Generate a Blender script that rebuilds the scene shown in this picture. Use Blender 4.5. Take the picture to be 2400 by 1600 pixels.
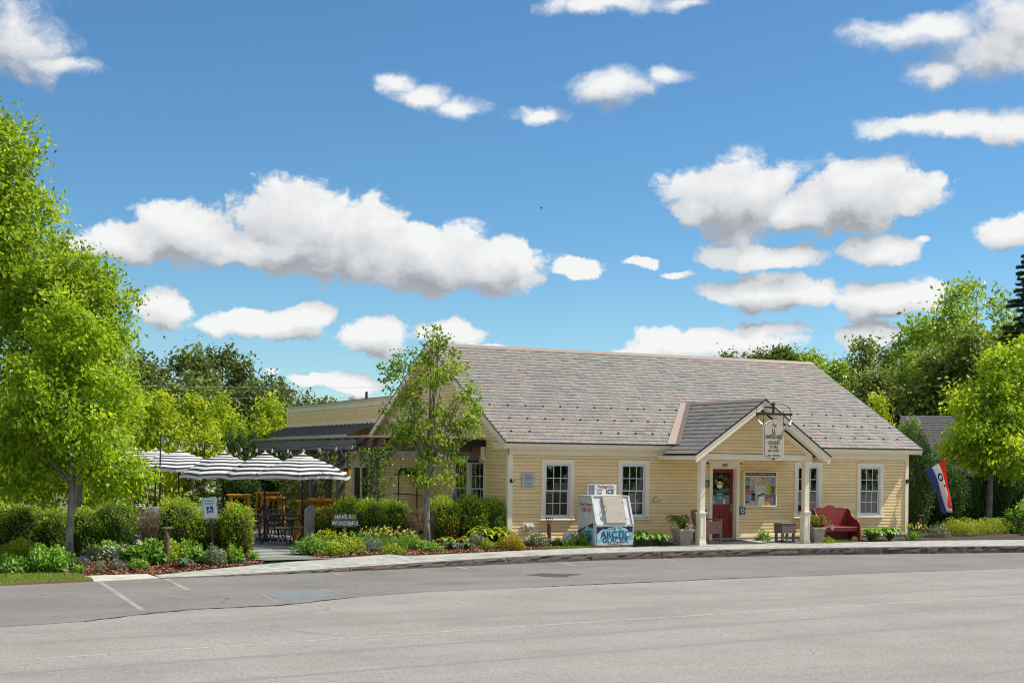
import bpy, math, random
import numpy as np
from mathutils import Vector, Matrix, Euler

R = math.radians
PI = math.pi
scene = bpy.context.scene
col = scene.collection
for o in list(bpy.data.objects):
    bpy.data.objects.remove(o)

# ------------------------------------------------------------------ camera
cam_data = bpy.data.cameras.new('camera')
cam = bpy.data.objects.new('camera', cam_data)
col.objects.link(cam)
YAW = 0.4562
cam.matrix_world = (Matrix.Translation((-16.655, -34.1425, 2.1314)) @ Matrix.Rotation(-YAW, 4, 'Z')
                    @ Matrix.Rotation(PI / 2, 4, 'X') @ Matrix.Rotation(0.0109, 4, 'Z'))
cam_data.sensor_width = 36.0
cam_data.lens = 50.03
cam_data.shift_y = 0.118
cam_data.clip_start = 0.1
cam_data.clip_end = 4000
scene.camera = cam

# ------------------------------------------------------------------ exposure
scene.view_settings.view_transform = 'Standard'
scene.view_settings.look = 'None'
scene.view_settings.exposure = 0.82
scene.view_settings.gamma = 1.0
scene.view_settings.use_curve_mapping = False
scene.cycles.max_bounces = 8
scene.cycles.diffuse_bounces = 5
scene.cycles.glossy_bounces = 3
scene.cycles.transmission_bounces = 4
scene.cycles.transparent_max_bounces = 8
scene.cycles.use_denoising = True
scene.cycles.sample_clamp_indirect = 6.0
scene.cycles.pixel_filter_type = 'BLACKMAN_HARRIS'
scene.cycles.filter_width = 1.1

# ------------------------------------------------------------------ sun
SUN = Vector((4.4, -1.0, 5.7)).normalized()
sun_data = bpy.data.lights.new('sun', 'SUN')
sun_data.energy = 3.85
sun_data.angle = R(0.53)
sun_data.color = (1.0, 0.945, 0.85)
sun = bpy.data.objects.new('sun', sun_data)
col.objects.link(sun)
sun.rotation_euler = SUN.to_track_quat('Z', 'Y').to_euler()
sun.location = (20, -20, 40)

# ------------------------------------------------------------------ sky (world): physical sky with fair-weather cumulus
world = bpy.data.worlds.new('World')
scene.world = world
world.use_nodes = True
wt = world.node_tree
for n in list(wt.nodes):
    wt.nodes.remove(n)

def nd(tree, t, **kw):
    n = tree.nodes.new(t)
    for k, v in kw.items():
        if k == 'ins':
            for a, b in v.items():
                n.inputs[a].default_value = b
        else:
            setattr(n, k, v)
    return n

def mth(tree, op, a, b=None, c=None, clamp=False):
    n = tree.nodes.new('ShaderNodeMath')
    n.operation = op
    n.use_clamp = clamp
    for i, v in enumerate((a, b, c)):
        if v is None:
            continue
        if isinstance(v, (int, float)):
            n.inputs[i].default_value = v
        else:
            tree.links.new(v, n.inputs[i])
    return n.outputs[0]

# each cumulus puff: azimuth, tangent of elevation, angular half width, angular half height
PUFFS = [(0.1928, 0.1453, 0.0398, 0.0147), (0.2301, 0.1546, 0.0367, 0.022), (0.3068, 0.1622, 0.0505, 0.0291), (0.3521, 0.1515, 0.0459, 0.0291), (0.4008, 0.1435, 0.0459, 0.0245), (0.4406, 0.1374, 0.0428, 0.0202), (0.4573, 0.1474, 0.0184, 0.0138), (0.2683, 0.1457, 0.0398, 0.0153), (0.2921, 0.1451, 0.0918, 0.0116), (0.5018, 0.1355, 0.0153, 0.0086), (0.6102, 0.1851, 0.0428, 0.0269), (0.6955, 0.1844, 0.049, 0.026), (0.6577, 0.1765, 0.052, 0.0155), (0.5833, 0.1764, 0.0199, 0.0147), (0.7284, 0.1802, 0.0199, 0.0129), (0.6330, 0.1436, 0.0440, 0.0112), (0.7060, 0.1479, 0.0265, 0.0125), (0.6258, 0.1205, 0.0380, 0.0138), (0.6583, 0.1201, 0.0229, 0.0129), (0.7163, 0.1150, 0.0325, 0.0140), (0.7051, 0.0885, 0.0199, 0.0116), (0.5444, 0.1401, 0.0173, 0.0058), (0.5717, 0.1318, 0.0184, 0.0043), (0.2778, 0.0925, 0.049, 0.0104), (0.3075, 0.0993, 0.0229, 0.0092), (0.2147, 0.1033, 0.019, 0.0141), (0.3619, 0.0872, 0.026, 0.0159), (0.4106, 0.0901, 0.0245, 0.0098), (0.29, 0.0605, 0.0086, 0.0049), (0.323, 0.0572, 0.026, 0.0061), (0.3411, 0.0524, 0.0184, 0.0067), (0.5963, 0.0838, 0.0612, 0.0129), (0.5481, 0.0792, 0.0337, 0.0073), (0.6261, 0.0913, 0.0306, 0.0076), (0.4351, 0.0822, 0.0184, 0.004), (0.3706, 0.2632, 0.0184, 0.0092), (0.3935, 0.2548, 0.0275, 0.0086), (0.418, 0.2492, 0.0229, 0.0098), (0.5248, 0.2653, 0.0321, 0.0147), (0.5612, 0.2718, 0.026, 0.0073), (0.4731, 0.243, 0.026, 0.008), (0.5211, 0.3224, 0.0428, 0.0104), (0.5727, 0.3214, 0.0337, 0.008), (0.1215, 0.2772, 0.0398, 0.026), (0.1437, 0.2621, 0.0367, 0.0086), (0.7343, 0.2947, 0.0551, 0.0147), (0.7791, 0.2796, 0.0459, 0.026), (0.7459, 0.2645, 0.0275, 0.0122), (0.7926, 0.2987, 0.0367, 0.0214), (0.7574, 0.2301, 0.0734, 0.0104), (0.7906, 0.2266, 0.0367, 0.0138), (0.7913, 0.1572, 0.0229, 0.0147), (0.7358, 0.1549, 0.0076, 0.0037)]
def KT(rt): return 1.14 if rt > .018 else 1.0          # the big heaps stand taller
def cloud_group():
    g = bpy.data.node_groups.new('cloud_field', 'ShaderNodeTree')
    g.interface.new_socket('P', in_out='INPUT', socket_type='NodeSocketVector')
    g.interface.new_socket('Density', in_out='OUTPUT', socket_type='NodeSocketFloat')
    g.interface.new_socket('Body', in_out='OUTPUT', socket_type='NodeSocketFloat')
    gi = g.nodes.new('NodeGroupInput')
    go = g.nodes.new('NodeGroupOutput')
    # warp the coordinates a little so that the puffs have billowed outlines
    nz = nd(g, 'ShaderNodeTexNoise', ins={'Scale': 26.0, 'Detail': 5.0, 'Roughness': 0.6})
    nz.noise_dimensions = '2D'
    g.links.new(gi.outputs[0], nz.inputs['Vector'])
    sub = nd(g, 'ShaderNodeVectorMath', operation='SUBTRACT')
    g.links.new(nz.outputs['Color'], sub.inputs[0])
    sub.inputs[1].default_value = (0.5, 0.5, 0.5)
    scl = nd(g, 'ShaderNodeVectorMath', operation='MULTIPLY')
    g.links.new(sub.outputs[0], scl.inputs[0])
    scl.inputs[1].default_value = (0.030, 0.017, 0)
    add = nd(g, 'ShaderNodeVectorMath', operation='ADD')
    g.links.new(gi.outputs[0], add.inputs[0])
    g.links.new(scl.outputs[0], add.inputs[1])
    sp = nd(g, 'ShaderNodeSeparateXYZ')
    g.links.new(add.outputs[0], sp.inputs[0])
    acc = None
    for (a, t, ra, rt) in PUFFS:
        cb = nd(g, 'ShaderNodeCombineXYZ')          # z only chains the evaluation, its scale below is 0
        g.links.new(sp.outputs[0], cb.inputs[0])
        g.links.new(sp.outputs[1], cb.inputs[1])
        if acc is not None: g.links.new(acc, cb.inputs[2])
        mp = nd(g, 'ShaderNodeVectorMath', operation='MULTIPLY_ADD')
        mp.inputs[1].default_value = (1 / (ra * 1.08), 1 / (rt * KT(rt)), 0)
        mp.inputs[2].default_value = (-a / (ra * 1.08), -t / (rt * KT(rt)), 0)
        g.links.new(cb.outputs[0], mp.inputs[0])
        ln = nd(g, 'ShaderNodeVectorMath', operation='LENGTH')
        g.links.new(mp.outputs[0], ln.inputs[0])
        lv_ = ln.outputs['Value']
        if rt < .0085: lv_ = mth(g, 'ADD', lv_, .12 if rt > .006 else .3)          # thin veils
        acc = lv_ if acc is None else mth(g, 'SMOOTH_MIN', acc, lv_, 0.14)
    base = mth(g, 'SUBTRACT', 1.0, acc)
    n2 = nd(g, 'ShaderNodeTexNoise', ins={'Scale': 24.0, 'Detail': 6.0, 'Roughness': 0.56})
    n2.noise_dimensions = '2D'
    mp2 = nd(g, 'ShaderNodeVectorMath', operation='MULTIPLY')
    mp2.inputs[1].default_value = (1.0, 1.4, 1.0)
    g.links.new(add.outputs[0], mp2.inputs[0])
    g.links.new(mp2.outputs[0], n2.inputs['Vector'])
    vr = nd(g, 'ShaderNodeTexVoronoi', ins={'Scale': 46.0, 'Detail': 3.5, 'Roughness': 0.6, 'Lacunarity': 2.3})
    vr.voronoi_dimensions = '2D'
    vr.normalize = True
    g.links.new(mp2.outputs[0], vr.inputs['Vector'])
    f = mth(g, 'ADD', mth(g, 'MULTIPLY', mth(g, 'SUBTRACT', n2.outputs['Fac'], 0.5), 1.15), mth(g, 'MULTIPLY', mth(g, 'SUBTRACT', 0.33, vr.outputs['Distance']), 0.62))
    g.links.new(mth(g, 'ADD', base, f), go.inputs[0])
    g.links.new(mth(g, 'ADD', mth(g, 'MINIMUM', base, 0.75), mth(g, 'MULTIPLY', f, 0.62)), go.inputs[1])
    return g

tc = nd(wt, 'ShaderNodeTexCoord')
sx = nd(wt, 'ShaderNodeSeparateXYZ')
wt.links.new(tc.outputs['Generated'], sx.inputs[0])
az = mth(wt, 'ARCTAN2', sx.outputs['X'], sx.outputs['Y'])
hyp = mth(wt, 'SQRT', mth(wt, 'ADD', mth(wt, 'MULTIPLY', sx.outputs['X'], sx.outputs['X']), mth(wt, 'MULTIPLY', sx.outputs['Y'], sx.outputs['Y'])))
tel = mth(wt, 'DIVIDE', sx.outputs['Z'], mth(wt, 'MAXIMUM', hyp, 0.02))
cmb = nd(wt, 'ShaderNodeCombineXYZ')
wt.links.new(az, cmb.inputs[0])
wt.links.new(tel, cmb.inputs[1])
cg = cloud_group()
def field(off):
    v = cmb.outputs[0]
    if off:
        a = nd(wt, 'ShaderNodeVectorMath', operation='ADD')
        wt.links.new(v, a.inputs[0])
        a.inputs[1].default_value = off
        v = a.outputs[0]
    n = wt.nodes.new('ShaderNodeGroup')
    n.node_tree = cg
    wt.links.new(v, n.inputs[0])
    return n.outputs
d0, b0 = field(None)
_, b1 = field((0.006, 0.017, 0))
alpha = nd(wt, 'ShaderNodeMapRange', interpolation_type='SMOOTHSTEP', ins={'From Min': -0.05, 'From Max': 0.27})
wt.links.new(d0, alpha.inputs['Value'])
# the higher clouds are thinner and more feathered
wt.links.new(mth(wt, 'MINIMUM', mth(wt, 'MULTIPLY_ADD', mth(wt, 'MAXIMUM', mth(wt, 'SUBTRACT', tel, 0.20), 0.0), 9.0, 0.25), 0.80), alpha.inputs['From Max'])
relief = mth(wt, 'SUBTRACT', b0, b1)
lit = nd(wt, 'ShaderNodeMapRange', ins={'From Min': -0.46, 'From Max': 0.72})
wt.links.new(relief, lit.inputs['Value'])
thick = nd(wt, 'ShaderNodeMapRange', ins={'From Min': 0.1, 'From Max': 0.9, 'To Min': 0.12, 'To Max': 0.0})
wt.links.new(d0, thick.inputs['Value'])
lv = mth(wt, 'ADD', lit.outputs[0], thick.outputs[0], clamp=True)
cr = nd(wt, 'ShaderNodeValToRGB')
cr.color_ramp.elements[0].position = 0.0
cr.color_ramp.elements[0].color = (0.175, 0.187, 0.205, 1)
cr.color_ramp.elements[1].position = 1.0
cr.color_ramp.elements[1].color = (0.53, 0.53, 0.525, 1)
e = cr.color_ramp.elements.new(0.42)
e.color = (0.38, 0.388, 0.40, 1)
wt.links.new(lv, cr.inputs[0])
sky = nd(wt, 'ShaderNodeTexSky')
sky.sky_type = 'NISHITA'
sky.sun_disc = False
sky.sun_elevation = math.asin(SUN.z)
sky.sun_rotation = math.atan2(SUN.x, SUN.y)
sky.altitude = 400
sky.air_density = 1.0
sky.dust_density = 0.0
sky.ozone_density = 3.0
bg_s = nd(wt, 'ShaderNodeBackground', ins={'Strength': 0.086})
tone = nd(wt, 'ShaderNodeMix'); tone.data_type = 'RGBA'; tone.blend_type = 'MULTIPLY'
tf = nd(wt, 'ShaderNodeMapRange', ins={'From Min': 0.02, 'From Max': 0.17, 'To Min': 0.70, 'To Max': 1.0})
wt.links.new(tel, tf.inputs['Value'])
wt.links.new(tf.outputs[0], tone.inputs[0])
tone.inputs[7].default_value = (0.44, 0.68, 0.785, 1)
wt.links.new(sky.outputs[0], tone.inputs[6])
wt.links.new(tone.outputs[2], bg_s.inputs['Color'])
bg_c = nd(wt, 'ShaderNodeBackground', ins={'Strength': 1.0})
wt.links.new(cr.outputs[0], bg_c.inputs['Color'])
mx = nd(wt, 'ShaderNodeMixShader')
al = mth(wt, 'MULTIPLY', alpha.outputs[0], 0.97)
wt.links.new(al, mx.inputs[0])
wt.links.new(bg_s.outputs[0], mx.inputs[1])
wt.links.new(bg_c.outputs[0], mx.inputs[2])
# rest of the sky dome: unseen noise clouds, cover raised for fill light
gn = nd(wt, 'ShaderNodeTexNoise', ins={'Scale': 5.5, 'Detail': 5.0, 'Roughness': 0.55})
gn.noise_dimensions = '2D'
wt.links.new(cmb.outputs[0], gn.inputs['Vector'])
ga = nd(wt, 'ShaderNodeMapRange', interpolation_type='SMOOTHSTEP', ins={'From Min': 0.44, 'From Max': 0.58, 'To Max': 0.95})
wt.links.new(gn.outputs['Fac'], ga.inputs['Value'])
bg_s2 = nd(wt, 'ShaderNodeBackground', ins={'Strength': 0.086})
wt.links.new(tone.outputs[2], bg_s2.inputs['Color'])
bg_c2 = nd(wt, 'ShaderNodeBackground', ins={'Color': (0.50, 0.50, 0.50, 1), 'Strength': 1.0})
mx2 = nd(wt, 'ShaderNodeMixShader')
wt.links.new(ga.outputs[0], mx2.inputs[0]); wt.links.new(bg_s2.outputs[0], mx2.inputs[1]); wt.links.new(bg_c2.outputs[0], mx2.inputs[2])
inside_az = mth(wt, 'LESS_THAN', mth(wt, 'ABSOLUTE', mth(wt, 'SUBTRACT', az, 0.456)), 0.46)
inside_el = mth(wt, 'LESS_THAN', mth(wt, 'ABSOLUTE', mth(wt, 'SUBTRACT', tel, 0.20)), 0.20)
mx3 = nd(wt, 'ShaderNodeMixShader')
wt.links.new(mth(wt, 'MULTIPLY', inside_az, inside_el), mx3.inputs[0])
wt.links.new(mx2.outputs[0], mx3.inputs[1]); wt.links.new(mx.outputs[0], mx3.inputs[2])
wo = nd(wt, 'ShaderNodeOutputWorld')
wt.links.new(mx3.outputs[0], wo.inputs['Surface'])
world.cycles.sampling_method = 'NONE'

# ------------------------------------------------------------------ helpers: tags, meshes
def tag(o, label=None, cat=None, group=None, kind=None):
    if label: o['label'] = label
    if cat: o['category'] = cat
    if group: o['group'] = group
    if kind: o['kind'] = kind
    return o

def thing(name, label, cat, loc=(0, 0, 0), rz=0.0, group=None):
    o = bpy.data.objects.new(name, None)
    o.empty_display_size = 0.1
    col.objects.link(o)
    o.location = loc
    o.rotation_euler = (0, 0, rz)
    return tag(o, label, cat, group)

def link(name, me, parent=None, loc=None, rot=None, scale=None):
    o = bpy.data.objects.new(name, me)
    col.objects.link(o)
    if parent is not None:
        o.parent = parent
    if loc is not None: o.location = loc
    if rot is not None: o.rotation_euler = rot
    if scale is not None: o.scale = scale
    return o

def copy_tree(o, parent=None):
    c = o.copy()
    col.objects.link(c)
    c.parent = parent
    for ch in o.children:
        copy_tree(ch, c)
    return c

class MB:
    """collects simple solids into one mesh"""
    def __init__(s):
        s.v = []; s.f = []; s.m = []; s.mi = 0
    def add(s, vs, fs):
        n = len(s.v)
        s.v.extend([tuple(p) for p in vs])
        for f in fs:
            s.f.append(tuple(i + n for i in f))
            s.m.append(s.mi)
        return s
    def box(s, c, d, rot=None, taper=1.0):
        x, y, z = d[0] / 2, d[1] / 2, d[2] / 2
        P = [Vector((sx * x * (taper if sz > 0 else 1), sy * y * (taper if sz > 0 else 1), sz * z)) for sz in (-1, 1) for sy in (-1, 1) for sx in (-1, 1)]
        if rot is not None:
            m = rot if isinstance(rot, Matrix) else Euler(rot).to_matrix()
            P = [m @ p for p in P]
        P = [p + Vector(c) for p in P]
        return s.add(P, [(0, 2, 3, 1), (4, 5, 7, 6), (0, 1, 5, 4), (2, 6, 7, 3), (0, 4, 6, 2), (1, 3, 7, 5)])
    def b2(s, a, b):
        """box from min corner to max corner"""
        return s.box([(a[i] + b[i]) / 2 for i in range(3)], [abs(b[i] - a[i]) for i in range(3)])
    def bar(s, a, b, w, h=None, up=(0, 0, 1)):
        h = h or w
        a = Vector(a); b = Vector(b); d = b - a; L = d.length; d.normalize()
        u = Vector(up)
        if abs(d.dot(u)) > 0.98: u = Vector((0, 1, 0))
        sd = d.cross(u).normalized(); u2 = sd.cross(d)
        P = []
        for t in (a, b):
            for sy in (-1, 1):
                for sx in (-1, 1):
                    P.append(t + sd * (sx * w / 2) + u2 * (sy * h / 2))
        return s.add(P, [(0, 1, 3, 2), (4, 6, 7, 5), (0, 4, 5, 1), (2, 3, 7, 6), (0, 2, 6, 4), (1, 5, 7, 3)])
    def tube(s, pts, rad, n=6, cap=True):
        pts = [Vector(p) for p in pts]
        if isinstance(rad, (int, float)): rad = [rad] * len(pts)
        base = len(s.v); vs = []; fs = []
        ref = None
        for i, p in enumerate(pts):
            d = (pts[min(i + 1, len(pts) - 1)] - pts[max(i - 1, 0)])
            if d.length < 1e-9: d = Vector((0, 0, 1))
            d.normalize()
            if ref is None:
                ref = Vector((0, 0, 1)) if abs(d.z) < 0.9 else Vector((1, 0, 0))
            a = d.cross(ref).normalized(); b = d.cross(a).normalized()
            ref = a.cross(d) if False else ref
            for k in range(n):
                t = 2 * PI * k / n
                vs.append(p + a * (math.cos(t) * rad[i]) + b * (math.sin(t) * rad[i]))
        for i in range(len(pts) - 1):
            for k in range(n):
                k2 = (k + 1) % n
                fs.append((i * n + k, i * n + k2, (i + 1) * n + k2, (i + 1) * n + k))
        if cap:
            fs.append(tuple(range(n - 1, -1, -1)))
            fs.append(tuple((len(pts) - 1) * n + k for k in range(n)))
        return s.add(vs, fs)
    def lathe(s, prof, c=(0, 0, 0), n=16, cap=True):
        vs = []; fs = []
        for (r, z) in prof:
            for k in range(n):
                t = 2 * PI * k / n
                vs.append((c[0] + r * math.cos(t), c[1] + r * math.sin(t), c[2] + z))
        for i in range(len(prof) - 1):
            for k in range(n):
                k2 = (k + 1) % n
                fs.append((i * n + k, i * n + k2, (i + 1) * n + k2, (i + 1) * n + k))
        if cap:
            fs.append(tuple(range(n - 1, -1, -1)))
            fs.append(tuple((len(prof) - 1) * n + k for k in range(n)))
        return s.add(vs, fs)
    def prism(s, poly, vec):
        """extrude a planar polygon (3D points) by vec"""
        n = len(poly); v = Vector(vec)
        P = [Vector(p) for p in poly]
        Q = [p + v for p in P]
        fs = [tuple(range(n - 1, -1, -1)), tuple(n + i for i in range(n))]
        for i in range(n):
            j = (i + 1) % n
            fs.append((i, j, n + j, n + i))
        return s.add(P + Q, fs)
    def sphere(s, c, r, n=8, sz=1.0):
        prof = [(max(1e-4, r * math.sin(PI * i / n)), -r * sz * math.cos(PI * i / n)) for i in range(n + 1)]
        return s.lathe(prof, c, n=n + 2, cap=False)
    def mesh(s, name, mats, smooth=False):
        me = bpy.data.meshes.new(name)
        me.from_pydata(s.v, [], s.f)
        if not isinstance(mats, (list, tuple)): mats = [mats]
        for m in mats: me.materials.append(m)
        if any(s.m): me.polygons.foreach_set('material_index', s.m)
        if smooth: me.polygons.foreach_set('use_smooth', [True] * len(me.polygons))
        me.update()
        import bmesh
        bm = bmesh.new(); bm.from_mesh(me)
        bmesh.ops.recalc_face_normals(bm, faces=bm.faces)
        bm.to_mesh(me); bm.free()
        return me
    def build(s, name, mats, parent=None, loc=None, rot=None, smooth=False, bevel=0.0):
        o = link(name, s.mesh(name, mats, smooth), parent, loc, rot)
        if bevel:
            b = o.modifiers.new('bevel', 'BEVEL'); b.width = bevel; b.segments = 1; b.limit_method = 'ANGLE'
        return o

def np_mesh(name, V, F, mats, tint=None, midx=None, smooth=False):
    """triangle or quad soup from numpy arrays"""
    me = bpy.data.meshes.new(name)
    V = np.asarray(V, np.float32); F = np.asarray(F, np.int32)
    k = F.shape[1]
    me.vertices.add(len(V)); me.vertices.foreach_set('co', V.ravel())
    me.loops.add(F.size); me.loops.foreach_set('vertex_index', F.ravel())
    me.polygons.add(len(F))
    me.polygons.foreach_set('loop_start', np.arange(0, F.size, k, dtype=np.int32))
    me.polygons.foreach_set('loop_total', np.full(len(F), k, np.int32))
    if not isinstance(mats, (list, tuple)): mats = [mats]
    for m in mats: me.materials.append(m)
    if midx is not None: me.polygons.foreach_set('material_index', np.asarray(midx, np.int32))
    me.polygons.foreach_set('use_smooth', np.full(len(F), smooth, bool))
    if tint is not None:
        a = me.attributes.new('tint', 'FLOAT', 'FACE')
        a.data.foreach_set('value', np.asarray(tint, np.float32))
    me.update(calc_edges=True)
    return me

# ------------------------------------------------------------------ helpers: materials
MATS = {}
def mat(name, c, rough=0.75, var=0.12, scale=6.0, bump=0.0, bscale=40.0, metal=0.0, spec=0.3, c2=None, stretch=None, coords='Object', emit=None, objvar=0.0):
    if name in MATS: return MATS[name]
    m = bpy.data.materials.new(name); m.use_nodes = True
    t = m.node_tree; b = t.nodes['Principled BSDF']
    b.inputs['Roughness'].default_value = rough
    b.inputs['Metallic'].default_value = metal
    b.inputs['Specular IOR Level'].default_value = spec
    tcn = nd(t, 'ShaderNodeTexCoord')
    src = tcn.outputs[coords]
    if coords == 'World':
        pass
    if stretch:
        mp = nd(t, 'ShaderNodeMapping'); mp.inputs['Scale'].default_value = stretch
        t.links.new(src, mp.inputs['Vector']); src = mp.outputs[0]
    nz = nd(t, 'ShaderNodeTexNoise', ins={'Scale': scale, 'Detail': 5.0, 'Roughness': 0.6})
    t.links.new(src, nz.inputs['Vector'])
    r = nd(t, 'ShaderNodeValToRGB')
    r.color_ramp.elements[0].position = 0.28; r.color_ramp.elements[1].position = 0.72
    ca = c2 if c2 else tuple(x * (1 - var) for x in c)
    cb = c if c2 else tuple(min(1, x * (1 + var)) for x in c)
    r.color_ramp.elements[0].color = (*ca, 1); r.color_ramp.elements[1].color = (*cb, 1)
    t.links.new(nz.outputs['Fac'], r.inputs[0])
    out = r.outputs[0]
    if objvar:
        oi = nd(t, 'ShaderNodeObjectInfo')
        hs = nd(t, 'ShaderNodeHueSaturation')
        t.links.new(mth(t, 'MULTIPLY_ADD', oi.outputs['Random'], objvar * 2, 1 - objvar), hs.inputs['Value'])
        t.links.new(out, hs.inputs['Color']); out = hs.outputs[0]
    t.links.new(out, b.inputs['Base Color'])
    if bump:
        n2 = nd(t, 'ShaderNodeTexNoise', ins={'Scale': bscale, 'Detail': 4.0})
        t.links.new(src, n2.inputs['Vector'])
        bp = nd(t, 'ShaderNodeBump', ins={'Strength': bump, 'Distance': 0.01})
        t.links.new(n2.outputs['Fac'], bp.inputs['Height']); t.links.new(bp.outputs[0], b.inputs['Normal'])
    if emit:
        b.inputs['Emission Color'].default_value = (*emit[0], 1); b.inputs['Emission Strength'].default_value = emit[1]
    MATS[name] = m
    return m

LEAF_GAIN = {'boxwood_leaf': 3.3, 'boxwood_leaf_fresh': 2.3, 'arborvitae_scale': 2.1, 'woodland_leaf': 1.9, 'bright_woodland_leaf': 3.0, 'olive_woodland_leaf': 1.9, 'perennial_leaf': 2.0, 'lime_perennial_leaf': 1.5, 'blue_green_leaf': 1.3, 'silvery_leaf': 1.3, 'vine_leaf': 1.5, 'fern_leaf': 1.3, 'grass_blade': 1.3, 'winterburnt_leaf': 1.2, 'dead_twig': 1.25, 'spruce_needle': 2.0, 'hill_leaf': 1.5}
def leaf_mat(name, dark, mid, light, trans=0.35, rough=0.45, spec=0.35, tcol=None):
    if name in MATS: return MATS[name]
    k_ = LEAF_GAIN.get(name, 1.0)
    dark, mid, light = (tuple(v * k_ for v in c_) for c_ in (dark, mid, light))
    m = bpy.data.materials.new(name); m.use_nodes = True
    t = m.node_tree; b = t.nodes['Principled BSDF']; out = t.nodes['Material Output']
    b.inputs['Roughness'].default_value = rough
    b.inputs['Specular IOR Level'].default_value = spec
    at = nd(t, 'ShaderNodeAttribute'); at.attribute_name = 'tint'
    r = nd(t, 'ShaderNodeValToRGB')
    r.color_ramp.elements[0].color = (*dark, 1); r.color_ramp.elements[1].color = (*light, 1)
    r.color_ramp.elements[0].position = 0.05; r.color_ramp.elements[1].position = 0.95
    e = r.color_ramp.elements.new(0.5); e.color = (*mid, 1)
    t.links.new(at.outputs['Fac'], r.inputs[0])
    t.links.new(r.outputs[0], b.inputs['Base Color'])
    tr = nd(t, 'ShaderNodeBsdfTranslucent')
    mc = nd(t, 'ShaderNodeMix'); mc.data_type = 'RGBA'; mc.blend_type = 'MULTIPLY'
    mc.inputs[0].default_value = 1.0
    t.links.new(r.outputs[0], mc.inputs[6]); mc.inputs[7].default_value = (*(tcol or (1.5, 1.25, 0.6)), 1)
    t.links.new(mc.outputs[2], tr.inputs['Color'])
    ms = nd(t, 'ShaderNodeMixShader', ins={0: trans})
    t.links.new(b.outputs[0], ms.inputs[1]); t.links.new(tr.outputs[0], ms.inputs[2])
    t.links.new(ms.outputs[0], out.inputs['Surface'])
    MATS[name] = m
    return m

def flat(name, c, rough=0.6, spec=0.3, metal=0.0):
    return mat(name, c, rough=rough, var=0.05, spec=spec, metal=metal)

def emis(name, c, s):
    return mat(name, c, emit=(c, s))

# ------------------------------------------------------------------ helper: lettering
def text(parent, s, size, loc, rot, m, name='lettering', ext=0.002, xs=1.0, align='CENTER', shear=0.0, off=0.0):
    cu = bpy.data.curves.new(name, 'FONT')
    cu.body = s; cu.size = size; cu.extrude = ext; cu.align_x = align; cu.align_y = 'CENTER'
    cu.resolution_u = 2; cu.shear = shear; cu.offset = off
    o = bpy.data.objects.new('tmp', cu); col.objects.link(o)
    dg = bpy.context.evaluated_depsgraph_get()
    me = bpy.data.meshes.new_from_object(o.evaluated_get(dg))
    bpy.data.objects.remove(o); bpy.data.curves.remove(cu)
    me.materials.clear(); me.materials.append(m)
    return link(name, me, parent, loc, rot, (xs, 1, 1))

FRONT = (PI / 2, 0, 0)             # lettering that faces the road

# ================================================================== SETTING
ROAD = -0.27
def gz(y):                                   # the pavement falls gently from the store to the kerb
    return -0.03 + 0.026 * min(y, 0.0)

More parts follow.
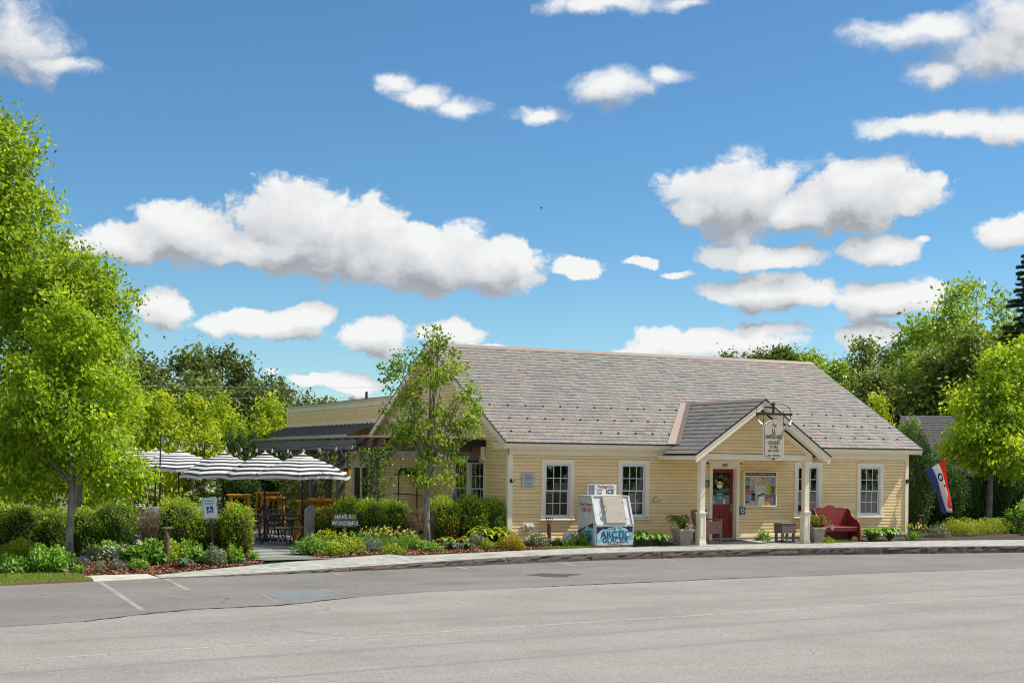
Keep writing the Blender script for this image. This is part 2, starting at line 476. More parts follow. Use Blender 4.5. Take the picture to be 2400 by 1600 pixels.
def asphalt(name, lo, hi, speck):
    m = bpy.data.materials.new(name); m.use_nodes = True
    t = m.node_tree; b = t.nodes['Principled BSDF']
    b.inputs['Roughness'].default_value = 0.9; b.inputs['Specular IOR Level'].default_value = 0.25
    tcn = nd(t, 'ShaderNodeTexCoord')
    mp = nd(t, 'ShaderNodeMapping'); mp.inputs['Scale'].default_value = (0.10, 0.55, 1); mp.inputs['Rotation'].default_value = (0, 0, R(-4))
    t.links.new(tcn.outputs['Object'], mp.inputs['Vector'])
    n1 = nd(t, 'ShaderNodeTexNoise', ins={'Scale': 1.6, 'Detail': 6.0, 'Roughness': 0.62})       # long tyre-worn streaks
    t.links.new(mp.outputs[0], n1.inputs['Vector'])
    n2 = nd(t, 'ShaderNodeTexNoise', ins={'Scale': 0.55, 'Detail': 5.0, 'Roughness': 0.6})        # broad patches
    t.links.new(tcn.outputs['Object'], n2.inputs['Vector'])
    n3 = nd(t, 'ShaderNodeTexNoise', ins={'Scale': 34.0, 'Detail': 3.0, 'Roughness': 0.75})       # aggregate
    t.links.new(tcn.outputs['Object'], n3.inputs['Vector'])
    v = mth(t, 'ADD', mth(t, 'MULTIPLY', n1.outputs['Fac'], 0.5), mth(t, 'MULTIPLY', n2.outputs['Fac'], 0.5))
    r = nd(t, 'ShaderNodeValToRGB')
    r.color_ramp.elements[0].position = 0.38; r.color_ramp.elements[1].position = 0.60
    r.color_ramp.elements[0].color = (*lo, 1); r.color_ramp.elements[1].color = (*hi, 1)
    t.links.new(v, r.inputs[0])
    hs = nd(t, 'ShaderNodeHueSaturation')
    t.links.new(mth(t, 'MULTIPLY_ADD', n3.outputs['Fac'], speck, 1 - speck / 2), hs.inputs['Value'])
    t.links.new(r.outputs[0], hs.inputs['Color'])
    # hairline cracks
    vo = nd(t, 'ShaderNodeTexVoronoi', feature='DISTANCE_TO_EDGE', ins={'Scale': 0.34})
    wv = nd(t, 'ShaderNodeTexNoise', ins={'Scale': 1.3, 'Detail': 4.0})
    t.links.new(tcn.outputs['Object'], wv.inputs['Vector'])
    ad = nd(t, 'ShaderNodeVectorMath', operation='ADD')
    t.links.new(tcn.outputs['Object'], ad.inputs[0]); t.links.new(wv.outputs['Color'], ad.inputs[1])
    t.links.new(ad.outputs[0], vo.inputs['Vector'])
    ck = mth(t, 'LESS_THAN', vo.outputs['Distance'], 0.0022)
    ck = mth(t, 'MULTIPLY', ck, mth(t, 'GREATER_THAN', n2.outputs['Fac'], 0.57))
    mxn = nd(t, 'ShaderNodeMix'); mxn.data_type = 'RGBA'
    t.links.new(mth(t, 'MULTIPLY', ck, 0.5 if lo[0] < .2 else 0.0), mxn.inputs[0]); t.links.new(hs.outputs[0], mxn.inputs[6]); mxn.inputs[7].default_value = (0.04, 0.04, 0.04, 1)
    t.links.new(mxn.outputs[2], b.inputs['Base Color'])
    bp = nd(t, 'ShaderNodeBump', ins={'Strength': 0.35, 'Distance': 0.008})
    t.links.new(n3.outputs['Fac'], bp.inputs['Height']); t.links.new(bp.outputs[0], b.inputs['Normal'])
    return m

M_ROAD = asphalt('worn_asphalt', (0.192, 0.178, 0.166), (0.248, 0.230, 0.216), 1.8)
M_LANE = asphalt('parking_asphalt', (0.134, 0.126, 0.119), (0.182, 0.172, 0.162), 1.5)
M_GRASS0 = mat('turf_soil', (0.11, 0.15, 0.04), c2=(0.07, 0.10, 0.025), rough=0.95, scale=3)
M_MULCH = mat('mulch', (0.19, 0.085, 0.045), c2=(0.06, 0.03, 0.018), rough=0.95, scale=26, bump=0.8, bscale=60)
M_SOIL = mat('dark_soil', (0.045, 0.032, 0.024), var=0.4, rough=0.95, scale=20)

def sheet(name, poly, z, m, kind='structure', parent=None, depth=0.0):
    mb = MB()
    P = [(x, y, z if not callable(z) else z(x, y)) for x, y in poly]
    if depth: mb.prism([(a, b, c - depth) for a, b, c in P], (0, 0, depth))
    else: mb.add(P, [tuple(range(len(P)))])
    o = mb.build(name, m, parent)
    if kind: o['kind'] = kind
    return o

# far ground, road, parking lane
sheet('ground', [(-700, -700), (900, -700), (900, 900), (-700, 900)], -0.32, M_GRASS0)
road = sheet('road', [(-120, -70), (160, -70), (160, -3.0), (22, -3.0), (-12, -3.0), (-120, -3.0)], ROAD - 0.004, M_ROAD)
SEAM = [(-60, -22.0), (-24, -14.6), (-14.27, -12.89), (-13.05, -12.6), (-12.18, -11.99), (-11.28, -11.51), (-9.67, -11.31), (-8.0, -10.4), (-6.44, -9.81), (-5.0, -9.75), (-3.62, -9.53), (-2.0, -9.45), (-0.52, -9.32), (4.2, -9.0), (9.53, -8.82), (40, -9.4), (120, -15)]
lane = sheet('parking_lane', SEAM + [(120, -3.3), (22, -3.3), (-9, -3.3), (-60, -3.3)], ROAD, M_LANE)

# ---- kerb of rough granite stones, on a gentle curve
KERB = [(-10.39, -5.46), (-9.3, -5.35), (-7.8, -5.12), (-5.34, -4.72), (-2.4, -4.02), (0.84, -3.36), (4.11, -3.2), (7.45, -3.32), (10.78, -3.76), (14.28, -4.21), (22, -5.2), (34, -6.8)]
KH = [0.004, 0.012, 0.035, 0.10, 0.15, 0.17, 0.177, 0.184, 0.187, 0.184, 0.18, 0.18]
def lerp_path(pts, s):
    L = [0.0]
    for a, b in zip(pts, pts[1:]): L.append(L[-1] + math.hypot(b[0] - a[0], b[1] - a[1]))
    s = max(0, min(L[-1] - 1e-6, s))
    for i in range(len(pts) - 1):
        if s <= L[i + 1]:
            t = (s - L[i]) / (L[i + 1] - L[i])
            return tuple(pts[i][k] * (1 - t) + pts[i + 1][k] * t for k in range(len(pts[i])))
def smooth(pts, it=2):
    for _ in range(it):
        q = [pts[0]]
        for a, b in zip(pts, pts[1:]):
            q.append(tuple(a[k] * .75 + b[k] * .25 for k in range(len(a))))
            q.append(tuple(a[k] * .25 + b[k] * .75 for k in range(len(a))))
        q.append(pts[-1]); pts = q
    return pts
KP = smooth([(x, y, h) for (x, y), h in zip(KERB, KH)])
KLEN = sum(math.hypot(b[0] - a[0], b[1] - a[1]) for a, b in zip(KP, KP[1:]))
def granite():
    m = bpy.data.materials.new('granite_kerb'); m.use_nodes = True
    t = m.node_tree; b = t.nodes['Principled BSDF']; b.inputs['Roughness'].default_value = 0.9
    tcn = nd(t, 'ShaderNodeTexCoord')
    n1 = nd(t, 'ShaderNodeTexNoise', ins={'Scale': 30.0, 'Detail': 6.0, 'Roughness': 0.7})
    t.links.new(tcn.outputs['Object'], n1.inputs['Vector'])
    r = nd(t, 'ShaderNodeValToRGB'); r.color_ramp.elements[0].position = .35; r.color_ramp.elements[1].position = .7
    r.color_ramp.elements[0].color = (0.03, 0.03, 0.03, 1); r.color_ramp.elements[1].color = (0.15, 0.145, 0.138, 1)
    t.links.new(n1.outputs['Fac'], r.inputs[0])
    mp = nd(t, 'ShaderNodeMapping'); mp.inputs['Scale'].default_value = (9, 9, 0.8)
    t.links.new(tcn.outputs['Object'], mp.inputs['Vector'])
    n2 = nd(t, 'ShaderNodeTexNoise', ins={'Scale': 1.0, 'Detail': 4.0, 'Roughness': 0.7}); t.links.new(mp.outputs[0], n2.inputs['Vector'])
    k = nd(t, 'ShaderNodeMapRange', ins={'From Min': .48, 'From Max': .66, 'To Max': 0.85}); t.links.new(n2.outputs['Fac'], k.inputs['Value'])
    mxn = nd(t, 'ShaderNodeMix'); mxn.data_type = 'RGBA'
    t.links.new(k.outputs[0], mxn.inputs[0]); t.links.new(r.outputs[0], mxn.inputs[6]); mxn.inputs[7].default_value = (0.15, 0.06, 0.028, 1)
    t.links.new(mxn.outputs[2], b.inputs['Base Color'])
    return m
M_GRANITE = granite()
kerb = MB()
P0 = lerp_path(KP, 0)
kerb.b2((P0[0] - .02, P0[1] - 0.01, ROAD - .2), (P0[0] + .1, P0[1] + .1, ROAD - .1))
kerb = kerb.build('kerb', M_GRANITE); kerb['kind'] = 'structure'
rg = np.random.default_rng(3)
s = 0.0
while s < KLEN - 0.3:
    L = rg.uniform(1.7, 2.6)
    if s + L > KLEN: L = KLEN - s
    n = 14
    V = []; F = []
    for i in range(n + 1):
        ss = s + 0.008 + (L - 0.016) * i / n
        a = lerp_path(KP, ss); b2 = lerp_path(KP, min(ss + .05, KLEN - .001)); a2 = lerp_path(KP, max(ss - .05, 0))
        tx, ty = b2[0] - a2[0], b2[1] - a2[1]; l = math.hypot(tx, ty) or 1; nx, ny = ty / l, -tx / l     # towards the road
        top = ROAD + a[2] + rg.normal(0, .002)
        rows = [(.02, -.1), (.012 + rg.normal(0, .012), a[2] * .35), (.006 + rg.normal(0, .012), a[2] * .7), (rg.normal(0, .007) - .004, a[2] - .008), (-.014, a[2] + rg.normal(0, .003)), (-.16, a[2])]
        for (o_, z) in rows:
            V.append((a[0] + nx * o_, a[1] + ny * o_, ROAD + z))
    k = 6
    for i in range(n):
        for j in range(k - 1):
            F.append((i * k + j, (i + 1) * k + j, (i + 1) * k + j + 1, i * k + j + 1))
    mb = MB(); mb.add(V, F); mb.add([V[j] for j in range(k)], [tuple(range(k))]); mb.add([V[n * k + j] for j in range(k)], [tuple(range(k))])
    mb.build('kerb_stone', M_GRANITE, kerb)
    s += L

# ---- pavement of veined marble slabs
def marble(name, light, vein, sc, k0, k1, warm=None):
    m = bpy.data.materials.new(name); m.use_nodes = True
    t = m.node_tree; b = t.nodes['Principled BSDF']; b.inputs['Roughness'].default_value = 0.62; b.inputs['Specular IOR Level'].default_value = 0.3
    tcn = nd(t, 'ShaderNodeTexCoord')
    mp = nd(t, 'ShaderNodeMapping'); mp.inputs['Scale'].default_value = (0.55, 1.5, 1); mp.inputs['Rotation'].default_value = (0, 0, R(14))
    t.links.new(tcn.outputs['Object'], mp.inputs['Vector'])
    n1 = nd(t, 'ShaderNodeTexNoise', ins={'Scale': sc, 'Detail': 7.0, 'Roughness': 0.66, 'Distortion': 1.6})
    t.links.new(mp.outputs[0], n1.inputs['Vector'])
    r = nd(t, 'ShaderNodeValToRGB'); r.color_ramp.elements[0].position = k0; r.color_ramp.elements[1].position = k1
    r.color_ramp.elements[0].color = (*vein, 1); r.color_ramp.elements[1].color = (*light, 1)
    t.links.new(n1.outputs['Fac'], r.inputs[0])
    n2 = nd(t, 'ShaderNodeTexNoise', ins={'Scale': 9.0, 'Detail': 4.0}); t.links.new(tcn.outputs['Object'], n2.inputs['Vector'])
    hs = nd(t, 'ShaderNodeHueSaturation'); t.links.new(mth(t, 'MULTIPLY_ADD', n2.outputs['Fac'], 0.35, 0.82), hs.inputs['Value'])
    t.links.new(r.outputs[0], hs.inputs['Color']); t.links.new(hs.outputs[0], b.inputs['Base Color'])
    return m
M_MARBLE = marble('veined_marble', (0.40, 0.40, 0.36), (0.165, 0.185, 0.165), 3.4, 0.37, 0.57)
M_PAD = marble('pale_marble', (0.46, 0.44, 0.39), (0.23, 0.22, 0.195), 1.6, 0.30, 0.46)
M_FLAG = marble('patio_marble', (0.34, 0.35, 0.32), (0.17, 0.18, 0.17), 3.0, 0.38, 0.6)
INNER = [(-10.53, -4.85), (-9.15, -4.1), (-7.43, -3.32), (-5.8, -3.2), (-3.49, -2.72), (-0.89, -2.1), (1.9, -1.62), (4.9, -1.52), (8.9, -1.5), (12.94, -1.42), (16.85, -1.72), (34, -3.2)]
IP = smooth(INNER, 2)
def inner_y(x):
    for a, b in zip(IP, IP[1:]):
        if a[0] <= x <= b[0]:
            t = (x - a[0]) / (b[0] - a[0]); return a[1] * (1 - t) + b[1] * t
    return IP[-1][1] if x > 0 else IP[0][1]
sidewalk = sheet('sidewalk', [(-10.3, -5.2), (34, -6.4), (34, -2.9), (4, -1.7), (-8, -3.6)], ROAD - 0.03, M_SOIL)
def kerb_at_x(x):
    for a, b in zip(KP, KP[1:]):
        if a[0] <= x <= b[0]:
            t = (x - a[0]) / (b[0] - a[0]); return a[1] * (1 - t) + b[1] * t + .16, ROAD + a[2] * (1 - t) + b[2] * t
    return KP[-1][1], ROAD + KP[-1][2]
def inner_z(x):
    yo, zo = kerb_at_x(max(x, -10.35)); yi = inner_y(x)
    if x < -10.36: return -0.225
    return max(zo + 0.01, gz(yi)) if x > -4.5 else zo + 0.012 + max(0, (x + 10.5)) * .016
x = -10.36
rs = random.Random(8)
while x < 33:
    L = rs.uniform(2.2, 3.4)
    x1 = min(33.5, x + L)
    V = []; F = []; n = 5
    for i in range(n + 1):
        xx = x + .006 + (x1 - x - .012) * i / n
        yo, zo = kerb_at_x(xx); yi = inner_y(xx)
        zi = inner_z(xx)
        sk = 0.35 * 0
        V += [(xx, yo, zo + .003), (xx + 0.10 * 0, yi, zi), (xx, yo, zo - .1), (xx, yi, zi - .1)]
    for i in range(n):
        a, b = i * 4, i * 4 + 4
        F += [(a, b, b + 1, a + 1), (a, a + 2, b + 2, b), (a + 1, b + 1, b + 3, a + 3)]
    F += [(0, 1, 3, 2), (n * 4, n * 4 + 2, n * 4 + 3, n * 4 + 1)]
    MB().add(V, F).build('marble_slab', M_MARBLE, sidewalk)
    x = x1
# pale slab at the foot of the pavement, level with the parking lane
pad = sheet('ramp_slab', [(-11.72, -5.74), (-10.42, -5.47), (-10.55, -4.87), (-11.93, -4.92)], lambda x, y: ROAD + 0.012 + (y + 5.6) * 0.06, M_PAD, parent=sidewalk, kind=None, depth=0.08)
# porch floor
porch_floor = sheet('porch_floor', [(4.75, -1.66), (9.05, -1.66), (9.05, 0.02), (4.75, 0.02)], lambda x, y: gz(y) + 0.004, M_MARBLE, depth=0.1)

# ---- patio of flagstones behind the hedge
patio = sheet('patio', [(-15, -1.6), (-8.2, -2.2), (-7.6, -3.36), (-5.8, -3.24), (-5.2, -0.2), (0, 0.8), (0, 22), (-15, 22)], -0.10, mat('joint_gravel', (.16, .155, .14), var=.3, rough=.95, scale=30))
rs = random.Random(12)
def inside(p, poly):
    c = False; j = len(poly) - 1
    for i in range(len(poly)):
        if (poly[i][1] > p[1]) != (poly[j][1] > p[1]) and p[0] < (poly[j][0] - poly[i][0]) * (p[1] - poly[i][1]) / (poly[j][1] - poly[i][1]) + poly[i][0]: c = not c
        j = i
    return c
PATH = [(-7.7, -3.4), (-5.9, -3.35), (-5.0, -0.3), (-0.2, 0.9), (-0.2, 10), (-9.5, 10), (-9.5, -1.4), (-8.0, -2.3)]
y = -3.24
while y < 9.5:
    h = rs.uniform(.55, .95); x = -10 + rs.uniform(-.6, 0)
    while x < -0.2:
        w = rs.uniform(.7, 1.5)
        cx, cy = x + w / 2, y + h / 2
        if inside((cx, cy), PATH):
            zt = gz(cy) + rs.uniform(-.004, .004) - 0.004 - (.05 * max(0, (-2.2 - cy)) if cy < -2.2 else 0)
            j = lambda: rs.uniform(-.02, .02)
            g_ = .014
            mb = MB().prism([(x + g_ + j(), y + g_ + j(), zt - .05), (x + w - g_ + j(), y + g_ + j(), zt - .05), (x + w - g_ + j(), y + h - g_ + j(), zt - .05), (x + g_ + j(), y + h - g_ + j(), zt - .05)], (0, 0, .05))
            mb.build('flagstone', M_FLAG, patio)
        x += w
    y += h

# ---- planting beds of bark mulch
def bed_front(x):
    return inner_y(x) if x > -10.55 else (-4.87 if x > -12 else -4.87 + (-12 - x) * .08)
def zb(x, y):
    t = max(0.0, min(1.0, (y - bed_front(x)) / 1.3)); t = t * t * (3 - 2 * t)
    return (inner_z(x) - .006) * (1 - t) + (gz(y) + .015) * t
def bed(x0, x1, front, back, m):
    nx = max(2, int((x1 - x0) / .25)); ny = 10; V = []; F = []
    for i in range(nx + 1):
        x = x0 + (x1 - x0) * i / nx; f, k = front(x), back(x)
        V.append((x, f, zb(x, f) - .12))
        for j in range(ny + 1):
            y = f + (k - f) * j / ny; V.append((x, y, zb(x, y)))
    n = ny + 2
    for i in range(nx):
        for j in range(n - 1): F.append((i * n + j, (i + 1) * n + j, (i + 1) * n + j + 1, i * n + j + 1))
    o = MB().add(V, F).build('mulch_bed', m); o['kind'] = 'structure'
    return o
cl = lambda x, a, b: max(0.0, min(1.0, (x - a) / (b - a)))
bed(-16, -7.5, bed_front, lambda x: -1.2 - 1.9 * cl(x, -8.3, -7.5) ** 1.5, M_MULCH)
bed(-6.3, 0.15, lambda x: bed_front(x) + .01, lambda x: .7 - 3.2 * (1 - cl(x, -6.3, -5.2)) ** 1.6 if x < 0 else 0.0, M_MULCH)
bed(0.15, 1.72, lambda x: bed_front(x) + .01, lambda x: -.02, M_MULCH)
bed(1.72, 4.75, lambda x: bed_front(x) + .01, lambda x: -.02, M_SOIL)
bed(9.05, 13.7, lambda x: bed_front(x) + .01, lambda x: -.02, M_SOIL)
bed(13.7, 30, lambda x: bed_front(x) + .01, lambda x: 1.6 + (x - 13.7) * .2, M_SOIL)
M_CHIP = leaf_mat('bark_chip', (0.05, 0.022, 0.012), (0.20, 0.085, 0.045), (0.36, 0.19, 0.11), trans=0.0, rough=0.9)
def scatter_in(poly, n, rng):
    xs = [p[0] for p in poly]; ys = [p[1] for p in poly]
    out = []
    while len(out) < n:
        q = np.column_stack([rng.uniform(min(xs), max(xs), n), rng.uniform(min(ys), max(ys), n)])
        out += [tuple(p) for p in q if inside(p, poly)]
    return np.array(out[:n])
def chips(poly, n, seed, zf, up=.045):
    rng = np.random.default_rng(seed)
    p = scatter_in(poly, n, rng)
    z = np.array([zf(a, b) for a, b in p]) + rng.uniform(.0, up, n)
    c = np.column_stack([p, z]); a = rng.uniform(0, 2 * PI, n)
    L = rng.uniform(.012, .04, n); W = rng.uniform(.006, .016, n)
    d = np.column_stack([np.cos(a), np.sin(a), rng.normal(0, .35, n)]) * L[:, None]
    e = np.column_stack([-np.sin(a), np.cos(a), rng.normal(0, .35, n)]) * W[:, None]
    V = np.stack([c - d - e, c + d - e, c + d + e, c - d + e], 1).reshape(-1, 3)
    F = np.arange(4 * n).reshape(n, 4)
    o = link('bark_chips', np_mesh('bark_chips', V, F, M_CHIP, rng.random(n)))
    return tag(o, 'loose reddish bark mulch chips spread over the planting bed', 'mulch', kind='stuff')
tag(chips([(-13, -4.75), (-11.9, -4.88), (-10.55, -4.82), (-9.15, -4.06), (-7.5, -3.3), (-7.8, -2.0), (-13, -2)], 16000, 1, zb), 'reddish bark mulch under the hedge left of the patio path', 'mulch')
tag(chips([(-6.3, -3.02), (-3.49, -2.66), (-0.5, -1.95), (0.05, -1.8), (0, 0.0), (-5.8, 0.0), (-6.2, -2.0)], 14000, 2, zb), 'reddish bark mulch under the hedge right of the patio path', 'mulch')
tag(chips([(0.15, -1.7), (1.7, -1.58), (1.8, -0.3), (0.12, -0.3)], 2500, 3, zb), 'reddish bark mulch along the wall beside the ice freezer', 'mulch')

# ---- lawn strips
M_BLADE = leaf_mat('grass_blade', (0.06, 0.12, 0.012), (0.13, 0.22, 0.025), (0.26, 0.33, 0.06), trans=0.25)
def grass(poly, n, seed, zf, h=.07, label=''):
    rng = np.random.default_rng(seed)
    p = scatter_in(poly, n, rng); z = np.array([zf(a, b) for a, b in p])
    c = np.column_stack([p, z]); a = rng.uniform(0, 2 * PI, n); w = rng.uniform(.003, .007, n); hh = h * rng.uniform(.5, 1.3, n)
    e = np.column_stack([np.cos(a), np.sin(a), np.zeros(n)]) * w[:, None]
    t = c + np.column_stack([rng.normal(0, .4, n) * hh, rng.normal(0, .4, n) * hh, hh])
    V = np.stack([c - e, c + e, t], 1).reshape(-1, 3)
    o = link('grass', np_mesh('grass', V, np.arange(3 * n).reshape(n, 3), M_BLADE, np.clip(rng.normal(.5, .25, n), 0, 1)))
    return tag(o, label, 'grass', kind='stuff')
LAWN = [(-11.76, -5.76), (-11.96, -4.93), (-13.2, -4.75), (-20, -4.4), (-20, -7.2), (-13.6, -6.2)]
sheet('lawn', LAWN, lambda x, y: ROAD + 0.05 + (y + 6) * .04, mat('lawn_soil', (0.17, 0.19, 0.05), c2=(0.20, 0.13, 0.07), rough=.95, scale=2.2), depth=.08)
grass(LAWN, 42000, 5, lambda x, y: ROAD + 0.05 + (y + 6) * .04, .05, 'short patchy lawn between parking lane and hedge at far left')
grass([(0.1, -1.88), (1.8, -1.68), (1.8, -1.5), (0.1, -1.68)], 5000, 6, lambda x, y: gz(y) - .005, .06, 'thin strip of bright turf along the pavement beside the freezer')
grass([(9.2, -1.5), (10.6, -1.5), (10.6, -1.2), (9.2, -1.25)], 1500, 7, lambda x, y: gz(y) - .005, .08, 'weedy grass under the red bench')
grass([(2.6, -3.25), (4.2, -3.27), (4.2, -3.19), (2.6, -3.2)], 260, 8, lambda x, y: ROAD, .05, 'small weeds at the foot of the kerb')

# ---- paint and marks on the road
M_PAINT = mat('worn_paint', (0.34, 0.315, 0.275), c2=(0.160, 0.152, 0.143), rough=.85, scale=9, coords='Object')
M_FAINT = mat('faint_paint', (0.42, 0.40, 0.375), c2=(0.26, 0.245, 0.232), rough=.85, scale=5)
M_FAINTL = mat('faint_paint_lane', (0.26, 0.25, 0.235), c2=(0.15, 0.147, 0.142), rough=.85, scale=5)
M_BLUE = mat('faded_blue_paint', (0.15, 0.20, 0.215), c2=(0.13, 0.145, 0.15), rough=.85, scale=4)
M_CRACK = flat('crack', (0.035, 0.033, 0.03), rough=.95)
M_STAIN = mat('oil_stain', (0.055, 0.052, 0.048), var=.3, rough=.6)
def stripe(a, b, w, m, name='painted_stripe', z=0.002, par=None):
    a = Vector((*a, 0)); b = Vector((*b, 0)); d = (b - a).normalized(); n = Vector((-d.y, d.x, 0)) * w / 2
    k = max(2, int((b - a).length / .8))
    mb = MB(); V = []; F = []
    for i in range(k + 1):
        p = a.lerp(b, i / k)
        V += [(p.x - n.x, p.y - n.y, ROAD + z), (p.x + n.x, p.y + n.y, ROAD + z)]
    for i in range(k): F.append((2 * i, 2 * i + 1, 2 * i + 3, 2 * i + 2))
    return mb.add(V, F).build(name, m, par)
stripe((-11.64, -5.75), (-11.96, -11.4), .10, M_PAINT, par=lane)
stripe((-10.30, -5.5), (-10.47, -8.1), .11, M_PAINT, par=lane)
for a, b in (((-11.62, -6.3), (-10.55, -8.0)), ((-10.9, -5.75), (-10.35, -6.4)), ((-11.8, -10.3), (-10.9, -11.4)), ((-11.72, -8.2), (-10.75, -9.7))):
    stripe(a, b, .07, M_FAINTL, par=lane)
for a, b in (((-0.46, -3.75), (-0.6, -4.9)), ((-6.66, -5.0), (-6.64, -5.8)), ((-3.41, -4.3), (-3.43, -5.1)), ((2.7, -3.5), (2.6, -4.3))):
    stripe(a, b, .10, M_PAINT, par=lane)
for pts in ([(-40, -19.6), (-14.66, -16.45), (-11.45, -16.01), (-7.46, -15.47), (-2.46, -14.89), (3.83, -14.33), (30, -12.2)],):
    for a, b in zip(pts, pts[1:]): stripe(a, b, .055, M_FAINT, 'edge_line', z=-.002, par=road)
for pts in ([(-30, -18.8), (-14.41, -14.2), (-11.65, -13.36), (-7.39, -12.06), (-3.84, -11.62), (12, -10.2)],):
    for a, b in zip(pts, pts[1:]): stripe(a, b, .03, M_FAINT, 'edge_line', z=-.002, par=road)
MB().add([(-9.33, -9.25, ROAD + .0015), (-8.16, -8.73, ROAD + .0015), (-8.2, -9.95, ROAD + .0015), (-9.5, -10.7, ROAD + .0015)], [(0, 3, 2, 1)]).build('blue_square', M_BLUE, lane)
wc = MB()
def flat_stroke(mb, pts, w, z):
    for (a, b) in zip(pts, pts[1:]):
        a = Vector((*a, z)); b = Vector((*b, z)); d = (b - a).normalized(); n = Vector((-d.y, d.x, 0)) * w / 2
        mb.add([a - n, b - n, b + n, a + n], [(0, 1, 2, 3)])
flat_stroke(wc, [(-9.05, -9.35), (-8.95, -9.75), (-8.75, -9.75), (-8.6, -10.05)], .05, ROAD + .003)
flat_stroke(wc, [(-9.1 + .22 * math.cos(t) + .1, -9.85 + .28 * math.sin(t)) for t in np.linspace(2.2, 5.6, 9)], .045, ROAD + .0036)
wc.build('painted_symbol', M_FAINTL, lane)
stripe((-9.42, -9.2), (-9.6, -10.8), .07, M_FAINTL, par=lane); stripe((-8.1, -8.65), (-8.1, -9.95), .07, M_FAINTL, par=lane)
# open seam between lane and road, and one wandering crack
rs = random.Random(4)
def crackline(pts, w0, name='crack', par=None):
    V = []; F = []; P = []
    for a, b in zip(pts, pts[1:]):
        k = max(2, int(math.hypot(b[0] - a[0], b[1] - a[1]) / .12))
        for i in range(k): P.append((a[0] + (b[0] - a[0]) * i / k + rs.uniform(-.03, .03), a[1] + (b[1] - a[1]) * i / k + rs.uniform(-.04, .04)))
    for i, p in enumerate(P):
        w = w0 * rs.uniform(.15, 1.0)
        V += [(p[0], p[1] - w, ROAD + .0045), (p[0], p[1] + w, ROAD + .0045)]
        if i: F.append((2 * i - 2, 2 * i - 1, 2 * i + 1, 2 * i))
    MB().add(V, F).build(name, M_CRACK, par)
crackline([(-13.05, -12.6), (-12.18, -11.99), (-11.28, -11.51), (-9.67, -11.31), (-8.0, -10.4)], .045, par=lane)
crackline([(-10.6, -9.2), (-10.2, -9.9), (-10.5, -10.6), (-10.3, -11.4)], .018, par=lane)
crackline([(-4.2, -9.7), (-3.0, -9.5), (-1.0, -9.35), (1.0, -9.1), (2.4, -9.0)], .028, par=lane)
crackline([(-8.6, -8.0), (-7.6, -8.6), (-6.7, -9.9)], .012, par=lane)
MB().add([(-2.72 + .55 * math.cos(t) * (1 + .35 * math.sin(3 * t + 1)) + .3, -7.2 + .42 * math.sin(t) * (1 + .3 * math.cos(4 * t)), ROAD + .0022) for t in np.linspace(0, 2 * PI, 24)[:-1]], [tuple(range(23))]).build('oil_stain', M_STAIN, lane)

# old tyre marks, barely darker than the road
M_TYRE = mat('tyre_mark', (0.185, 0.172, 0.162), c2=(0.220, 0.205, 0.193), rough=.9, scale=7)
def arc_mark(c, r, a0, a1, w):
    V = []; n = 28
    for i in range(n + 1):
        a = a0 + (a1 - a0) * i / n
        for k in (-.5, .5): V.append((c[0] + (r + k * w) * math.cos(a), c[1] + (r + k * w) * math.sin(a), ROAD - .0025))
    MB().add(V, [(2 * i, 2 * i + 1, 2 * i + 3, 2 * i + 2) for i in range(n)]).build('tyre_mark', M_TYRE, road)
arc_mark((-8.6, -14.2), 2.0, 2.0, 3.9, .06); arc_mark((-8.6, -14.2), 2.25, 1.9, 3.4, .05); arc_mark((-3.0, -26.5), 5.0, 1.0, 1.9, .10)
for a_, b_, w_ in (((-16, -17.6), (6, -15.2), .16), ((-16, -19.3), (4, -17.0), .14), ((-14, -14.8), (10, -12.0), .12)): stripe(a_, b_, w_, M_TYRE, 'tyre_mark', z=-.0028, par=road)
# grit and small stones on the asphalt
rng = np.random.default_rng(9); n = 900
P = np.column_stack([rng.uniform(-14, 14, n), -4.4 - rng.random(n) ** 1.3 * 13]); S_ = rng.uniform(.004, .013, n)
c = np.column_stack([P, np.full(n, ROAD + .003)])
V = np.stack([c + np.column_stack([S_ * math.cos(k * 2.1), S_ * math.sin(k * 2.1), np.zeros(n)]) for k in range(3)] + [c + np.column_stack([np.zeros(n), np.zeros(n), S_])], 1).reshape(-1, 3)
i4 = np.arange(n)[:, None] * 4
F = np.concatenate([i4 + np.array([q]) for q in ((0, 1, 3), (1, 2, 3), (2, 0, 3))], 1).reshape(-1, 3)
tag(link('road_grit', np_mesh('road_grit', V, F, leaf_mat('grit', (.05, .045, .04), (.16, .15, .14), (.34, .32, .29), trans=0), np.repeat(rng.random(n), 3))), 'loose grit scattered over the asphalt', 'grit', kind='stuff')

# ================================================================== THE STORE
M_CLAP = mat('cream_yellow_clapboard', (0.89, 0.67, 0.345), var=0.08, rough=.62, scale=2.2, stretch=(1.2, 1.2, 2), objvar=.05, spec=.25)
M_TRIM = mat('cream_trim', (0.88, 0.79, 0.61), var=0.05, rough=.6, scale=4, spec=.25)
M_WHITE = mat('white_vinyl', (0.72, 0.73, 0.74), var=0.03, rough=.45)
M_WALLIN = flat('sheathing', (0.10, 0.08, 0.05), rough=.9)
M_ROOM = flat('dim_interior', (0.12, 0.10, 0.08), rough=.9)
M_BLACK = mat('black_metal', (0.015, 0.015, 0.016), var=.2, rough=.45, spec=.4)
M_DRIP = flat('dark_drip_edge', (0.035, 0.033, 0.032), rough=.6)
M_RED = mat('barn_red_paint', (0.215, 0.027, 0.02), var=.18, rough=.5, scale=7)
M_COPPER = mat('weathered_copper', (0.30, 0.232, 0.195), c2=(0.25, 0.20, 0.17), rough=.55, scale=5, metal=.25)

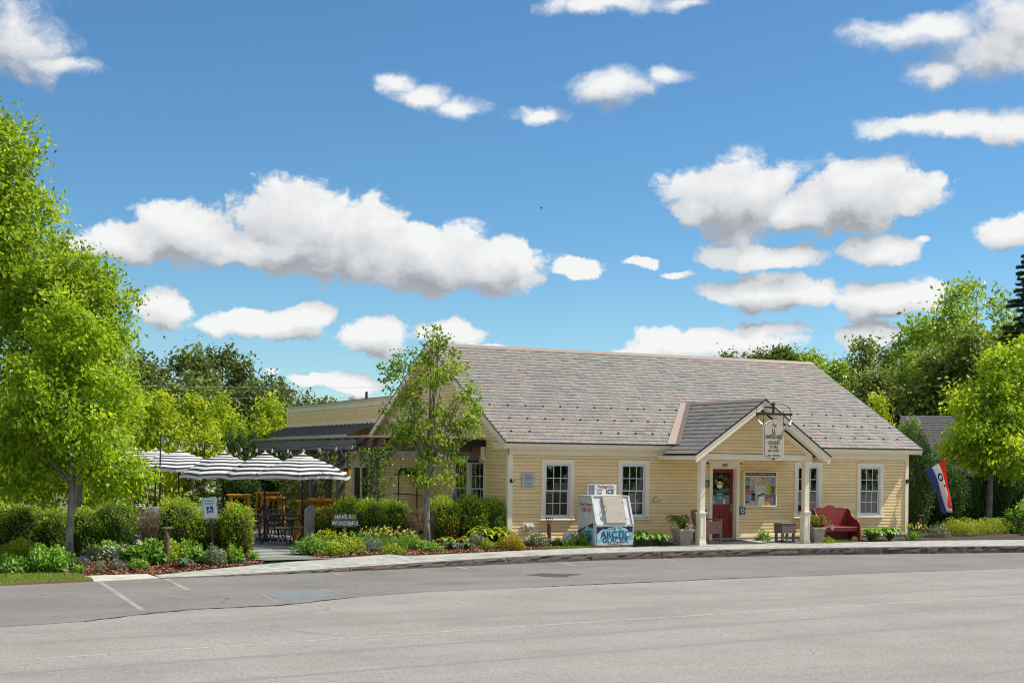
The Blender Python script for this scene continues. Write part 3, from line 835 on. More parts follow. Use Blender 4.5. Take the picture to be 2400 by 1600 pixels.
def glass():
    m = bpy.data.materials.new('window_glass'); m.use_nodes = True
    t = m.node_tree; out = t.nodes['Material Output']
    t.nodes.remove(t.nodes['Principled BSDF'])
    tr = nd(t, 'ShaderNodeBsdfTransparent', ins={'Color': (0.42, 0.45, 0.44, 1)})
    gl = nd(t, 'ShaderNodeBsdfGlossy', ins={'Color': (0.95, 0.97, 1, 1), 'Roughness': 0.015})
    lw = nd(t, 'ShaderNodeFresnel', ins={'IOR': 2.3})
    ms = nd(t, 'ShaderNodeMixShader')
    t.links.new(lw.outputs[0], ms.inputs[0]); t.links.new(tr.outputs[0], ms.inputs[1]); t.links.new(gl.outputs[0], ms.inputs[2])
    t.links.new(ms.outputs[0], out.inputs['Surface'])
    return m
M_GLASS = glass()

def slate_mat(name, src):
    m = bpy.data.materials.new(name); m.use_nodes = True
    t = m.node_tree; b = t.nodes['Principled BSDF']; b.inputs['Roughness'].default_value = 0.62; b.inputs['Specular IOR Level'].default_value = 0.35
    if src == 'obj':
        rnd = nd(t, 'ShaderNodeObjectInfo').outputs['Random']
    else:
        rnd = nd(t, 'ShaderNodeNewGeometry').outputs['Random Per Island']
    geo = nd(t, 'ShaderNodeNewGeometry')
    mp = nd(t, 'ShaderNodeMapping'); mp.inputs['Scale'].default_value = (0.32, 0.5, 1.5); mp.inputs['Location'].default_value = (3.3, 1.0, -.55)
    t.links.new(geo.outputs['Position'], mp.inputs['Vector'])
    n1 = nd(t, 'ShaderNodeTexNoise', ins={'Scale': 1.0, 'Detail': 2.0, 'Roughness': .5}); t.links.new(mp.outputs[0], n1.inputs['Vector'])
    v = mth(t, 'ADD', mth(t, 'MULTIPLY', n1.outputs['Fac'], 1.05), mth(t, 'MULTIPLY', rnd, 0.50))
    r = nd(t, 'ShaderNodeValToRGB'); el = r.color_ramp.elements
    el[0].position = .50; el[0].color = (0.205, 0.200, 0.188, 1)
    el[1].position = 1.0; el[1].color = (0.285, 0.240, 0.207, 1)
    for p, cc_ in ((.72, (0.250, 0.242, 0.224)), (.86, (0.268, 0.248, 0.222)), (.90, (0.290, 0.240, 0.208)), (.95, (0.278, 0.224, 0.190))):
        e = el.new(p); e.color = (*cc_, 1)
    t.links.new(v, r.inputs[0])
    # rust-brown streaks running down the slope, fine cleft grain
    mp2 = nd(t, 'ShaderNodeMapping'); mp2.inputs['Scale'].default_value = (3.2, 0.55, 0.55); t.links.new(geo.outputs['Position'], mp2.inputs['Vector'])
    n2 = nd(t, 'ShaderNodeTexNoise', ins={'Scale': 1.6, 'Detail': 5.0, 'Roughness': .7}); t.links.new(mp2.outputs[0], n2.inputs['Vector'])
    k = nd(t, 'ShaderNodeMapRange', ins={'From Min': .63, 'From Max': .80, 'To Max': 0.6}); t.links.new(n2.outputs['Fac'], k.inputs['Value'])
    mxn = nd(t, 'ShaderNodeMix'); mxn.data_type = 'RGBA'
    t.links.new(k.outputs[0], mxn.inputs[0]); t.links.new(r.outputs[0], mxn.inputs[6]); mxn.inputs[7].default_value = (0.30, 0.18, 0.10, 1)
    n3 = nd(t, 'ShaderNodeTexNoise', ins={'Scale': 14.0, 'Detail': 5.0, 'Roughness': .65}); t.links.new(geo.outputs['Position'], n3.inputs['Vector'])
    hs = nd(t, 'ShaderNodeHueSaturation')
    hs.inputs['Saturation'].default_value = 1.0
    rv = mth(t, 'FRACT', mth(t, 'MULTIPLY', rnd, 7.31))
    t.links.new(mth(t, 'ADD', mth(t, 'MULTIPLY_ADD', n3.outputs['Fac'], 0.28, 0.55), mth(t, 'MULTIPLY', rv, .13)), hs.inputs['Value'])
    t.links.new(mxn.outputs[2], hs.inputs['Color']); t.links.new(hs.outputs[0], b.inputs['Base Color'])
    bp = nd(t, 'ShaderNodeBump', ins={'Strength': .25, 'Distance': .004}); t.links.new(n3.outputs['Fac'], bp.inputs['Height']); t.links.new(bp.outputs[0], b.inputs['Normal'])
    return m
M_SLATE_O = slate_mat('roof_slate', 'obj')
M_SLATE_I = slate_mat('roof_slate_mass', 'isl')

store = thing('general_store', 'cream yellow clapboard general store with slate gable roof and columned porch', 'building')
L = 13.75; D = 10.27; ZE = 2.65; ZR = 5.638; OF = .35; OG = .26
SL = (ZR - ZE) / (D / 2 + OF)
Z0 = -0.05

# ---- walls: sheathing pieces around the openings, then one clapboard after another
WIN = [(0.977, 1.985), (3.372, 4.38), (9.416, 10.424), (11.757, 12.765)]       # outer casing x range
WZ = (0.61, 2.225)
DOOR = (6.40, 7.43, Z0, 2.17)
OPEN = [(a + .02, b - .02, WZ[0] + .03, WZ[1] - .02) for a, b in WIN] + [(DOOR[0] + .02, DOOR[1] - .02, Z0, 2.15)]
def wall_pieces(lo, hi, zlo, zhi, opens):
    """rectangles (u0,u1,z0,z1) of a wall minus its openings"""
    us = sorted({lo, hi} | {o[0] for o in opens} | {o[1] for o in opens})
    res = []
    for a, b in zip(us, us[1:]):
        m = (a + b) / 2
        o = [q for q in opens if q[0] <= m <= q[1]]
        if not o: res.append((a, b, zlo, zhi))
        else:
            if o[0][2] > zlo + .01: res.append((a, b, zlo, o[0][2]))
            if o[0][3] < zhi - .01: res.append((a, b, o[0][3], zhi))
    return res
fw = MB()
for a, b, c, d in wall_pieces(0.0, L, Z0 - .2, 2.64, OPEN): fw.b2((a, 0.012, c), (b, .14, d))
front_wall = fw.build('front_wall', M_WALLIN, store)
EXPO = 0.0935
BT = 0.012
def clap_mesh(n_len, nm):
    return None
def clapboard(parent, p0, p1, zb, h, out, cut0=0.0, cut1=0.0, m=None):
    """one board from p0 to p1 (xy), lower edge at zb, facing 'out'; cut shifts the upper corners (rake cut)"""
    p0 = Vector((*p0, 0)); p1 = Vector((*p1, 0)); o = Vector((*out, 0)); d = (p1 - p0).normalized()
    lo, hi = zb, zb + h - .007          # gap bares dark sheathing, standing in for the shade line under the lap
    q0, q1 = p0 + d * cut0, p1 - d * cut1
    V = [p0 + Vector((0, 0, lo)), p1 + Vector((0, 0, lo)), q1 + Vector((0, 0, hi)), q0 + Vector((0, 0, hi)),
         p0 + o * BT + Vector((0, 0, lo)), p1 + o * BT + Vector((0, 0, lo)), q1 + o * .003 + Vector((0, 0, hi)), q0 + o * .003 + Vector((0, 0, hi))]
    mb = MB().add(V, [(0, 3, 2, 1), (4, 5, 6, 7), (0, 1, 5, 4), (3, 7, 6, 2), (0, 4, 7, 3), (1, 2, 6, 5)])
    return mb.build('clapboard', m or M_CLAP, parent)
CASING = [(a, b, WZ[0] - .045, WZ[1]) for a, b in WIN] + [(DOOR[0], DOOR[1], Z0 - .1, 2.17), (DOOR[0] - .1, DOOR[1] + .1, 2.12, 2.235)]
def courses(parent, lo, hi, zlo, zhi, opens, along, out, fixed, rsd=1):
    z = zlo
    rr = random.Random(rsd)
    while z < zhi - .01:
        h = min(EXPO, zhi - z)
        zm = z + h / 2
        blk = sorted([(o[0], o[1]) for o in opens if o[2] < zm < o[3]])
        segs = []; u = lo
        for a, b in blk:
            if a > u + .02: segs.append((u, a))
            u = max(u, b)
        if u < hi - .02: segs.append((u, hi))
        for a, b in segs:
            P = lambda u: (u, fixed) if along == 'x' else (fixed, u)
            cuts = [a]
            if b - a > 3.2 and rr.random() < .5: cuts.append(rr.uniform(a + 1, b - 1))
            cuts.append(b)
            for c, e in zip(cuts, cuts[1:]):
                clapboard(parent, P(c + .0015), P(e - .0015), z, h, out)
        z += EXPO
courses(front_wall, 0.115, L - .115, 0.10, 2.335, CASING, 'x', (0, -1), .012)
MB().b2((0.0, -.006, Z0 - .25), (L, .01, .03)).build('foundation', mat('concrete', (0.34, 0.33, 0.31), rough=.9), store)
for (a, b) in ((0.115, 6.40), (7.43, L - .115)):
    MB().b2((a, -.022, .03), (b, .012, .105)).build('water_table', M_TRIM, front_wall)

# gable wall (left) and its boards; the right gable and back wall close the volume
GWIN = [(1.43, 3.68, .60, 2.24)]
def roof_z(y): return ZE + SL * (y + OF) if y < D / 2 else ZE + SL * (D - y + OF)
gw = MB()
for a, b, c, d in wall_pieces(0.02, D, Z0 - .2, 2.5, [(a + .02, b - .02, c + .03, d - .02) for a, b, c, d in GWIN]): gw.b2((0.0, a, c), (.12, b, d))
gw.prism([(0.0, 0.02, 2.5), (0.0, D, 2.5), (0.0, D, roof_z(D) - .06), (0.0, D / 2, ZR - .09), (0.0, 0.02, roof_z(0.02) - .06)], (.12, 0, 0))
gable_wall = gw.build('gable_wall', M_WALLIN, store)
courses(gable_wall, .10, D, 0.10, 2.62, [(a, b, c - .04, d) for a, b, c, d in GWIN], 'y', (-1, 0), 0.0, 3)
z = 0.10 + EXPO * 27
while z < ZR - .25:
    y0 = max(.1, (z - ZE) / SL - OF + .07); y1 = D - max(0, ((z - ZE) / SL - OF + .07)); y1 = min(y1, D)
    y0h = max(.1, (z + EXPO - ZE) / SL - OF + .07)
    clapboard(gable_wall, (0, y0), (0, y1), z, EXPO, (-1, 0), cut0=max(0, y0h - y0), cut1=max(0, y0h - y0))
    z += EXPO
rw = MB()
rw.b2((L - .12, 0.02, Z0 - .2), (L, D, 2.5))
rw.prism([(L - .12, 0.02, 2.5), (L - .12, D, 2.5), (L - .12, D, roof_z(D) - .06), (L - .12, D / 2, ZR - .09), (L - .12, 0.02, roof_z(.02) - .06)], (.12, 0, 0))
rw.b2((0, D - .12, Z0 - .2), (L, D, 2.6))
rw.build('rear_wall', M_CLAP, store)
MB().b2((0.13, .15, -.06), (L - .13, D - .13, -.02)).build('interior_floor', M_ROOM, store)
MB().b2((.13, 3.9, 0), (L - .13, 4.0, 2.6)).build('interior_partition', M_ROOM, store)
MB().b2((.13, .15, 2.62), (L - .13, 4.0, 2.66)).build('interior_ceiling', M_ROOM, store)
shelf = MB()
for i in range(9):
    xx = .6 + i * 1.5
    if 5.9 < xx < 8: continue
    for k in range(3): shelf.b2((xx, 1.4, .35 + k * .42), (xx + .9, 1.7, .39 + k * .42))
    shelf.b2((xx - .02, 1.4, 0), (xx, 1.7, 1.65)); shelf.b2((xx + .9, 1.4, 0), (xx + .92, 1.7, 1.65))
shelf.build('interior_shelving', flat('shelf_wood', (.16, .09, .05)), store)
goods = random.Random(3)
for i in range(26):
    xx = goods.uniform(.7, 12.8); k = goods.randrange(3)
    if 5.8 < xx < 8.2: continue
    MB().b2((xx, 1.42, .39 + k * .42), (xx + goods.uniform(.1, .22), 1.6, .39 + k * .42 + goods.uniform(.12, .3))).build('goods', flat('goods_%d' % (i % 5), [(.35, .05, .04), (.4, .32, .08), (.1, .2, .3), (.5, .48, .42), (.08, .2, .08)][i % 5]), store)

# ---- corner boards, frieze, cornice
MB().b2((0, -.028, .03), (.115, .012, 2.335)).build('corner_board', M_TRIM, store)
MB().b2((-.028, -.028, .03), (-.0005, .10, 2.335)).build('corner_board', M_TRIM, store)
MB().b2((L - .115, -.028, .03), (L + .01, .012, 2.335)).build('corner_board', M_TRIM, store)
MB().b2((-.03, -.03, 2.335), (L + .01, .012, 2.52)).build('frieze', M_TRIM, store)
MB().b2((-.034, -.03, 2.33), (-.001, .34, 2.52)).build('frieze_return', M_TRIM, store)
cor = MB()
cor.prism([(-OG, -.03, 2.505), (-OG, -OF + .10, 2.505), (-OG, -OF + .09, 2.56), (-OG, -OF + .02, 2.565), (-OG, -OF + .015, 2.60), (-OG, -OF, 2.61), (-OG, -OF, 2.642), (-OG, -.03, 2.642)], (L + 2 * OG, 0, 0))
cor.build('cornice', M_TRIM, store)
cr2 = MB()      # short boxed return on the gable side
cr2.b2((-OG - .004, -.029, 2.503), (-.004, .42, 2.60)); cr2.b2((-OG - .03, -.04, 2.60), (-.004, .46, 2.637))
cr2.build('cornice_return', M_TRIM, store)
MB().b2((-OG - .02, -OF - .03, 2.645), (L + OG + .02, -OF + .02, 2.662)).build('drip_edge', M_DRIP, store)

# ---- main roof: deck, slates, ridge cap, rakes, snow guards
cs = math.cos(math.atan(SL)); sn = math.sin(math.atan(SL))
UP = Vector((0, cs, sn)); NR = Vector((0, -sn, cs))
RL = (D / 2 + OF) / cs
O0 = Vector((-OG, -OF, ZE))
rf = MB()
th = .05
rf.prism([(-OG, -OF, ZE), (-OG, D / 2, ZR), (-OG, D / 2, ZR - th), (-OG, -OF, ZE - th * .2)], (L + 2 * OG, 0, 0))
rf.prism([(-OG, D + OF, ZE), (-OG, D / 2, ZR), (-OG, D / 2, ZR - th), (-OG, D + OF, ZE - th * .2)], (L + 2 * OG, 0, 0))
roof = rf.build('roof', mat('roof_felt', (.06, .058, .055), rough=.9), store)
XC, YG, ZPA, PW = 6.905, -1.95, 3.93, 2.255
PS = (ZPA - 2.40) / PW
def porch_z(x): return ZPA - PS * abs(x - XC)
SW, SH, SE, ST = .283, .36, .2, .009
def slate_verts(w, h, t, lift):
    # local: x across, y up slope, z out. lower edge lifted by the courses below
    return [(-w / 2, 0, lift - t), (w / 2, 0, lift - t), (w / 2, h, 0), (-w / 2, h, 0), (-w / 2, 0, lift), (w / 2, 0, lift), (w / 2, h, t), (-w / 2, h, t)]
SF = [(0, 3, 2, 1), (4, 5, 6, 7), (0, 1, 5, 4), (1, 2, 6, 5), (2, 3, 7, 6), (3, 0, 4, 7)]
slate_mesh = MB().add(slate_verts(SW - .009, SH, ST, .031), SF).mesh('slate', M_SLATE_O)
slots = []
rr = random.Random(21)
nrow = int((RL - .06) / SE) + 1
for r_ in range(nrow):
    s0 = r_ * SE
    h = min(SH, RL - s0)
    u = -(SW / 2 if r_ % 2 else 0) + rr.uniform(-.03, .03)
    while u < L + 2 * OG:
        w = SW + rr.uniform(-.03, .03)
        a, b = max(0, u), min(L + 2 * OG, u + w)
        if b - a > .05:
            c = O0 + Vector(((a + b) / 2, 0, 0)) + UP * s0
            cm = c + UP * SE * .6
            if not (abs(cm.x - XC) < PW and cm.z < porch_z(cm.x) - .03 and cm.y < 2.2):
                slots.append((c, b - a, h, (c - Vector((-16.6, -34.1, 2.1))).length))
        u += w
slots.sort(key=lambda q: q[3])
BASE = Matrix(((1, 0, 0), (0, cs, -sn), (0, sn, cs))).to_4x4()
def jit(rr): return Matrix.Rotation(rr.gauss(0, .004), 4, 'Z') @ Matrix.Rotation(rr.gauss(0, .004), 4, 'X')
for c, w, h, _ in slots[:300]:
    o = link('slate', slate_mesh, roof)
    o.matrix_local = Matrix.Translation(c + NR * .004) @ BASE @ jit(rr) @ Matrix.Diagonal((w / SW, h / SH, 1, 1))
V = []; F = []
for c, w, h, _ in slots[300:]:
    M4 = Matrix.Translation(c + NR * .004) @ BASE @ jit(rr)
    n = len(V)
    V += [tuple(M4 @ Vector(p)) for p in slate_verts(w - .009, h, ST + rr.uniform(0, .004), .030 + rr.uniform(-.002, .006))]
    F += [tuple(i + n for i in f) for f in SF]
o = MB().add(V, F).build('slates', M_SLATE_I, roof); o['kind'] = 'stuff'
# rear slope, same slates as one course-textured mass
V = []; F = []
for r_ in range(0, nrow, 1):
    u = 0
    while u < L + 2 * OG:
        w = SW; n = len(V)
        M4 = Matrix.Translation((-OG + u + w / 2, D + OF, ZE)) @ Matrix(((-1, 0, 0), (0, -cs, sn), (0, sn, cs))).to_4x4() @ Matrix.Translation((0, r_ * SE, .004))
        V += [tuple(M4 @ Vector(p)) for p in slate_verts(w - .005, min(SH, RL - r_ * SE), ST, .026)]; F += [tuple(i + n for i in f) for f in SF]
        u += w * 2 if False else w
o = MB().add(V, F).build('rear_slates', M_SLATE_I, roof); o['kind'] = 'stuff'
rc = MB()
rc.prism([(-OG - .01, D / 2, ZR + .045), (-OG - .01, D / 2 - .17, ZR - .17 * SL + .04), (-OG - .01, D / 2 - .17, ZR - .17 * SL + .025), (-OG - .01, D / 2, ZR + .02), (-OG - .01, D / 2 + .17, ZR - .17 * SL + .025), (-OG - .01, D / 2 + .17, ZR - .17 * SL + .04)], (L + 2 * OG + .02, 0, 0))
rc.build('ridge_cap', M_COPPER, roof)
for x0 in (-OG - .012, L + OG - .03):
    for sg in (0, 1):
        ys = lambda y: y if not sg else D - y
        MB().prism([(x0, ys(-OF - .01), ZE - .005), (x0, ys(D / 2), ZR - .012), (x0, ys(D / 2), ZR - .20), (x0, ys(-OF + .06), ZE - .16)], (.042, 0, 0)).build('rake_board', M_TRIM, store)
        MB().prism([(x0 - .006, ys(-OF - .03), ZE + .02), (x0 - .006, ys(D / 2), ZR + .018), (x0 - .006, ys(D / 2), ZR - .012), (x0 - .006, ys(-OF - .03), ZE - .008)], (.06, 0, 0)).build('rake_edge', M_DRIP, roof)
        MB().prism([(x0 + .05, ys(-OF + .1), ZE - .03), (x0 + .05, ys(D / 2), ZR - .085), (x0 + .05, ys(D / 2), ZR - .1), (x0 + .05, ys(-OF + .1), ZE - .045)], (.215 if x0 < 0 else -.215, 0, 0)).build('soffit', M_TRIM, store)
        if x0 < 0:
            MB().prism([(-.03, ys(.10), roof_z(.10) - .06), (-.03, ys(D / 2), ZR - .1), (-.03, ys(D / 2), ZR - .24), (-.03, ys(.10), roof_z(.10) - .2)], (.028, 0, 0)).build('frieze_rake', M_TRIM, store)
guard = MB()
guard.b2((-.03, -.01, 0), (.03, .09, .01)); guard.b2((-.035, -.012, 0), (.035, .0, .04)); guard.b2((-.01, 0, .01), (.01, .07, .032))
guard_mesh = guard.mesh('snow_guard', M_BLACK)
for yy, off in ((1.54, .42), (.86, .70), (.17, .42)):
    for i in range(26):
        xx = off - .27 + i * .555
        p = Vector((xx, yy, ZE + SL * (yy + OF))) + NR * .04
        if xx > L + .1 or (abs(xx - XC) < PW + .15 and p.z < porch_z(xx) + .12): continue
        if yy < .3 and 1.2 < xx < 2.6: continue
        o = link('snow_guard', guard_mesh, roof); o.matrix_local = Matrix.Translation(p) @ BASE @ Matrix.Rotation(rr.gauss(0, .05), 4, 'Z') @ Matrix.Scale(.62, 4)

# ---- windows
def make_window(parent, name, M4, x0, x1, z0, z1, cas=.105, cols=3, sill=True, double=False):
    """six-over-six sash window; local frame x along the wall, -y outwards"""
    def lk(o): o.matrix_local = M4; return o
    mb = MB()
    mb.b2((x0, -.034, z0 + .03), (x0 + cas, .06, z1 - cas)); mb.b2((x1 - cas, -.034, z0 + .03), (x1, .06, z1 - cas))
    mb.b2((x0, -.036, z1 - cas), (x1, .06, z1)); mb.b2((x0 - .008, -.042, z1 - .006), (x1 + .008, .012, z1 + .012))
    w = lk(mb.build(name, M_TRIM, parent))
    if sill:
        MB().prism([(x0 - .025, .05, z0 + .02), (x0 - .025, -.052, z0 - .005), (x0 - .025, -.052, z0 - .04), (x0 - .025, -.03, z0 - .045), (x0 - .025, .05, z0 - .045)], (x1 - x0 + .05, 0, 0)).build('sill', M_TRIM, w)
    a, b, c, d = x0 + cas, x1 - cas, z0 + .02, z1 - cas
    fr = MB(); t = .035
    fr.b2((a, -.02, c), (a + t, .07, d)); fr.b2((b - t, -.02, c), (b, .07, d)); fr.b2((a, -.021, d - t), (b, .07, d)); fr.b2((a, -.022, c), (b, .07, c + t * .9))
    fr.build('frame', M_WHITE, w)
    a += t; b -= t; c += t * .9; d -= t; mid = (c + d) / 2
    for (s0, s1, yy, nm) in ((mid - .018, d, .012, 'upper_sash'), (c, mid + .018, .04, 'lower_sash')):
        sh = MB(); q = .036; bt = .06 if nm == 'lower_sash' else .036
        sh.b2((a, yy, s0), (a + q, yy + .028, s1)); sh.b2((b - q, yy, s0), (b, yy + .028, s1)); sh.b2((a, yy + .001, s1 - q), (b, yy + .027, s1)); sh.b2((a, yy + .001, s0), (b, yy + .027, s0 + bt))
        ga, gb, gc, gd = a + q, b - q, s0 + bt, s1 - q
        pw = (gb - ga) / cols; ph = (gd - gc) / 2
        for i in range(1, cols): sh.b2((ga + pw * i - .009, yy + .003, gc), (ga + pw * i + .009, yy + .022, gd))
        sh.b2((ga, yy + .004, gc + ph - .009), (gb, yy + .021, gc + ph + .009))
        sh.build(nm, M_WHITE, w)
        for i in range(cols):
            for k in range(2):
                MB().box((ga + pw * (i + .5), yy + .013, gc + ph * (k + .5)), (pw - .01, .003, ph - .01), rot=(rr.gauss(0, .003), 0, rr.gauss(0, .003))).build('pane', M_GLASS, w)
    return w
for a, b in WIN: make_window(store, 'window', Matrix.Identity(4), a, b, *WZ)
GM = Matrix.Rotation(-PI / 2, 4, 'Z')            # local x -> -y world, local -y -> -x world
for a, b in ((1.43, 2.56), (2.55, 3.68)): make_window(store, 'side_window', GM, -b, -a, .60, 2.24, cas=.09)

# ---- door in its cased opening
dr = MB()
x0, x1 = DOOR[0], DOOR[1]
dr.b2((x0, -.04, Z0), (x0 + .10, .03, 2.03)); dr.b2((x1 - .10, -.04, Z0), (x1, .03, 2.03)); dr.b2((x0, -.041, 2.03), (x1, .03, 2.19))
dr.prism([(x0 - .02, -.04, 2.19), (x0 - .09, -.10, 2.235), (x1 + .09, -.10, 2.235), (x1 + .02, -.04, 2.19)], (0, .06, 0)); dr.b2((x0 - .09, -.10, 2.235), (x1 + .09, .01, 2.25))
dr.b2((x0 + .10, .03, Z0), (x0 + .12, .2, 2.03)); dr.b2((x1 - .12, .03, Z0), (x1 - .10, .2, 2.03)); dr.b2((x0 + .1, .03, 2.01), (x1 - .1, .2, 2.03))
door_frame = dr.build('door_frame', M_TRIM, store)
dl = MB(); a, b = x0 + .122, x1 - .122; y0, y1 = .12, .165
gl = (a + .085, b - .085, .99, 1.90)
dl.b2((a, y0, -.02), (a + .085, y1, 2.01)); dl.b2((b - .085, y0, -.02), (b, y1, 2.01)); dl.b2((a + .085, y0, 1.90), (b - .085, y1, 2.01)); dl.b2((a + .085, y0, .79), (b - .085, y1, .99))
dl.b2((a + .085, y0, -.02), (b - .085, y1, .22)); mid = (a + b) / 2
dl.b2((mid - .05, y0, .22), (mid + .05, y1, .79))
for p, q in ((a + .085, mid - .05), (mid + .05, b - .085)):
    dl.b2((p, y0 + .018, .22), (q, y1, .79)); dl.b2((p + .05, y0 + .006, .27), (q - .05, y1, .74))
door = dl.build('door', M_RED, store)
MB().b2((gl[0], y0 + .02, gl[2]), (gl[1], y0 + .024, gl[3])).build('pane', M_GLASS, door)
h = MB(); h.tube([(b - .045, y0, .82), (b - .045, y0 - .05, .82), (b - .16, y0 - .055, .82)], .011, 8); h.b2((b - .07, y0 - .008, .74), (b - .02, y0, 1.0))
h.build('handle', mat('brass', (.5, .38, .16), metal=.8, rough=.35), door)
MB().b2((a, .03, -.045), (b, .2, -.02)).build('threshold', flat('threshold_wood', (.3, .2, .12)), door_frame)
text(door_frame, '305', .135, (6.915, -.043, 2.11), FRONT, M_BLACK, xs=.95, off=.003)
# stickers on the door glass
M_TEAL = flat('teal_print', (.02, .22, .24)); M_PAPER = flat('white_print', (.75, .75, .72)); M_GOLD = flat('gold_print', (.62, .33, .06))
st = MB()
st.prism([(6.86 + .105 * math.cos(t) * (1 if math.sin(t) < 0 else .75), y0 + .0165, 1.555 + (.11 if math.sin(t) < 0 else .10) * math.sin(t)) for t in np.linspace(0, 2 * PI, 21)[:-1]], (0, .003, 0))
st.build('shop_sticker', M_PAPER, door)
MB().prism([(6.72, y0 + .0125, 1.575), (6.74, y0 + .0125, 1.615), (6.86, y0 + .0125, 1.59), (6.98, y0 + .0125, 1.615), (7.0, y0 + .0125, 1.575), (6.86, y0 + .0125, 1.55)], (0, .003, 0)).build('sticker_banner', M_GOLD, door)
MB().prism([(6.70, y0 + .0125, 1.70), (6.73, y0 + .0125, 1.71), (6.80, y0 + .0125, 1.58), (6.78, y0 + .0125, 1.57)], (0, .003, 0)).build('sticker_ladle', M_GOLD, door)
cls = MB().b2((6.745, y0 + .014, 1.13), (6.98, y0 + .018, 1.33)).build('closed_sign', M_TEAL, door)
text(door, 'Sorry', .075, (6.862, y0 + .0125, 1.285), FRONT, M_PAPER, xs=.9, shear=.3)
text(door, "WE'RE", .03, (6.862, y0 + .0125, 1.225), FRONT, M_PAPER)
text(door, 'CLOSED', .055, (6.862, y0 + .0125, 1.17), FRONT, M_PAPER, xs=.95, off=.0015)
MB().prism([(6.60, y0 + .014, 1.01), (6.70, y0 + .014, 1.01), (6.70, y0 + .014, 1.08), (6.65, y0 + .014, 1.14), (6.60, y0 + .014, 1.08)], (0, .003, 0)).build('house_sticker', flat('pale_teal_print', (.3, .5, .48)), door)
MB().b2((6.985, y0 + .014, .995), (7.05, y0 + .017, 1.075)).build('small_sticker', M_PAPER, door)
MB().b2((6.97, y0 + .014, 1.10), (7.07, y0 + .017, 1.125)).build('small_sticker', M_PAPER, door)

# ---- porch: two panelled posts, beam, gable with clapboards, slated roof, copper valley
for px_ in (5.135, 8.665):
    p = MB(); py = -1.5; zb0 = gz(py)
    p.b2((px_ - .078, py - .078, .83), (px_ + .078, py + .078, 2.16))
    post = p.build('porch_post', M_TRIM, store)
    q = MB(); q.b2((px_ - .10, py - .10, zb0), (px_ + .10, py + .10, .80)); q.b2((px_ - .122, py - .122, .80), (px_ + .122, py + .122, .832))
    q.b2((px_ - .112, py - .112, zb0), (px_ + .112, py + .112, zb0 + .08))
    for s_ in (-1, 1):
        q.b2((px_ + s_ * .06 - .01, py - .108, .16), (px_ + s_ * .06 + .01, py - .10, .74)); q.b2((px_ - .108, py + s_ * .06 - .01, .16), (px_ - .10, py + s_ * .06 + .01, .74))
        zz = .45 + s_ * .278
        q.b2((px_ - .06, py - .108, zz - .012), (px_ + .06, py - .10, zz + .012)); q.b2((px_ - .108, py - .06, zz - .012), (px_ - .10, py + .06, zz + .012))
    q.build('plinth', M_TRIM, post)
    c = MB(); c.lathe([(.112, 2.14), (.12, 2.17), (.15, 2.215), (.185, 2.235), (.185, 2.262)], (px_, py, 0), n=4)
    for i in range(len(c.v)):
        x_, y_, z_ = c.v[i]; dx, dy = x_ - px_, y_ - py; k = math.cos(PI / 4); c.v[i] = (px_ + dx * k - dy * k, py + dx * k + dy * k, z_)
    c.build('capital', M_TRIM, post)
bm_ = MB(); bm_.b2((4.98, -1.60, 2.263), (8.82, -1.40, 2.43)); bm_.b2((4.99, -1.40, 2.265), (5.19, -.03, 2.428)); bm_.b2((8.61, -1.40, 2.265), (8.81, -.03, 2.428))
bm_.build('porch_beam', M_TRIM, store)
MB().b2((5.19, -1.40, 2.41), (8.61, -.03, 2.424)).build('porch_ceiling', M_TRIM, store)
pg = MB(); pg.prism([(4.99, -1.585, 2.43), (8.82, -1.585, 2.43), (XC, -1.585, porch_z(XC) - .17)], (0, .05, 0))
porch_gable = pg.build('porch_gable', M_WALLIN, store)
z = 2.45
while z < 3.55:
    hw = (ZPA - .20 - z) / PS; hw2 = (ZPA - .20 - z - EXPO) / PS
    if hw2 < .05: break
    clapboard(porch_gable, (XC - hw, -1.585), (XC + hw, -1.585), z, EXPO, (0, -1), cut0=hw - hw2, cut1=hw - hw2)
    z += EXPO
pr_ = MB(); VY = lambda x: -OF + (porch_z(x) - ZE) / SL          # where the porch plane meets the main roof
for sg in (-1, 1):
    xe = XC + sg * PW
    pr_.prism([(xe, YG, 2.40), (XC, YG, ZPA), (XC, YG, ZPA - .04), (xe, YG, 2.36)], (0, 1.6, 0))
    pr_.add([(xe, YG + 1.6, 2.40), (XC, YG + 1.6, ZPA), (XC, VY(XC) + .03, ZPA), (XC + sg * (PW - (ZE - 2.40) / PS), -OF, ZE), (xe, -.36, 2.40)], [(0, 1, 2, 3, 4)])
porch_roof = pr_.build('porch_roof', mat('roof_felt', (.06, .058, .055)), store)
pc, psn = math.cos(math.atan(PS)), math.sin(math.atan(PS))
PL = PW / pc
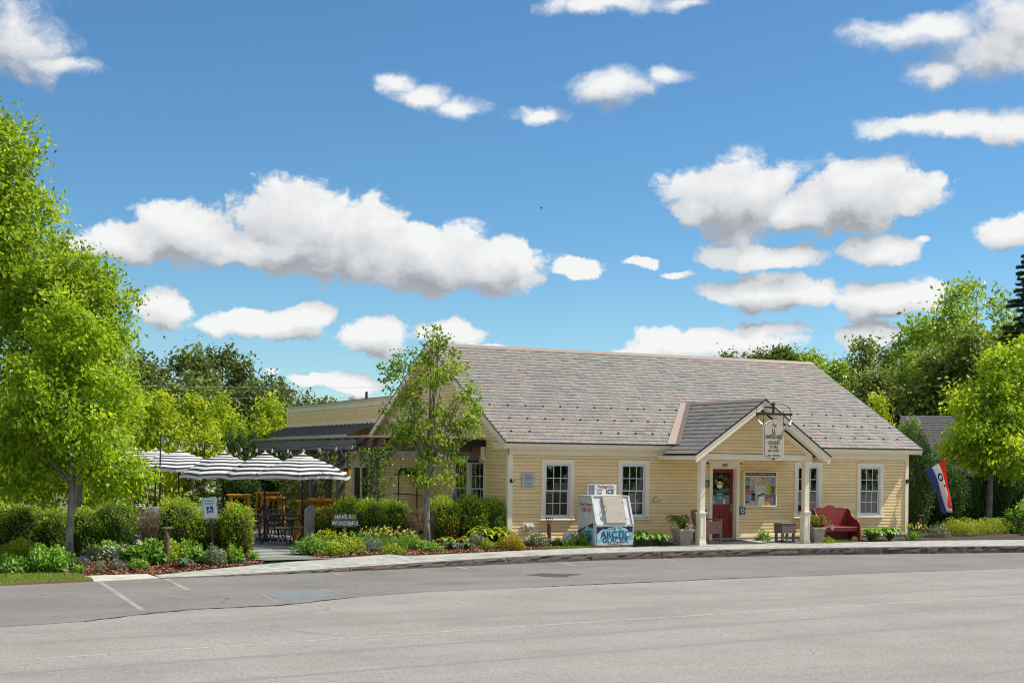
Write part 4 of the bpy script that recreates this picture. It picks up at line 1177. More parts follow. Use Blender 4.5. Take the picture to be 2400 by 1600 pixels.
for sg in (-1, 1):
    # local x runs along +-Y so that the local frame stays right-handed; local y up the slope
    ex = Vector((0, -1, 0)) if sg < 0 else Vector((0, 1, 0))
    ey = Vector((-sg * pc, 0, psn)); ez = ex.cross(ey)
    B3 = Matrix((ex, ey, ez)).transposed().to_4x4()
    mass = MB()
    for r_ in range(int(PL / SE) + 1):
        s0 = r_ * SE
        if PL - s0 < .05: continue
        xs_ = XC + sg * (PW - (s0 + SE * .5) * pc)
        yend = VY(xs_) if porch_z(xs_) > ZE - .02 else -.36
        y = YG - .03 - (SW / 2 if r_ % 2 else 0)
        while y < yend:
            a, b = max(y, YG - .03), min(y + SW, yend)
            if b - a > .04:
                c = Vector((XC + sg * PW, (a + b) / 2, 2.40)) + ey * s0 + ez * .004
                M4 = Matrix.Translation(c) @ B3 @ jit(rr)
                if sg < 0:
                    o = link('slate', slate_mesh, porch_roof); o.matrix_local = M4 @ Matrix.Diagonal(((b - a) / SW, min(SH, PL - s0) / SH, 1, 1))
                else:
                    mass.add([M4 @ Vector(p) for p in slate_verts(b - a - .005, min(SH, PL - s0), ST, .026)], SF)
            y += SW
    if sg > 0:
        o = mass.build('right_slates', M_SLATE_I, porch_roof); o['kind'] = 'stuff'
# porch ridge cap and open copper valley
MB().prism([(XC, YG - .04, ZPA + .05), (XC - .12, YG - .04, ZPA - .12 * PS + .045), (XC - .12, YG - .04, ZPA - .12 * PS + .03), (XC, YG - .04, ZPA + .03), (XC + .12, YG - .04, ZPA - .12 * PS + .03), (XC + .12, YG - .04, ZPA - .12 * PS + .045)], (0, VY(XC) - YG + .1, 0)).build('ridge_cap', M_COPPER, porch_roof)
for sg in (-1, 1):
    xb = XC + sg * (PW - (ZE - 2.40) / PS)
    vb = Vector((xb, -OF - .02, ZE)); vt = Vector((XC, VY(XC), ZPA))
    n1 = NR * .05; n2 = Vector((sg * psn, 0, pc)) * .05
    w1 = Vector((sg * .30, 0, 0)); 
    ey = Vector((0, -1, 0)) * .30
    MB().add([vb + n1, vt + n1, vt + n1 + w1 * .75, vb + n1 + w1], [(0, 1, 2, 3)]).build('valley_flashing', M_COPPER, porch_roof)
    MB().add([vb + n2, vt + n2, vt + n2 + ey, vb + n2 + ey], [(0, 1, 2, 3)]).build('valley_flashing', M_COPPER, porch_roof)
# porch rakes, soffits and eaves
for sg in (-1, 1):
    xe = XC + sg * (PW + .02)
    def rake(y, t, d0, d1, nm, m):
        MB().prism([(xe, y, 2.40 - d0 - .012), (XC, y, ZPA - d0), (XC, y, ZPA - d1), (xe - sg * (d1 - d0) * .35, y, 2.40 - d1 - .012)], (0, t, 0)).build(nm, m, store)
    rake(YG - .034, .03, -.03, .012, 'rake_edge', M_DRIP)
    rake(YG - .022, .03, .012, .075, 'rake_board', M_TRIM)
    rake(YG - .006, .03, .07, .20, 'rake_board', M_TRIM)
    MB().prism([(XC + sg * (PW - .02), YG + .02, 2.30), (XC, YG + .02, ZPA - .115), (XC, YG + .02, ZPA - .13), (XC + sg * (PW - .02), YG + .02, 2.285)], (0, .37, 0)).build('soffit', M_TRIM, store)
    MB().prism([(XC + sg * 1.92, -1.60, 2.43), (XC, -1.60, 2.43 + 1.92 * PS - .02), (XC, -1.60, 2.43 + 1.92 * PS - .16), (XC + sg * 1.70, -1.60, 2.43)], (0, .016, 0)).build('frieze_rake', M_TRIM, store)
    MB().b2((min(xe, xe - sg * .10), YG, 2.255), (max(xe, xe - sg * .10), -.03, 2.372)).build('eave_board', M_TRIM, store)
    MB().b2((min(xe + sg * .03, xe), YG - .03, 2.374), (max(xe + sg * .03, xe), -.36, 2.404)).build('drip_edge', M_DRIP, store)

# ---- rear wing with a flat parapet, pent metal roof and screened french door (attached behind the gable)
wing = thing('rear_wing', 'low flat-roofed clapboard wing with metal pent roof behind the gable', 'building', (0, 0, 0))
WY0, WY1, WT = D + .02, 19.8, 4.2
FD = (10.55, 12.25, Z0, 2.12)
ww = MB()
for a, b, c, d in wall_pieces(WY0, WY1, Z0 - .2, WT - .02, [(FD[0] + .05, FD[1] - .05, Z0, 2.05)]): ww.b2((.0, a, c), (.14, b, d))
ww.b2((0.14, WY1 - .14, Z0 - .2), (7, WY1, WT - .02)); ww.b2((.14, WY0, 3.9), (7, WY1, 3.95)); ww.b2((6.9, WY0, Z0 - .2), (7.0, WY1, WT - .02))
wing_wall = ww.build('wall', M_CLAP, wing)
ww2 = MB().b2((.02, 7.7, 3.36), (.14, WY0 - .001, WT - .02)); ww2.build('parapet_wall', M_CLAP, wing)
courses(wing_wall, 7.7, WY1 - .12, 3.49, 3.96, [], 'y', (-1, 0), 0.0, 5)
courses(wing_wall, WY0, WY1 - .12, .10, 2.9, [(FD[0], FD[1], -1, FD[3])], 'y', (-1, 0), 0.0, 6)
for a, b, nm in ((3.38, 3.49, 'band_board'), (3.96, 4.15, 'parapet_frieze')): MB().b2((-.03, 7.7, a), (-.0005, WY1, b)).build(nm, M_TRIM, wing)
MB().b2((-.026, WY1 - .12, Z0), (-.0005, WY1 + .01, 3.96)).build('corner_board', M_TRIM, wing)
MB().b2((-.09, 7.7, 4.15), (.25, WY1 + .06, 4.195)).build('parapet_cap', M_TRIM, wing); MB().b2((-.11, 7.7, 4.195), (.27, WY1 + .08, 4.215)).build('cap_flashing', M_DRIP, wing)
M_SEAM = mat('dark_seam_metal', (.17, .17, .18), rough=.5, metal=.3, var=.1)
mr = MB(); mr.prism([(0, WY0 - .1, 3.38), (-.95, WY0 - .1, 3.00), (-.95, WY0 - .1, 2.97), (0, WY0 - .1, 3.34)], (0, WY1 - WY0 + .8, 0))
pent = mr.build('pent_roof', M_SEAM, wing)
y = WY0
while y < WY1 + .6:
    MB().bar((-.005, y, 3.40), (-.95, y, 3.02), .03, .05).build('standing_seam', M_SEAM, pent); y += .44
MB().b2((-.97, WY0 - .1, 2.93), (-.93, WY1 + .6, 2.97)).build('fascia', M_TRIM, wing)
fd = MB(); fd.b2((-.03, FD[0], Z0), (.05, FD[0] + .1, 2.12)); fd.b2((-.03, FD[1] - .1, Z0), (.05, FD[1], 2.12)); fd.b2((-.031, FD[0], 2.0), (.05, FD[1], 2.12))
fdo = fd.build('door_frame', M_TRIM, wing)
for a, b in ((FD[0] + .1, 11.4), (11.4, FD[1] - .1)):
    q = MB(); t = .09
    q.b2((.0, a + .004, 0), (.04, a + t, 2.0)); q.b2((.0, b - t, 0), (.04, b - .004, 2.0)); q.b2((.001, a + t, 1.9), (.039, b - t, 2.0)); q.b2((.001, a + t, 0), (.039, b - t, .2)); q.b2((.001, a + t, .55), (.039, b - t, .63))
    d_ = q.build('door', M_TRIM, wing); MB().b2((.015, a + t, .2), (.02, b - t, 1.9)).build('screen', flat('insect_screen', (.03, .03, .03)), d_)
wp = MB(); wp.tube([(1.2, 14.2, 3.95), (1.2, 14.2, 4.62)], .05, 8); wp.build('vent_pipe', M_BLACK, wing)
wv = MB(); wv.lathe([(.16, 0), (.16, .35), (.22, .37), (.22, .55), (.1, .62)], (1.6, 16.6, 3.95), 12); wv.build('roof_vent', flat('galvanised', (.5, .5, .5), metal=.6, rough=.4), wing)

# ================================================================== VEGETATION
M_BARK = mat('grey_bark', (0.36, 0.32, 0.28), c2=(0.10, 0.085, 0.07), rough=.9, scale=9, bump=.6, bscale=30, stretch=(1, 1, .35))
M_BARKD = mat('dark_bark', (0.10, 0.085, 0.07), var=.35, rough=.9, scale=10)
LM_SPRING = leaf_mat("spring_leaf", (0.13, 0.25, 0.012), (0.30, 0.475, 0.022), (0.49, 0.635, 0.045), trans=.52)
LM_MAPLE = leaf_mat("yellow_green_leaf", (0.14, 0.24, 0.012), (0.32, 0.45, 0.022), (0.50, 0.59, 0.045), trans=.5)
LM_TALL = leaf_mat("tall_tree_leaf", (0.125, 0.235, 0.014), (0.28, 0.435, 0.026), (0.45, 0.57, 0.045), trans=.53)
LM_CHERRY = leaf_mat("thin_tree_leaf", (0.085, 0.175, 0.012), (0.20, 0.33, 0.022), (0.38, 0.49, 0.042), trans=.46, spec=.5)
LM_WOOD = leaf_mat('woodland_leaf', (0.034, 0.056, 0.010), (0.070, 0.104, 0.017), (0.120, 0.158, 0.030), trans=.30)
LM_WOODB = leaf_mat('bright_woodland_leaf', (0.044, 0.078, 0.009), (0.092, 0.142, 0.016), (0.155, 0.208, 0.030), trans=.32)
LM_OLIVE = leaf_mat('olive_woodland_leaf', (0.050, 0.075, 0.018), (0.095, 0.130, 0.030), (0.150, 0.185, 0.050), trans=.30)
LM_HILL = leaf_mat('hill_leaf', (0.040, 0.062, 0.014), (0.075, 0.108, 0.024), (0.125, 0.160, 0.040), trans=.25)
LM_SPRUCE = leaf_mat('spruce_needle', (0.010, 0.024, 0.012), (0.020, 0.042, 0.020), (0.042, 0.070, 0.032), trans=.05, rough=.6)
LM_ARB = leaf_mat('arborvitae_scale', (0.012, 0.030, 0.006), (0.026, 0.060, 0.010), (0.065, 0.115, 0.022), trans=.12, rough=.6)
LM_BOX = leaf_mat('boxwood_leaf', (0.018, 0.040, 0.006), (0.055, 0.095, 0.010), (0.165, 0.210, 0.022), trans=.25)
LM_BOXY = leaf_mat('boxwood_leaf_fresh', (0.030, 0.060, 0.006), (0.105, 0.160, 0.012), (0.240, 0.290, 0.025), trans=.3)
LM_RUST = leaf_mat('winterburnt_leaf', (0.10, 0.045, 0.014), (0.27, 0.13, 0.045), (0.46, 0.28, 0.13), trans=.2)
LM_DEAD = leaf_mat('dead_twig', (0.075, 0.050, 0.030), (0.19, 0.135, 0.085), (0.33, 0.255, 0.17), trans=.05)
LM_VINE = leaf_mat('vine_leaf', (0.030, 0.070, 0.008), (0.080, 0.150, 0.012), (0.170, 0.260, 0.025), trans=.35)
LM_FERN = leaf_mat('fern_leaf', (0.070, 0.110, 0.010), (0.150, 0.210, 0.018), (0.270, 0.310, 0.035), trans=.3)
LM_PERG = leaf_mat('perennial_leaf', (0.030, 0.080, 0.010), (0.080, 0.170, 0.018), (0.160, 0.270, 0.035), trans=.3)
LM_PERY = leaf_mat('lime_perennial_leaf', (0.070, 0.120, 0.008), (0.170, 0.240, 0.015), (0.330, 0.360, 0.030), trans=.3)
LM_BLUE = leaf_mat('blue_green_leaf', (0.030, 0.070, 0.045), (0.070, 0.135, 0.085), (0.150, 0.220, 0.150), trans=.2)
LM_SILV = leaf_mat('silvery_leaf', (0.060, 0.095, 0.045), (0.140, 0.180, 0.105), (0.270, 0.300, 0.200), trans=.2)
LM_GOLD = leaf_mat('golden_leaf', (0.160, 0.130, 0.006), (0.340, 0.290, 0.012), (0.520, 0.450, 0.030), trans=.3)
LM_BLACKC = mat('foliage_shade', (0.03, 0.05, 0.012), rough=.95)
LM_FLW = leaf_mat('white_petal', (0.42, 0.42, 0.30), (0.62, 0.62, 0.52), (0.78, 0.78, 0.72), trans=.2)
LM_FLV = leaf_mat('violet_petal', (0.07, 0.05, 0.20), (0.14, 0.10, 0.34), (0.25, 0.20, 0.45), trans=.2)
LM_FLY = leaf_mat('yellow_petal', (0.55, 0.45, 0.04), (0.70, 0.62, 0.14), (0.78, 0.74, 0.40), trans=.2)

def unit(v):
    return v / np.maximum(np.linalg.norm(v, axis=1, keepdims=True), 1e-9)

def leaf_soup(P, size, rng, up=.5, droop=.25, aspect=.55, out=None, outw=.4):
    """one folded leaf (two triangles) at every point"""
    n = len(P)
    d = rng.normal(0, 1, (n, 3)); d[:, 2] -= droop * 2
    if out is not None: d += out * outw * 2
    d = unit(d)
    nn = rng.normal(0, 1, (n, 3)); nn[:, 2] += up * 2.2
    if out is not None: nn += out * outw * 1.5
    sd = unit(np.cross(d, nn)); nn = unit(np.cross(sd, d))
    s = size[:, None]
    b = P - d * s * .5; t = P + d * s * .5
    m = P + nn * s * .10
    l = m + sd * s * aspect * .5; r = m - sd * s * aspect * .5
    V = np.stack([b, r, t, l], 1).reshape(-1, 3)
    i = np.arange(n)[:, None] * 4
    F = np.concatenate([i + np.array([[0, 1, 2]]), i + np.array([[0, 2, 3]])], 1).reshape(-1, 3)
    return V, F

def random_tint(rng, n, mean=.5, sd=.2):  # random tone around a mean
    return np.clip(rng.normal(mean, sd, n), 0, 1)

def ellipsoid_pts(rng, n, ell, shell=.55, jg=(.78, 1.16)):
    """points in a set of ellipsoids (cx,cy,cz,rx,ry,rz), denser towards the surface"""
    w = np.array([e[3] * e[4] * e[5] for e in ell]) ** .62; k = rng.choice(len(ell), n, p=w / w.sum())
    E_ = np.array(ell)[k]
    u = unit(rng.normal(0, 1, (n, 3))); r = (shell ** 3 + (1 - shell ** 3) * rng.random(n)) ** (1 / 3) * rng.uniform(jg[0], jg[1], n)
    return E_[:, :3] + u * r[:, None] * E_[:, 3:6]

def tree(name, label, base, ell, trunk_h, trunk_r, n_cl, n_lf, lf, lm, bark=None, seed=0, cl_r=.38, group=None, droop=.3, up=.5, lean=(0, 0), limb_show=1.0, cat='tree', bare=0.0, low=None, shell=.5, aspect=.55, flat_cl=.75, vase=0, jg=(.78, 1.16)):
    rng = np.random.default_rng(seed)
    bark = bark or M_BARK
    t = thing(name, label, cat, base, 0, group)
    C_ = ellipsoid_pts(rng, n_cl, ell, shell, jg)
    if low is not None: C_ = C_[C_[:, 2] > low]
    top = max(e[2] + e[5] * .5 for e in ell)
    # skeleton: trunk nodes, then every clump grows a limb from the nearest lower node
    nodes = []; rad = []
    K = 9
    mb = MB(); pts = []; rr_ = []
    for i in range(K + 1):
        f = i / K; z = f * top
        p = np.array([lean[0] * f + .05 * trunk_r * 10 * math.sin(2.1 * f * 3 + seed), lean[1] * f + .04 * trunk_r * 10 * math.cos(1.7 * f * 3 + seed), z])
        r = trunk_r * (1.25 if i == 0 else 1) * max(.12, (1 - .92 * f))
        pts.append(p); rr_.append(r)
        if z >= trunk_h * .85: nodes.append(p); rad.append(r)
    if vase:
        kt = max(2, int(math.ceil(K * trunk_h * 1.25 / top)))
        pts = pts[:kt + 1]; rr_ = [trunk_r * (1.3 if i == 0 else 1.0) * (1 - .28 * i / kt) for i in range(kt + 1)]
        nodes = []; rad = []
    mb.tube(pts, rr_, 8)
    for q in range(vase):
        e = ell[int(rng.integers(1, len(ell)))]; a_ = 2 * PI * q / vase + rng.uniform(-.4, .4)
        st = np.array(pts[-1]) - np.array([0, 0, rng.uniform(0, .35) * trunk_h]); en = np.array([e[0] + e[3] * .62 * math.cos(a_), e[1] + e[4] * .62 * math.sin(a_), e[2] + e[5] * rng.uniform(.2, .75)])
        r0 = trunk_r * rng.uniform(.32, .5); L_ = []; RR = []
        for i in range(7):
            f = i / 6; p = st + (en - st) * np.array([f ** 1.35, f ** 1.35, f]) + rng.normal(0, .025, 3) * (i > 0)
            L_.append(p); RR.append(r0 * (1 - .82 * f))
            if i: nodes.append(p); rad.append(RR[-1])
        mb.tube(L_, RR, 6)
    trunk = mb.build('trunk', bark, t, smooth=True)
    lb = MB()
    order = np.argsort(np.hypot(C_[:, 0], C_[:, 1]) + .35 * np.abs(C_[:, 2] - trunk_h))
    for j in order:
        c = C_[j]
        N_ = np.array(nodes)
        dd = N_ - c
        dist = np.linalg.norm(dd, axis=1) + 1.4 * np.maximum(0, dd[:, 2] + .15 * np.hypot(dd[:, 0], dd[:, 1]))
        i = int(np.argmin(dist)); a = N_[i]
        Ld = np.linalg.norm(c - a)
        if Ld < .05: continue
        r0 = min(rad[i] * .62, .012 + .022 * Ld) * limb_show
        m1 = a + (c - a) * .35 + np.array([0, 0, .10 * Ld]) + rng.normal(0, .04 * Ld, 3); m2 = a + (c - a) * .7 + np.array([0, 0, .08 * Ld]) + rng.normal(0, .04 * Ld, 3)
        lb.tube([a, m1, m2, c], [r0, r0 * .75, r0 * .5, max(.003, r0 * .22)], 5, cap=False)
        nodes += [m1, m2, c]; rad += [r0 * .75, r0 * .5, max(.004, r0 * .3)]
    lb.build('branches', bark, t)['kind'] = 'stuff'
    cc = C_[rng.random(len(C_)) >= bare] if bare else C_
    n = len(cc) * n_lf
    k = np.repeat(np.arange(len(cc)), n_lf)
    off = rng.normal(0, 1, (n, 3)) * cl_r * np.array([.62, .62, .62 * flat_cl])
    scl = rng.uniform(.6, 1.25, len(cc))[k]
    P = cc[k] + off * scl[:, None]
    ctr = np.array([np.mean([e[0] for e in ell]), np.mean([e[1] for e in ell]), np.mean([e[2] for e in ell])])
    outv = unit(P - ctr)
    V, F = leaf_soup(P, lf * rng.uniform(.65, 1.3, n), rng, up, droop, aspect, outv, .35)
    tint = np.clip(rng.normal(.46, .15, n) + rng.normal(0, .19, len(cc))[k], 0, 1)
    link('crown', np_mesh('crown', V, F, lm, np.repeat(tint, 2)), t)
    return t

# ---- street trees
tree('street_tree', 'bushy bright green young tree with forking trunk at left by the lawn', (-11.8, -3.35, -.12),
     [(0, 0, 2.75, 1.4, 1.3, .85), (-1.25, .2, 1.95, .85, .8, .5), (.95, -.1, 1.9, .75, .75, .48), (-.65, 0, 3.75, 1.0, 1.0, .8), (.55, 0, 3.65, .9, .9, .75), (-1.5, .2, 3.0, .9, .9, .7), (.05, 0, 4.75, .85, .8, .75), (-.3, 0, 5.35, .4, .4, .4)],
     1.05, .085, 470, 46, .125, LM_SPRING, seed=11, cl_r=.25, droop=.45, low=1.15, limb_show=1.0, shell=.35, vase=14)
tree('street_tree', 'slender half-bare young tree with many upright grey limbs before the gable', (-2.62, -.75, -.05),
     [(.1, 0, 2.0, .85, .7, .5), (-.75, 0, 3.2, .6, .6, .8), (-.55, 0, 4.3, .75, .7, .65), (.35, 0, 4.5, .75, .6, .6), (.95, 0, 3.4, .55, .55, .85), (-.05, 0, 3.0, .8, .7, .8), (.1, 0, 5.2, .28, .3, .5)],
     1.30, .095, 340, 21, .11, LM_CHERRY, seed=23, cl_r=.17, droop=.5, low=1.45, limb_show=1.0, shell=.5, bare=.22, vase=18)
tree('street_tree', 'dense lime green young tree at the right edge before dark cedars', (21.3, 4.2, -.05),
     [(.6, 0, 2.9, 2.1, 1.9, 1.0), (-.9, 0, 3.0, 1.2, 1.1, .9), (-.4, 0, 4.5, 1.25, 1.2, 1.0), (1.3, 0, 4.3, 1.4, 1.4, 1.1), (.3, 0, 5.6, .9, .9, .8), (1.4, 0, 6.1, .95, .9, .9), (2.4, 0, 3.4, 1.3, 1.2, 1.0)],
     1.5, .125, 430, 52, .17, LM_SPRING, seed=31, cl_r=.36, droop=.45, low=1.6, shell=.35, vase=10)

# ---- tall trees at the left edge
tree('tall_tree', 'tallest leafy tree rising past the left edge of the picture', (-12.4, 12.6, -.2),
     [(0, 0, 5.0, 3.3, 3.0, 3.0), (.1, 0, 8.2, 2.8, 2.5, 2.8), (.3, 0, 11.3, 1.9, 1.8, 2.3), (.6, 0, 9.8, 1.8, 1.7, 2.2), (-1.5, 0, 9, 2.4, 2, 3)], 2.2, .24, 1150, 44, .19, LM_TALL, seed=41, cl_r=.48, droop=.35, shell=.4, bare=.02)
tree('tall_tree', 'rounded leafy tree standing just right of the tallest left tree', (-9.4, 10.4, -.2),
     [(0, 0, 4.4, 1.75, 1.6, 2.4), (0, 0, 6.6, 1.55, 1.4, 2.0), (-.7, 0, 7.2, 1.2, 1.2, 1.3)], 1.8, .18, 620, 46, .17, LM_TALL, seed=42, cl_r=.38, droop=.35, shell=.4)

# ---- yellow-green maples behind the patio
MAPLES = [(-5.4, 18.3, 5.0, 1.5, 'yellow-green maple above the leftmost umbrellas'), (-3.4, 21.7, 4.95, 1.2, 'yellow-green maple with two pointed tops behind the patio'), (-2.4, 23.5, 4.3, 1.3, 'low yellow-green maple under the wooded hill'),
          (0.2, 23.0, 5.1, 1.25, 'yellow-green maple left of the flat-roofed wing'), (-4.2, 16.0, 3.4, 1.2, 'bushy yellow-green sapling behind the middle umbrella'), (-7.6, 17.0, 4.2, 1.5, 'yellow-green maple half hidden by the left street tree'), (-1.3, 19.4, 3.7, 1.0, 'pale leafy sapling beside the row of dark cedars'),
          (-10.5, 17.5, 4.4, 1.7, 'yellow-green maple low behind the street tree crown'), (-12.6, 16.0, 4.0, 1.8, 'yellow-green maple at the far left behind the hedge'), (-9.0, 21.0, 4.8, 1.6, 'yellow-green maple deep behind the left umbrellas'), (-14.2, 14.5, 3.6, 1.8, 'yellow-green bush past the left edge of the hedge'), (-0.8, 27.0, 5.2, 1.4, 'yellow-green maple behind the cedar row'),
          (5.3, 29.0, 5.0, .9, 'yellow-green maple tip showing over the parapet'), (33.6, 24.7, 6.2, 1.35, 'yellow-green maple past the right end of the slate roof'), (32.9, 21.5, 4.7, 1.1, 'smaller yellow-green maple by the dark roofed house')]
for i, (x, y, h, r, lb_) in enumerate(MAPLES):
    tree('maple_tree', lb_, (x, y, -.3), [(0, 0, h * .42, r * 1.15, r, h * .30), (0, 0, h * .68, r * .75, r * .7, h * .22), (.1, 0, h * .88, r * .33, r * .3, h * .14)], h * .2, .07, 210, 26, .18, LM_MAPLE, M_BARKD, seed=60 + i, cl_r=.36, group='yellow-green maples around the store', droop=.4, shell=.4)
tree('broadleaf_tree', 'dark green round-headed tree peeking over the parapet at left', (5.4, 33.0, -.3), [(0, 0, 4.3, 1.2, 1.2, 1.3), (-.7, 0, 4.0, .9, .8, 1.1)], 1.5, .12, 150, 26, .2, LM_WOOD, M_BARKD, seed=80, cl_r=.4)

# ---- woodland: hill at left, hill at right, crowns over the ridge
WOODS = [('hill_tree', 8.5, 87.2, 10.9, 2.6, 0), ('hill_tree', 11.4, 91.3, 12.0, 2.4, 0), ('hill_tree', 12.9, 87.4, 12.0, 1.7, 2), ('hill_tree', 15.2, 90.6, 12.3, 2.2, 0), ('hill_tree', 16.2, 84.0, 10.5, 2.0, 0), ('hill_tree', 17.9, 84.0, 9.3, 1.8, 0), ('hill_tree', 19.6, 87.0, 8.8, 1.6, 0),
         ('hill_tree', 7.0, 77, 9.2, 2.6, 1), ('hill_tree', 10.4, 75.5, 8.9, 2.6, 2), ('hill_tree', 13.2, 74.0, 8.1, 2.4, 1), ('hill_tree', 5.0, 80, 9.6, 2.8, 1), ('hill_tree', 16.0, 76.0, 7.0, 2.2, 0), ('hill_tree', 9.0, 70.0, 7.3, 2.6, 1),
         ('wood_tree', 48.3, 56.5, 11.0, 1.5, 0), ('wood_tree', 50.0, 55.6, 11.4, 1.5, 0), ('wood_tree', 51.6, 54.2, 11.0, 1.6, 1), ('wood_tree', 47.4, 59.0, 10.9, .9, 0),
         ('wood_tree', 41.3, 37.7, 8.8, 1.7, 1), ('wood_tree', 44.4, 38.4, 10.6, 2.2, 2), ('wood_tree', 43.4, 34.5, 9.9, 1.8, 2), ('wood_tree', 42.6, 31.7, 11.6, 2.2, 1), ('wood_tree', 44.6, 31.6, 13.5, 2.4, 1), ('wood_tree', 49.3, 33.8, 14.4, 2.8, 1), ('wood_tree', 46.6, 28.6, 12.6, 2.4, 1), ('wood_tree', 39.4, 25.7, 9.0, 2.2, 0), ('wood_tree', 41.4, 25.0, 9.8, 2.4, 0), ('wood_tree', 36.4, 29.4, 7.3, 1.9, 2), ('wood_tree', 38.2, 28.4, 7.8, 2.2, 2), ('wood_tree', 52.0, 30.0, 13.0, 3.0, 0), ('wood_tree', 47.0, 22.0, 9.0, 3.0, 0), ('wood_tree', 43.5, 20.0, 6.0, 2.4, 0), ('wood_tree', 38.0, 33.0, 6.0, 2.2, 0), ('wood_tree', 40.6, 30.0, 9.0, 2.0, 1), ('wood_tree', 46.0, 35.0, 12.0, 2.4, 1), ('wood_tree', 43.0, 27.0, 10.4, 2.2, 1)]
WL = ['dark tree at the left end of the wooded hill, behind the street tree', 'tall dark crown second from the left on the wooded hill', 'thin greyish crown left of the small conifer on the hill', 'tallest crown on the wooded hill, right of the small conifer', 'dark crown on the falling right side of the wooded hill', 'low dark crown near the right end of the wooded hill', 'last small crown at the right end of the wooded hill',
      'mid green tree in front at the left of the wooded hill', 'greyish olive tree in front at the middle of the wooded hill', 'mid green tree in front at the right of the wooded hill', 'mid green tree at the hill edge beside the tall left trees', 'low dark tree in front at the right foot of the hill', 'low mid green tree at the foot of the wooded hill',
      'small crown above the slate ridge, second from left', 'small crown above the slate ridge, third from left', 'small crown above the slate ridge, rightmost', 'smallest crown above the slate ridge, leftmost',
      'first tree of the woods beside the right end of the ridge', 'olive thin-leaved tree behind the first of the right woods', 'olive thin-leaved tree left of the tall bright crowns', 'bright crown stepping up left of the highest right crown', 'high bright crown, left of the two highest in the right woods', 'highest broad bright crown of the right woods', 'bright crown between the highest crown and the spruce', 'dark tree low in the middle of the right woods', 'dark tree low in the right woods behind the lime street tree', 'low olive tree just above the right slope of the slate roof', 'olive tree above the yellow-green maple on the right', 'dark broad tree behind the spruce', 'dark tree at the right edge below the spruce', 'low dark tree above the dark shingled roof', 'low dark tree behind the lower right slope of the slate roof', 'bright crown halfway up the rising edge of the right woods', 'bright crown filling behind the two highest of the right woods', 'bright tree in front, below the highest crowns of the right woods']
for i, (nm, x, y, h, r, kd) in enumerate(WOODS):
    lab = WL[i]
    far = nm == 'hill_tree'
    rg_ = random.Random(i)
    r *= 1.18 if not far else 1.4
    ell = [(0, 0, h * .30, r * .95, r * .9, h * .28)]
    for q in range(5):
        f = .42 + .5 * q / 4
        w_ = r * (1.05 - .75 * (f - .42) / .5)
        ell.append((rg_.uniform(-.4, .4) * r, rg_.uniform(-.4, .4) * r, h * f, w_ * rg_.uniform(.65, .95), w_ * .75, h * .085 + w_ * .18))
    if i in (13, 14, 15, 16): ell = [(0, 0, h * .80, r * .95, r, h * .14), (r * .3, 0, h * .9, r * .55, r * .5, h * .09)]
    tree(nm, lab, (x, y, -.3), ell, h * .25, .12, 370 if not far else 370, 26, .42 if far else .32, [LM_HILL if far else LM_WOOD, LM_HILL if far else LM_WOODB, LM_OLIVE][kd], M_BARKD, seed=100 + i, cl_r=1.0 if far else .75, group='trees of the wooded hill' if far else 'trees of the right-hand woods', droop=.2, shell=.45, bare=.0 if kd != 2 else .08, jg=(.85, 1.03))
def spruce(name, label, base, h, r, seed):
    rng = np.random.default_rng(seed)
    t = thing(name, label, 'tree', base)
    MB().tube([(0, 0, 0), (0, 0, h)], [.22, .02], 7).build('trunk', M_BARKD, t)
    P = []; O = []
    z = h * .08
    while z < h * .98:
        R_ = r * (1 - z / h) ** .85 + .08; nb = 9
        for k in range(nb):
            a = rng.uniform(0, 2 * PI); L_ = R_ * rng.uniform(.75, 1.15)
            m = int(26 + 60 * L_)
            s_ = rng.random(m) ** .7
            rad_ = s_ * L_; zz = z - .28 * rad_ + .16 * rad_ * s_
            wd = .16 * L_ * (1 - s_ * .6)
            P.append(np.column_stack([rad_ * math.cos(a) + rng.normal(0, 1, m) * wd * abs(math.sin(a)), rad_ * math.sin(a) + rng.normal(0, 1, m) * wd * abs(math.cos(a)), zz + rng.normal(0, .04, m) - .05 * rng.random(m)]))
            O.append(np.tile([math.cos(a), math.sin(a), -.35], (m, 1)))
        z += .26 + .1 * rng.random()
    P = np.concatenate(P); O = np.concatenate(O)
    V, F = leaf_soup(P, .24 * rng.uniform(.6, 1.3, len(P)), rng, .5, .1, .28, O, 1.2)
    link('crown', np_mesh('crown', V, F, LM_SPRUCE, np.repeat(random_tint(rng, len(P), .45, .22), 2)), t)
    return t
spruce('spruce_tree', 'tall dark spruce at the far right edge above the woods', (44.4, 25.0, -.3), 14.9, 3.0, 7)
spruce('spruce_tree', 'small pointed conifer in the middle of the wooded hill', (14.0, 88.0, -.3), 12.4, 1.7, 8)

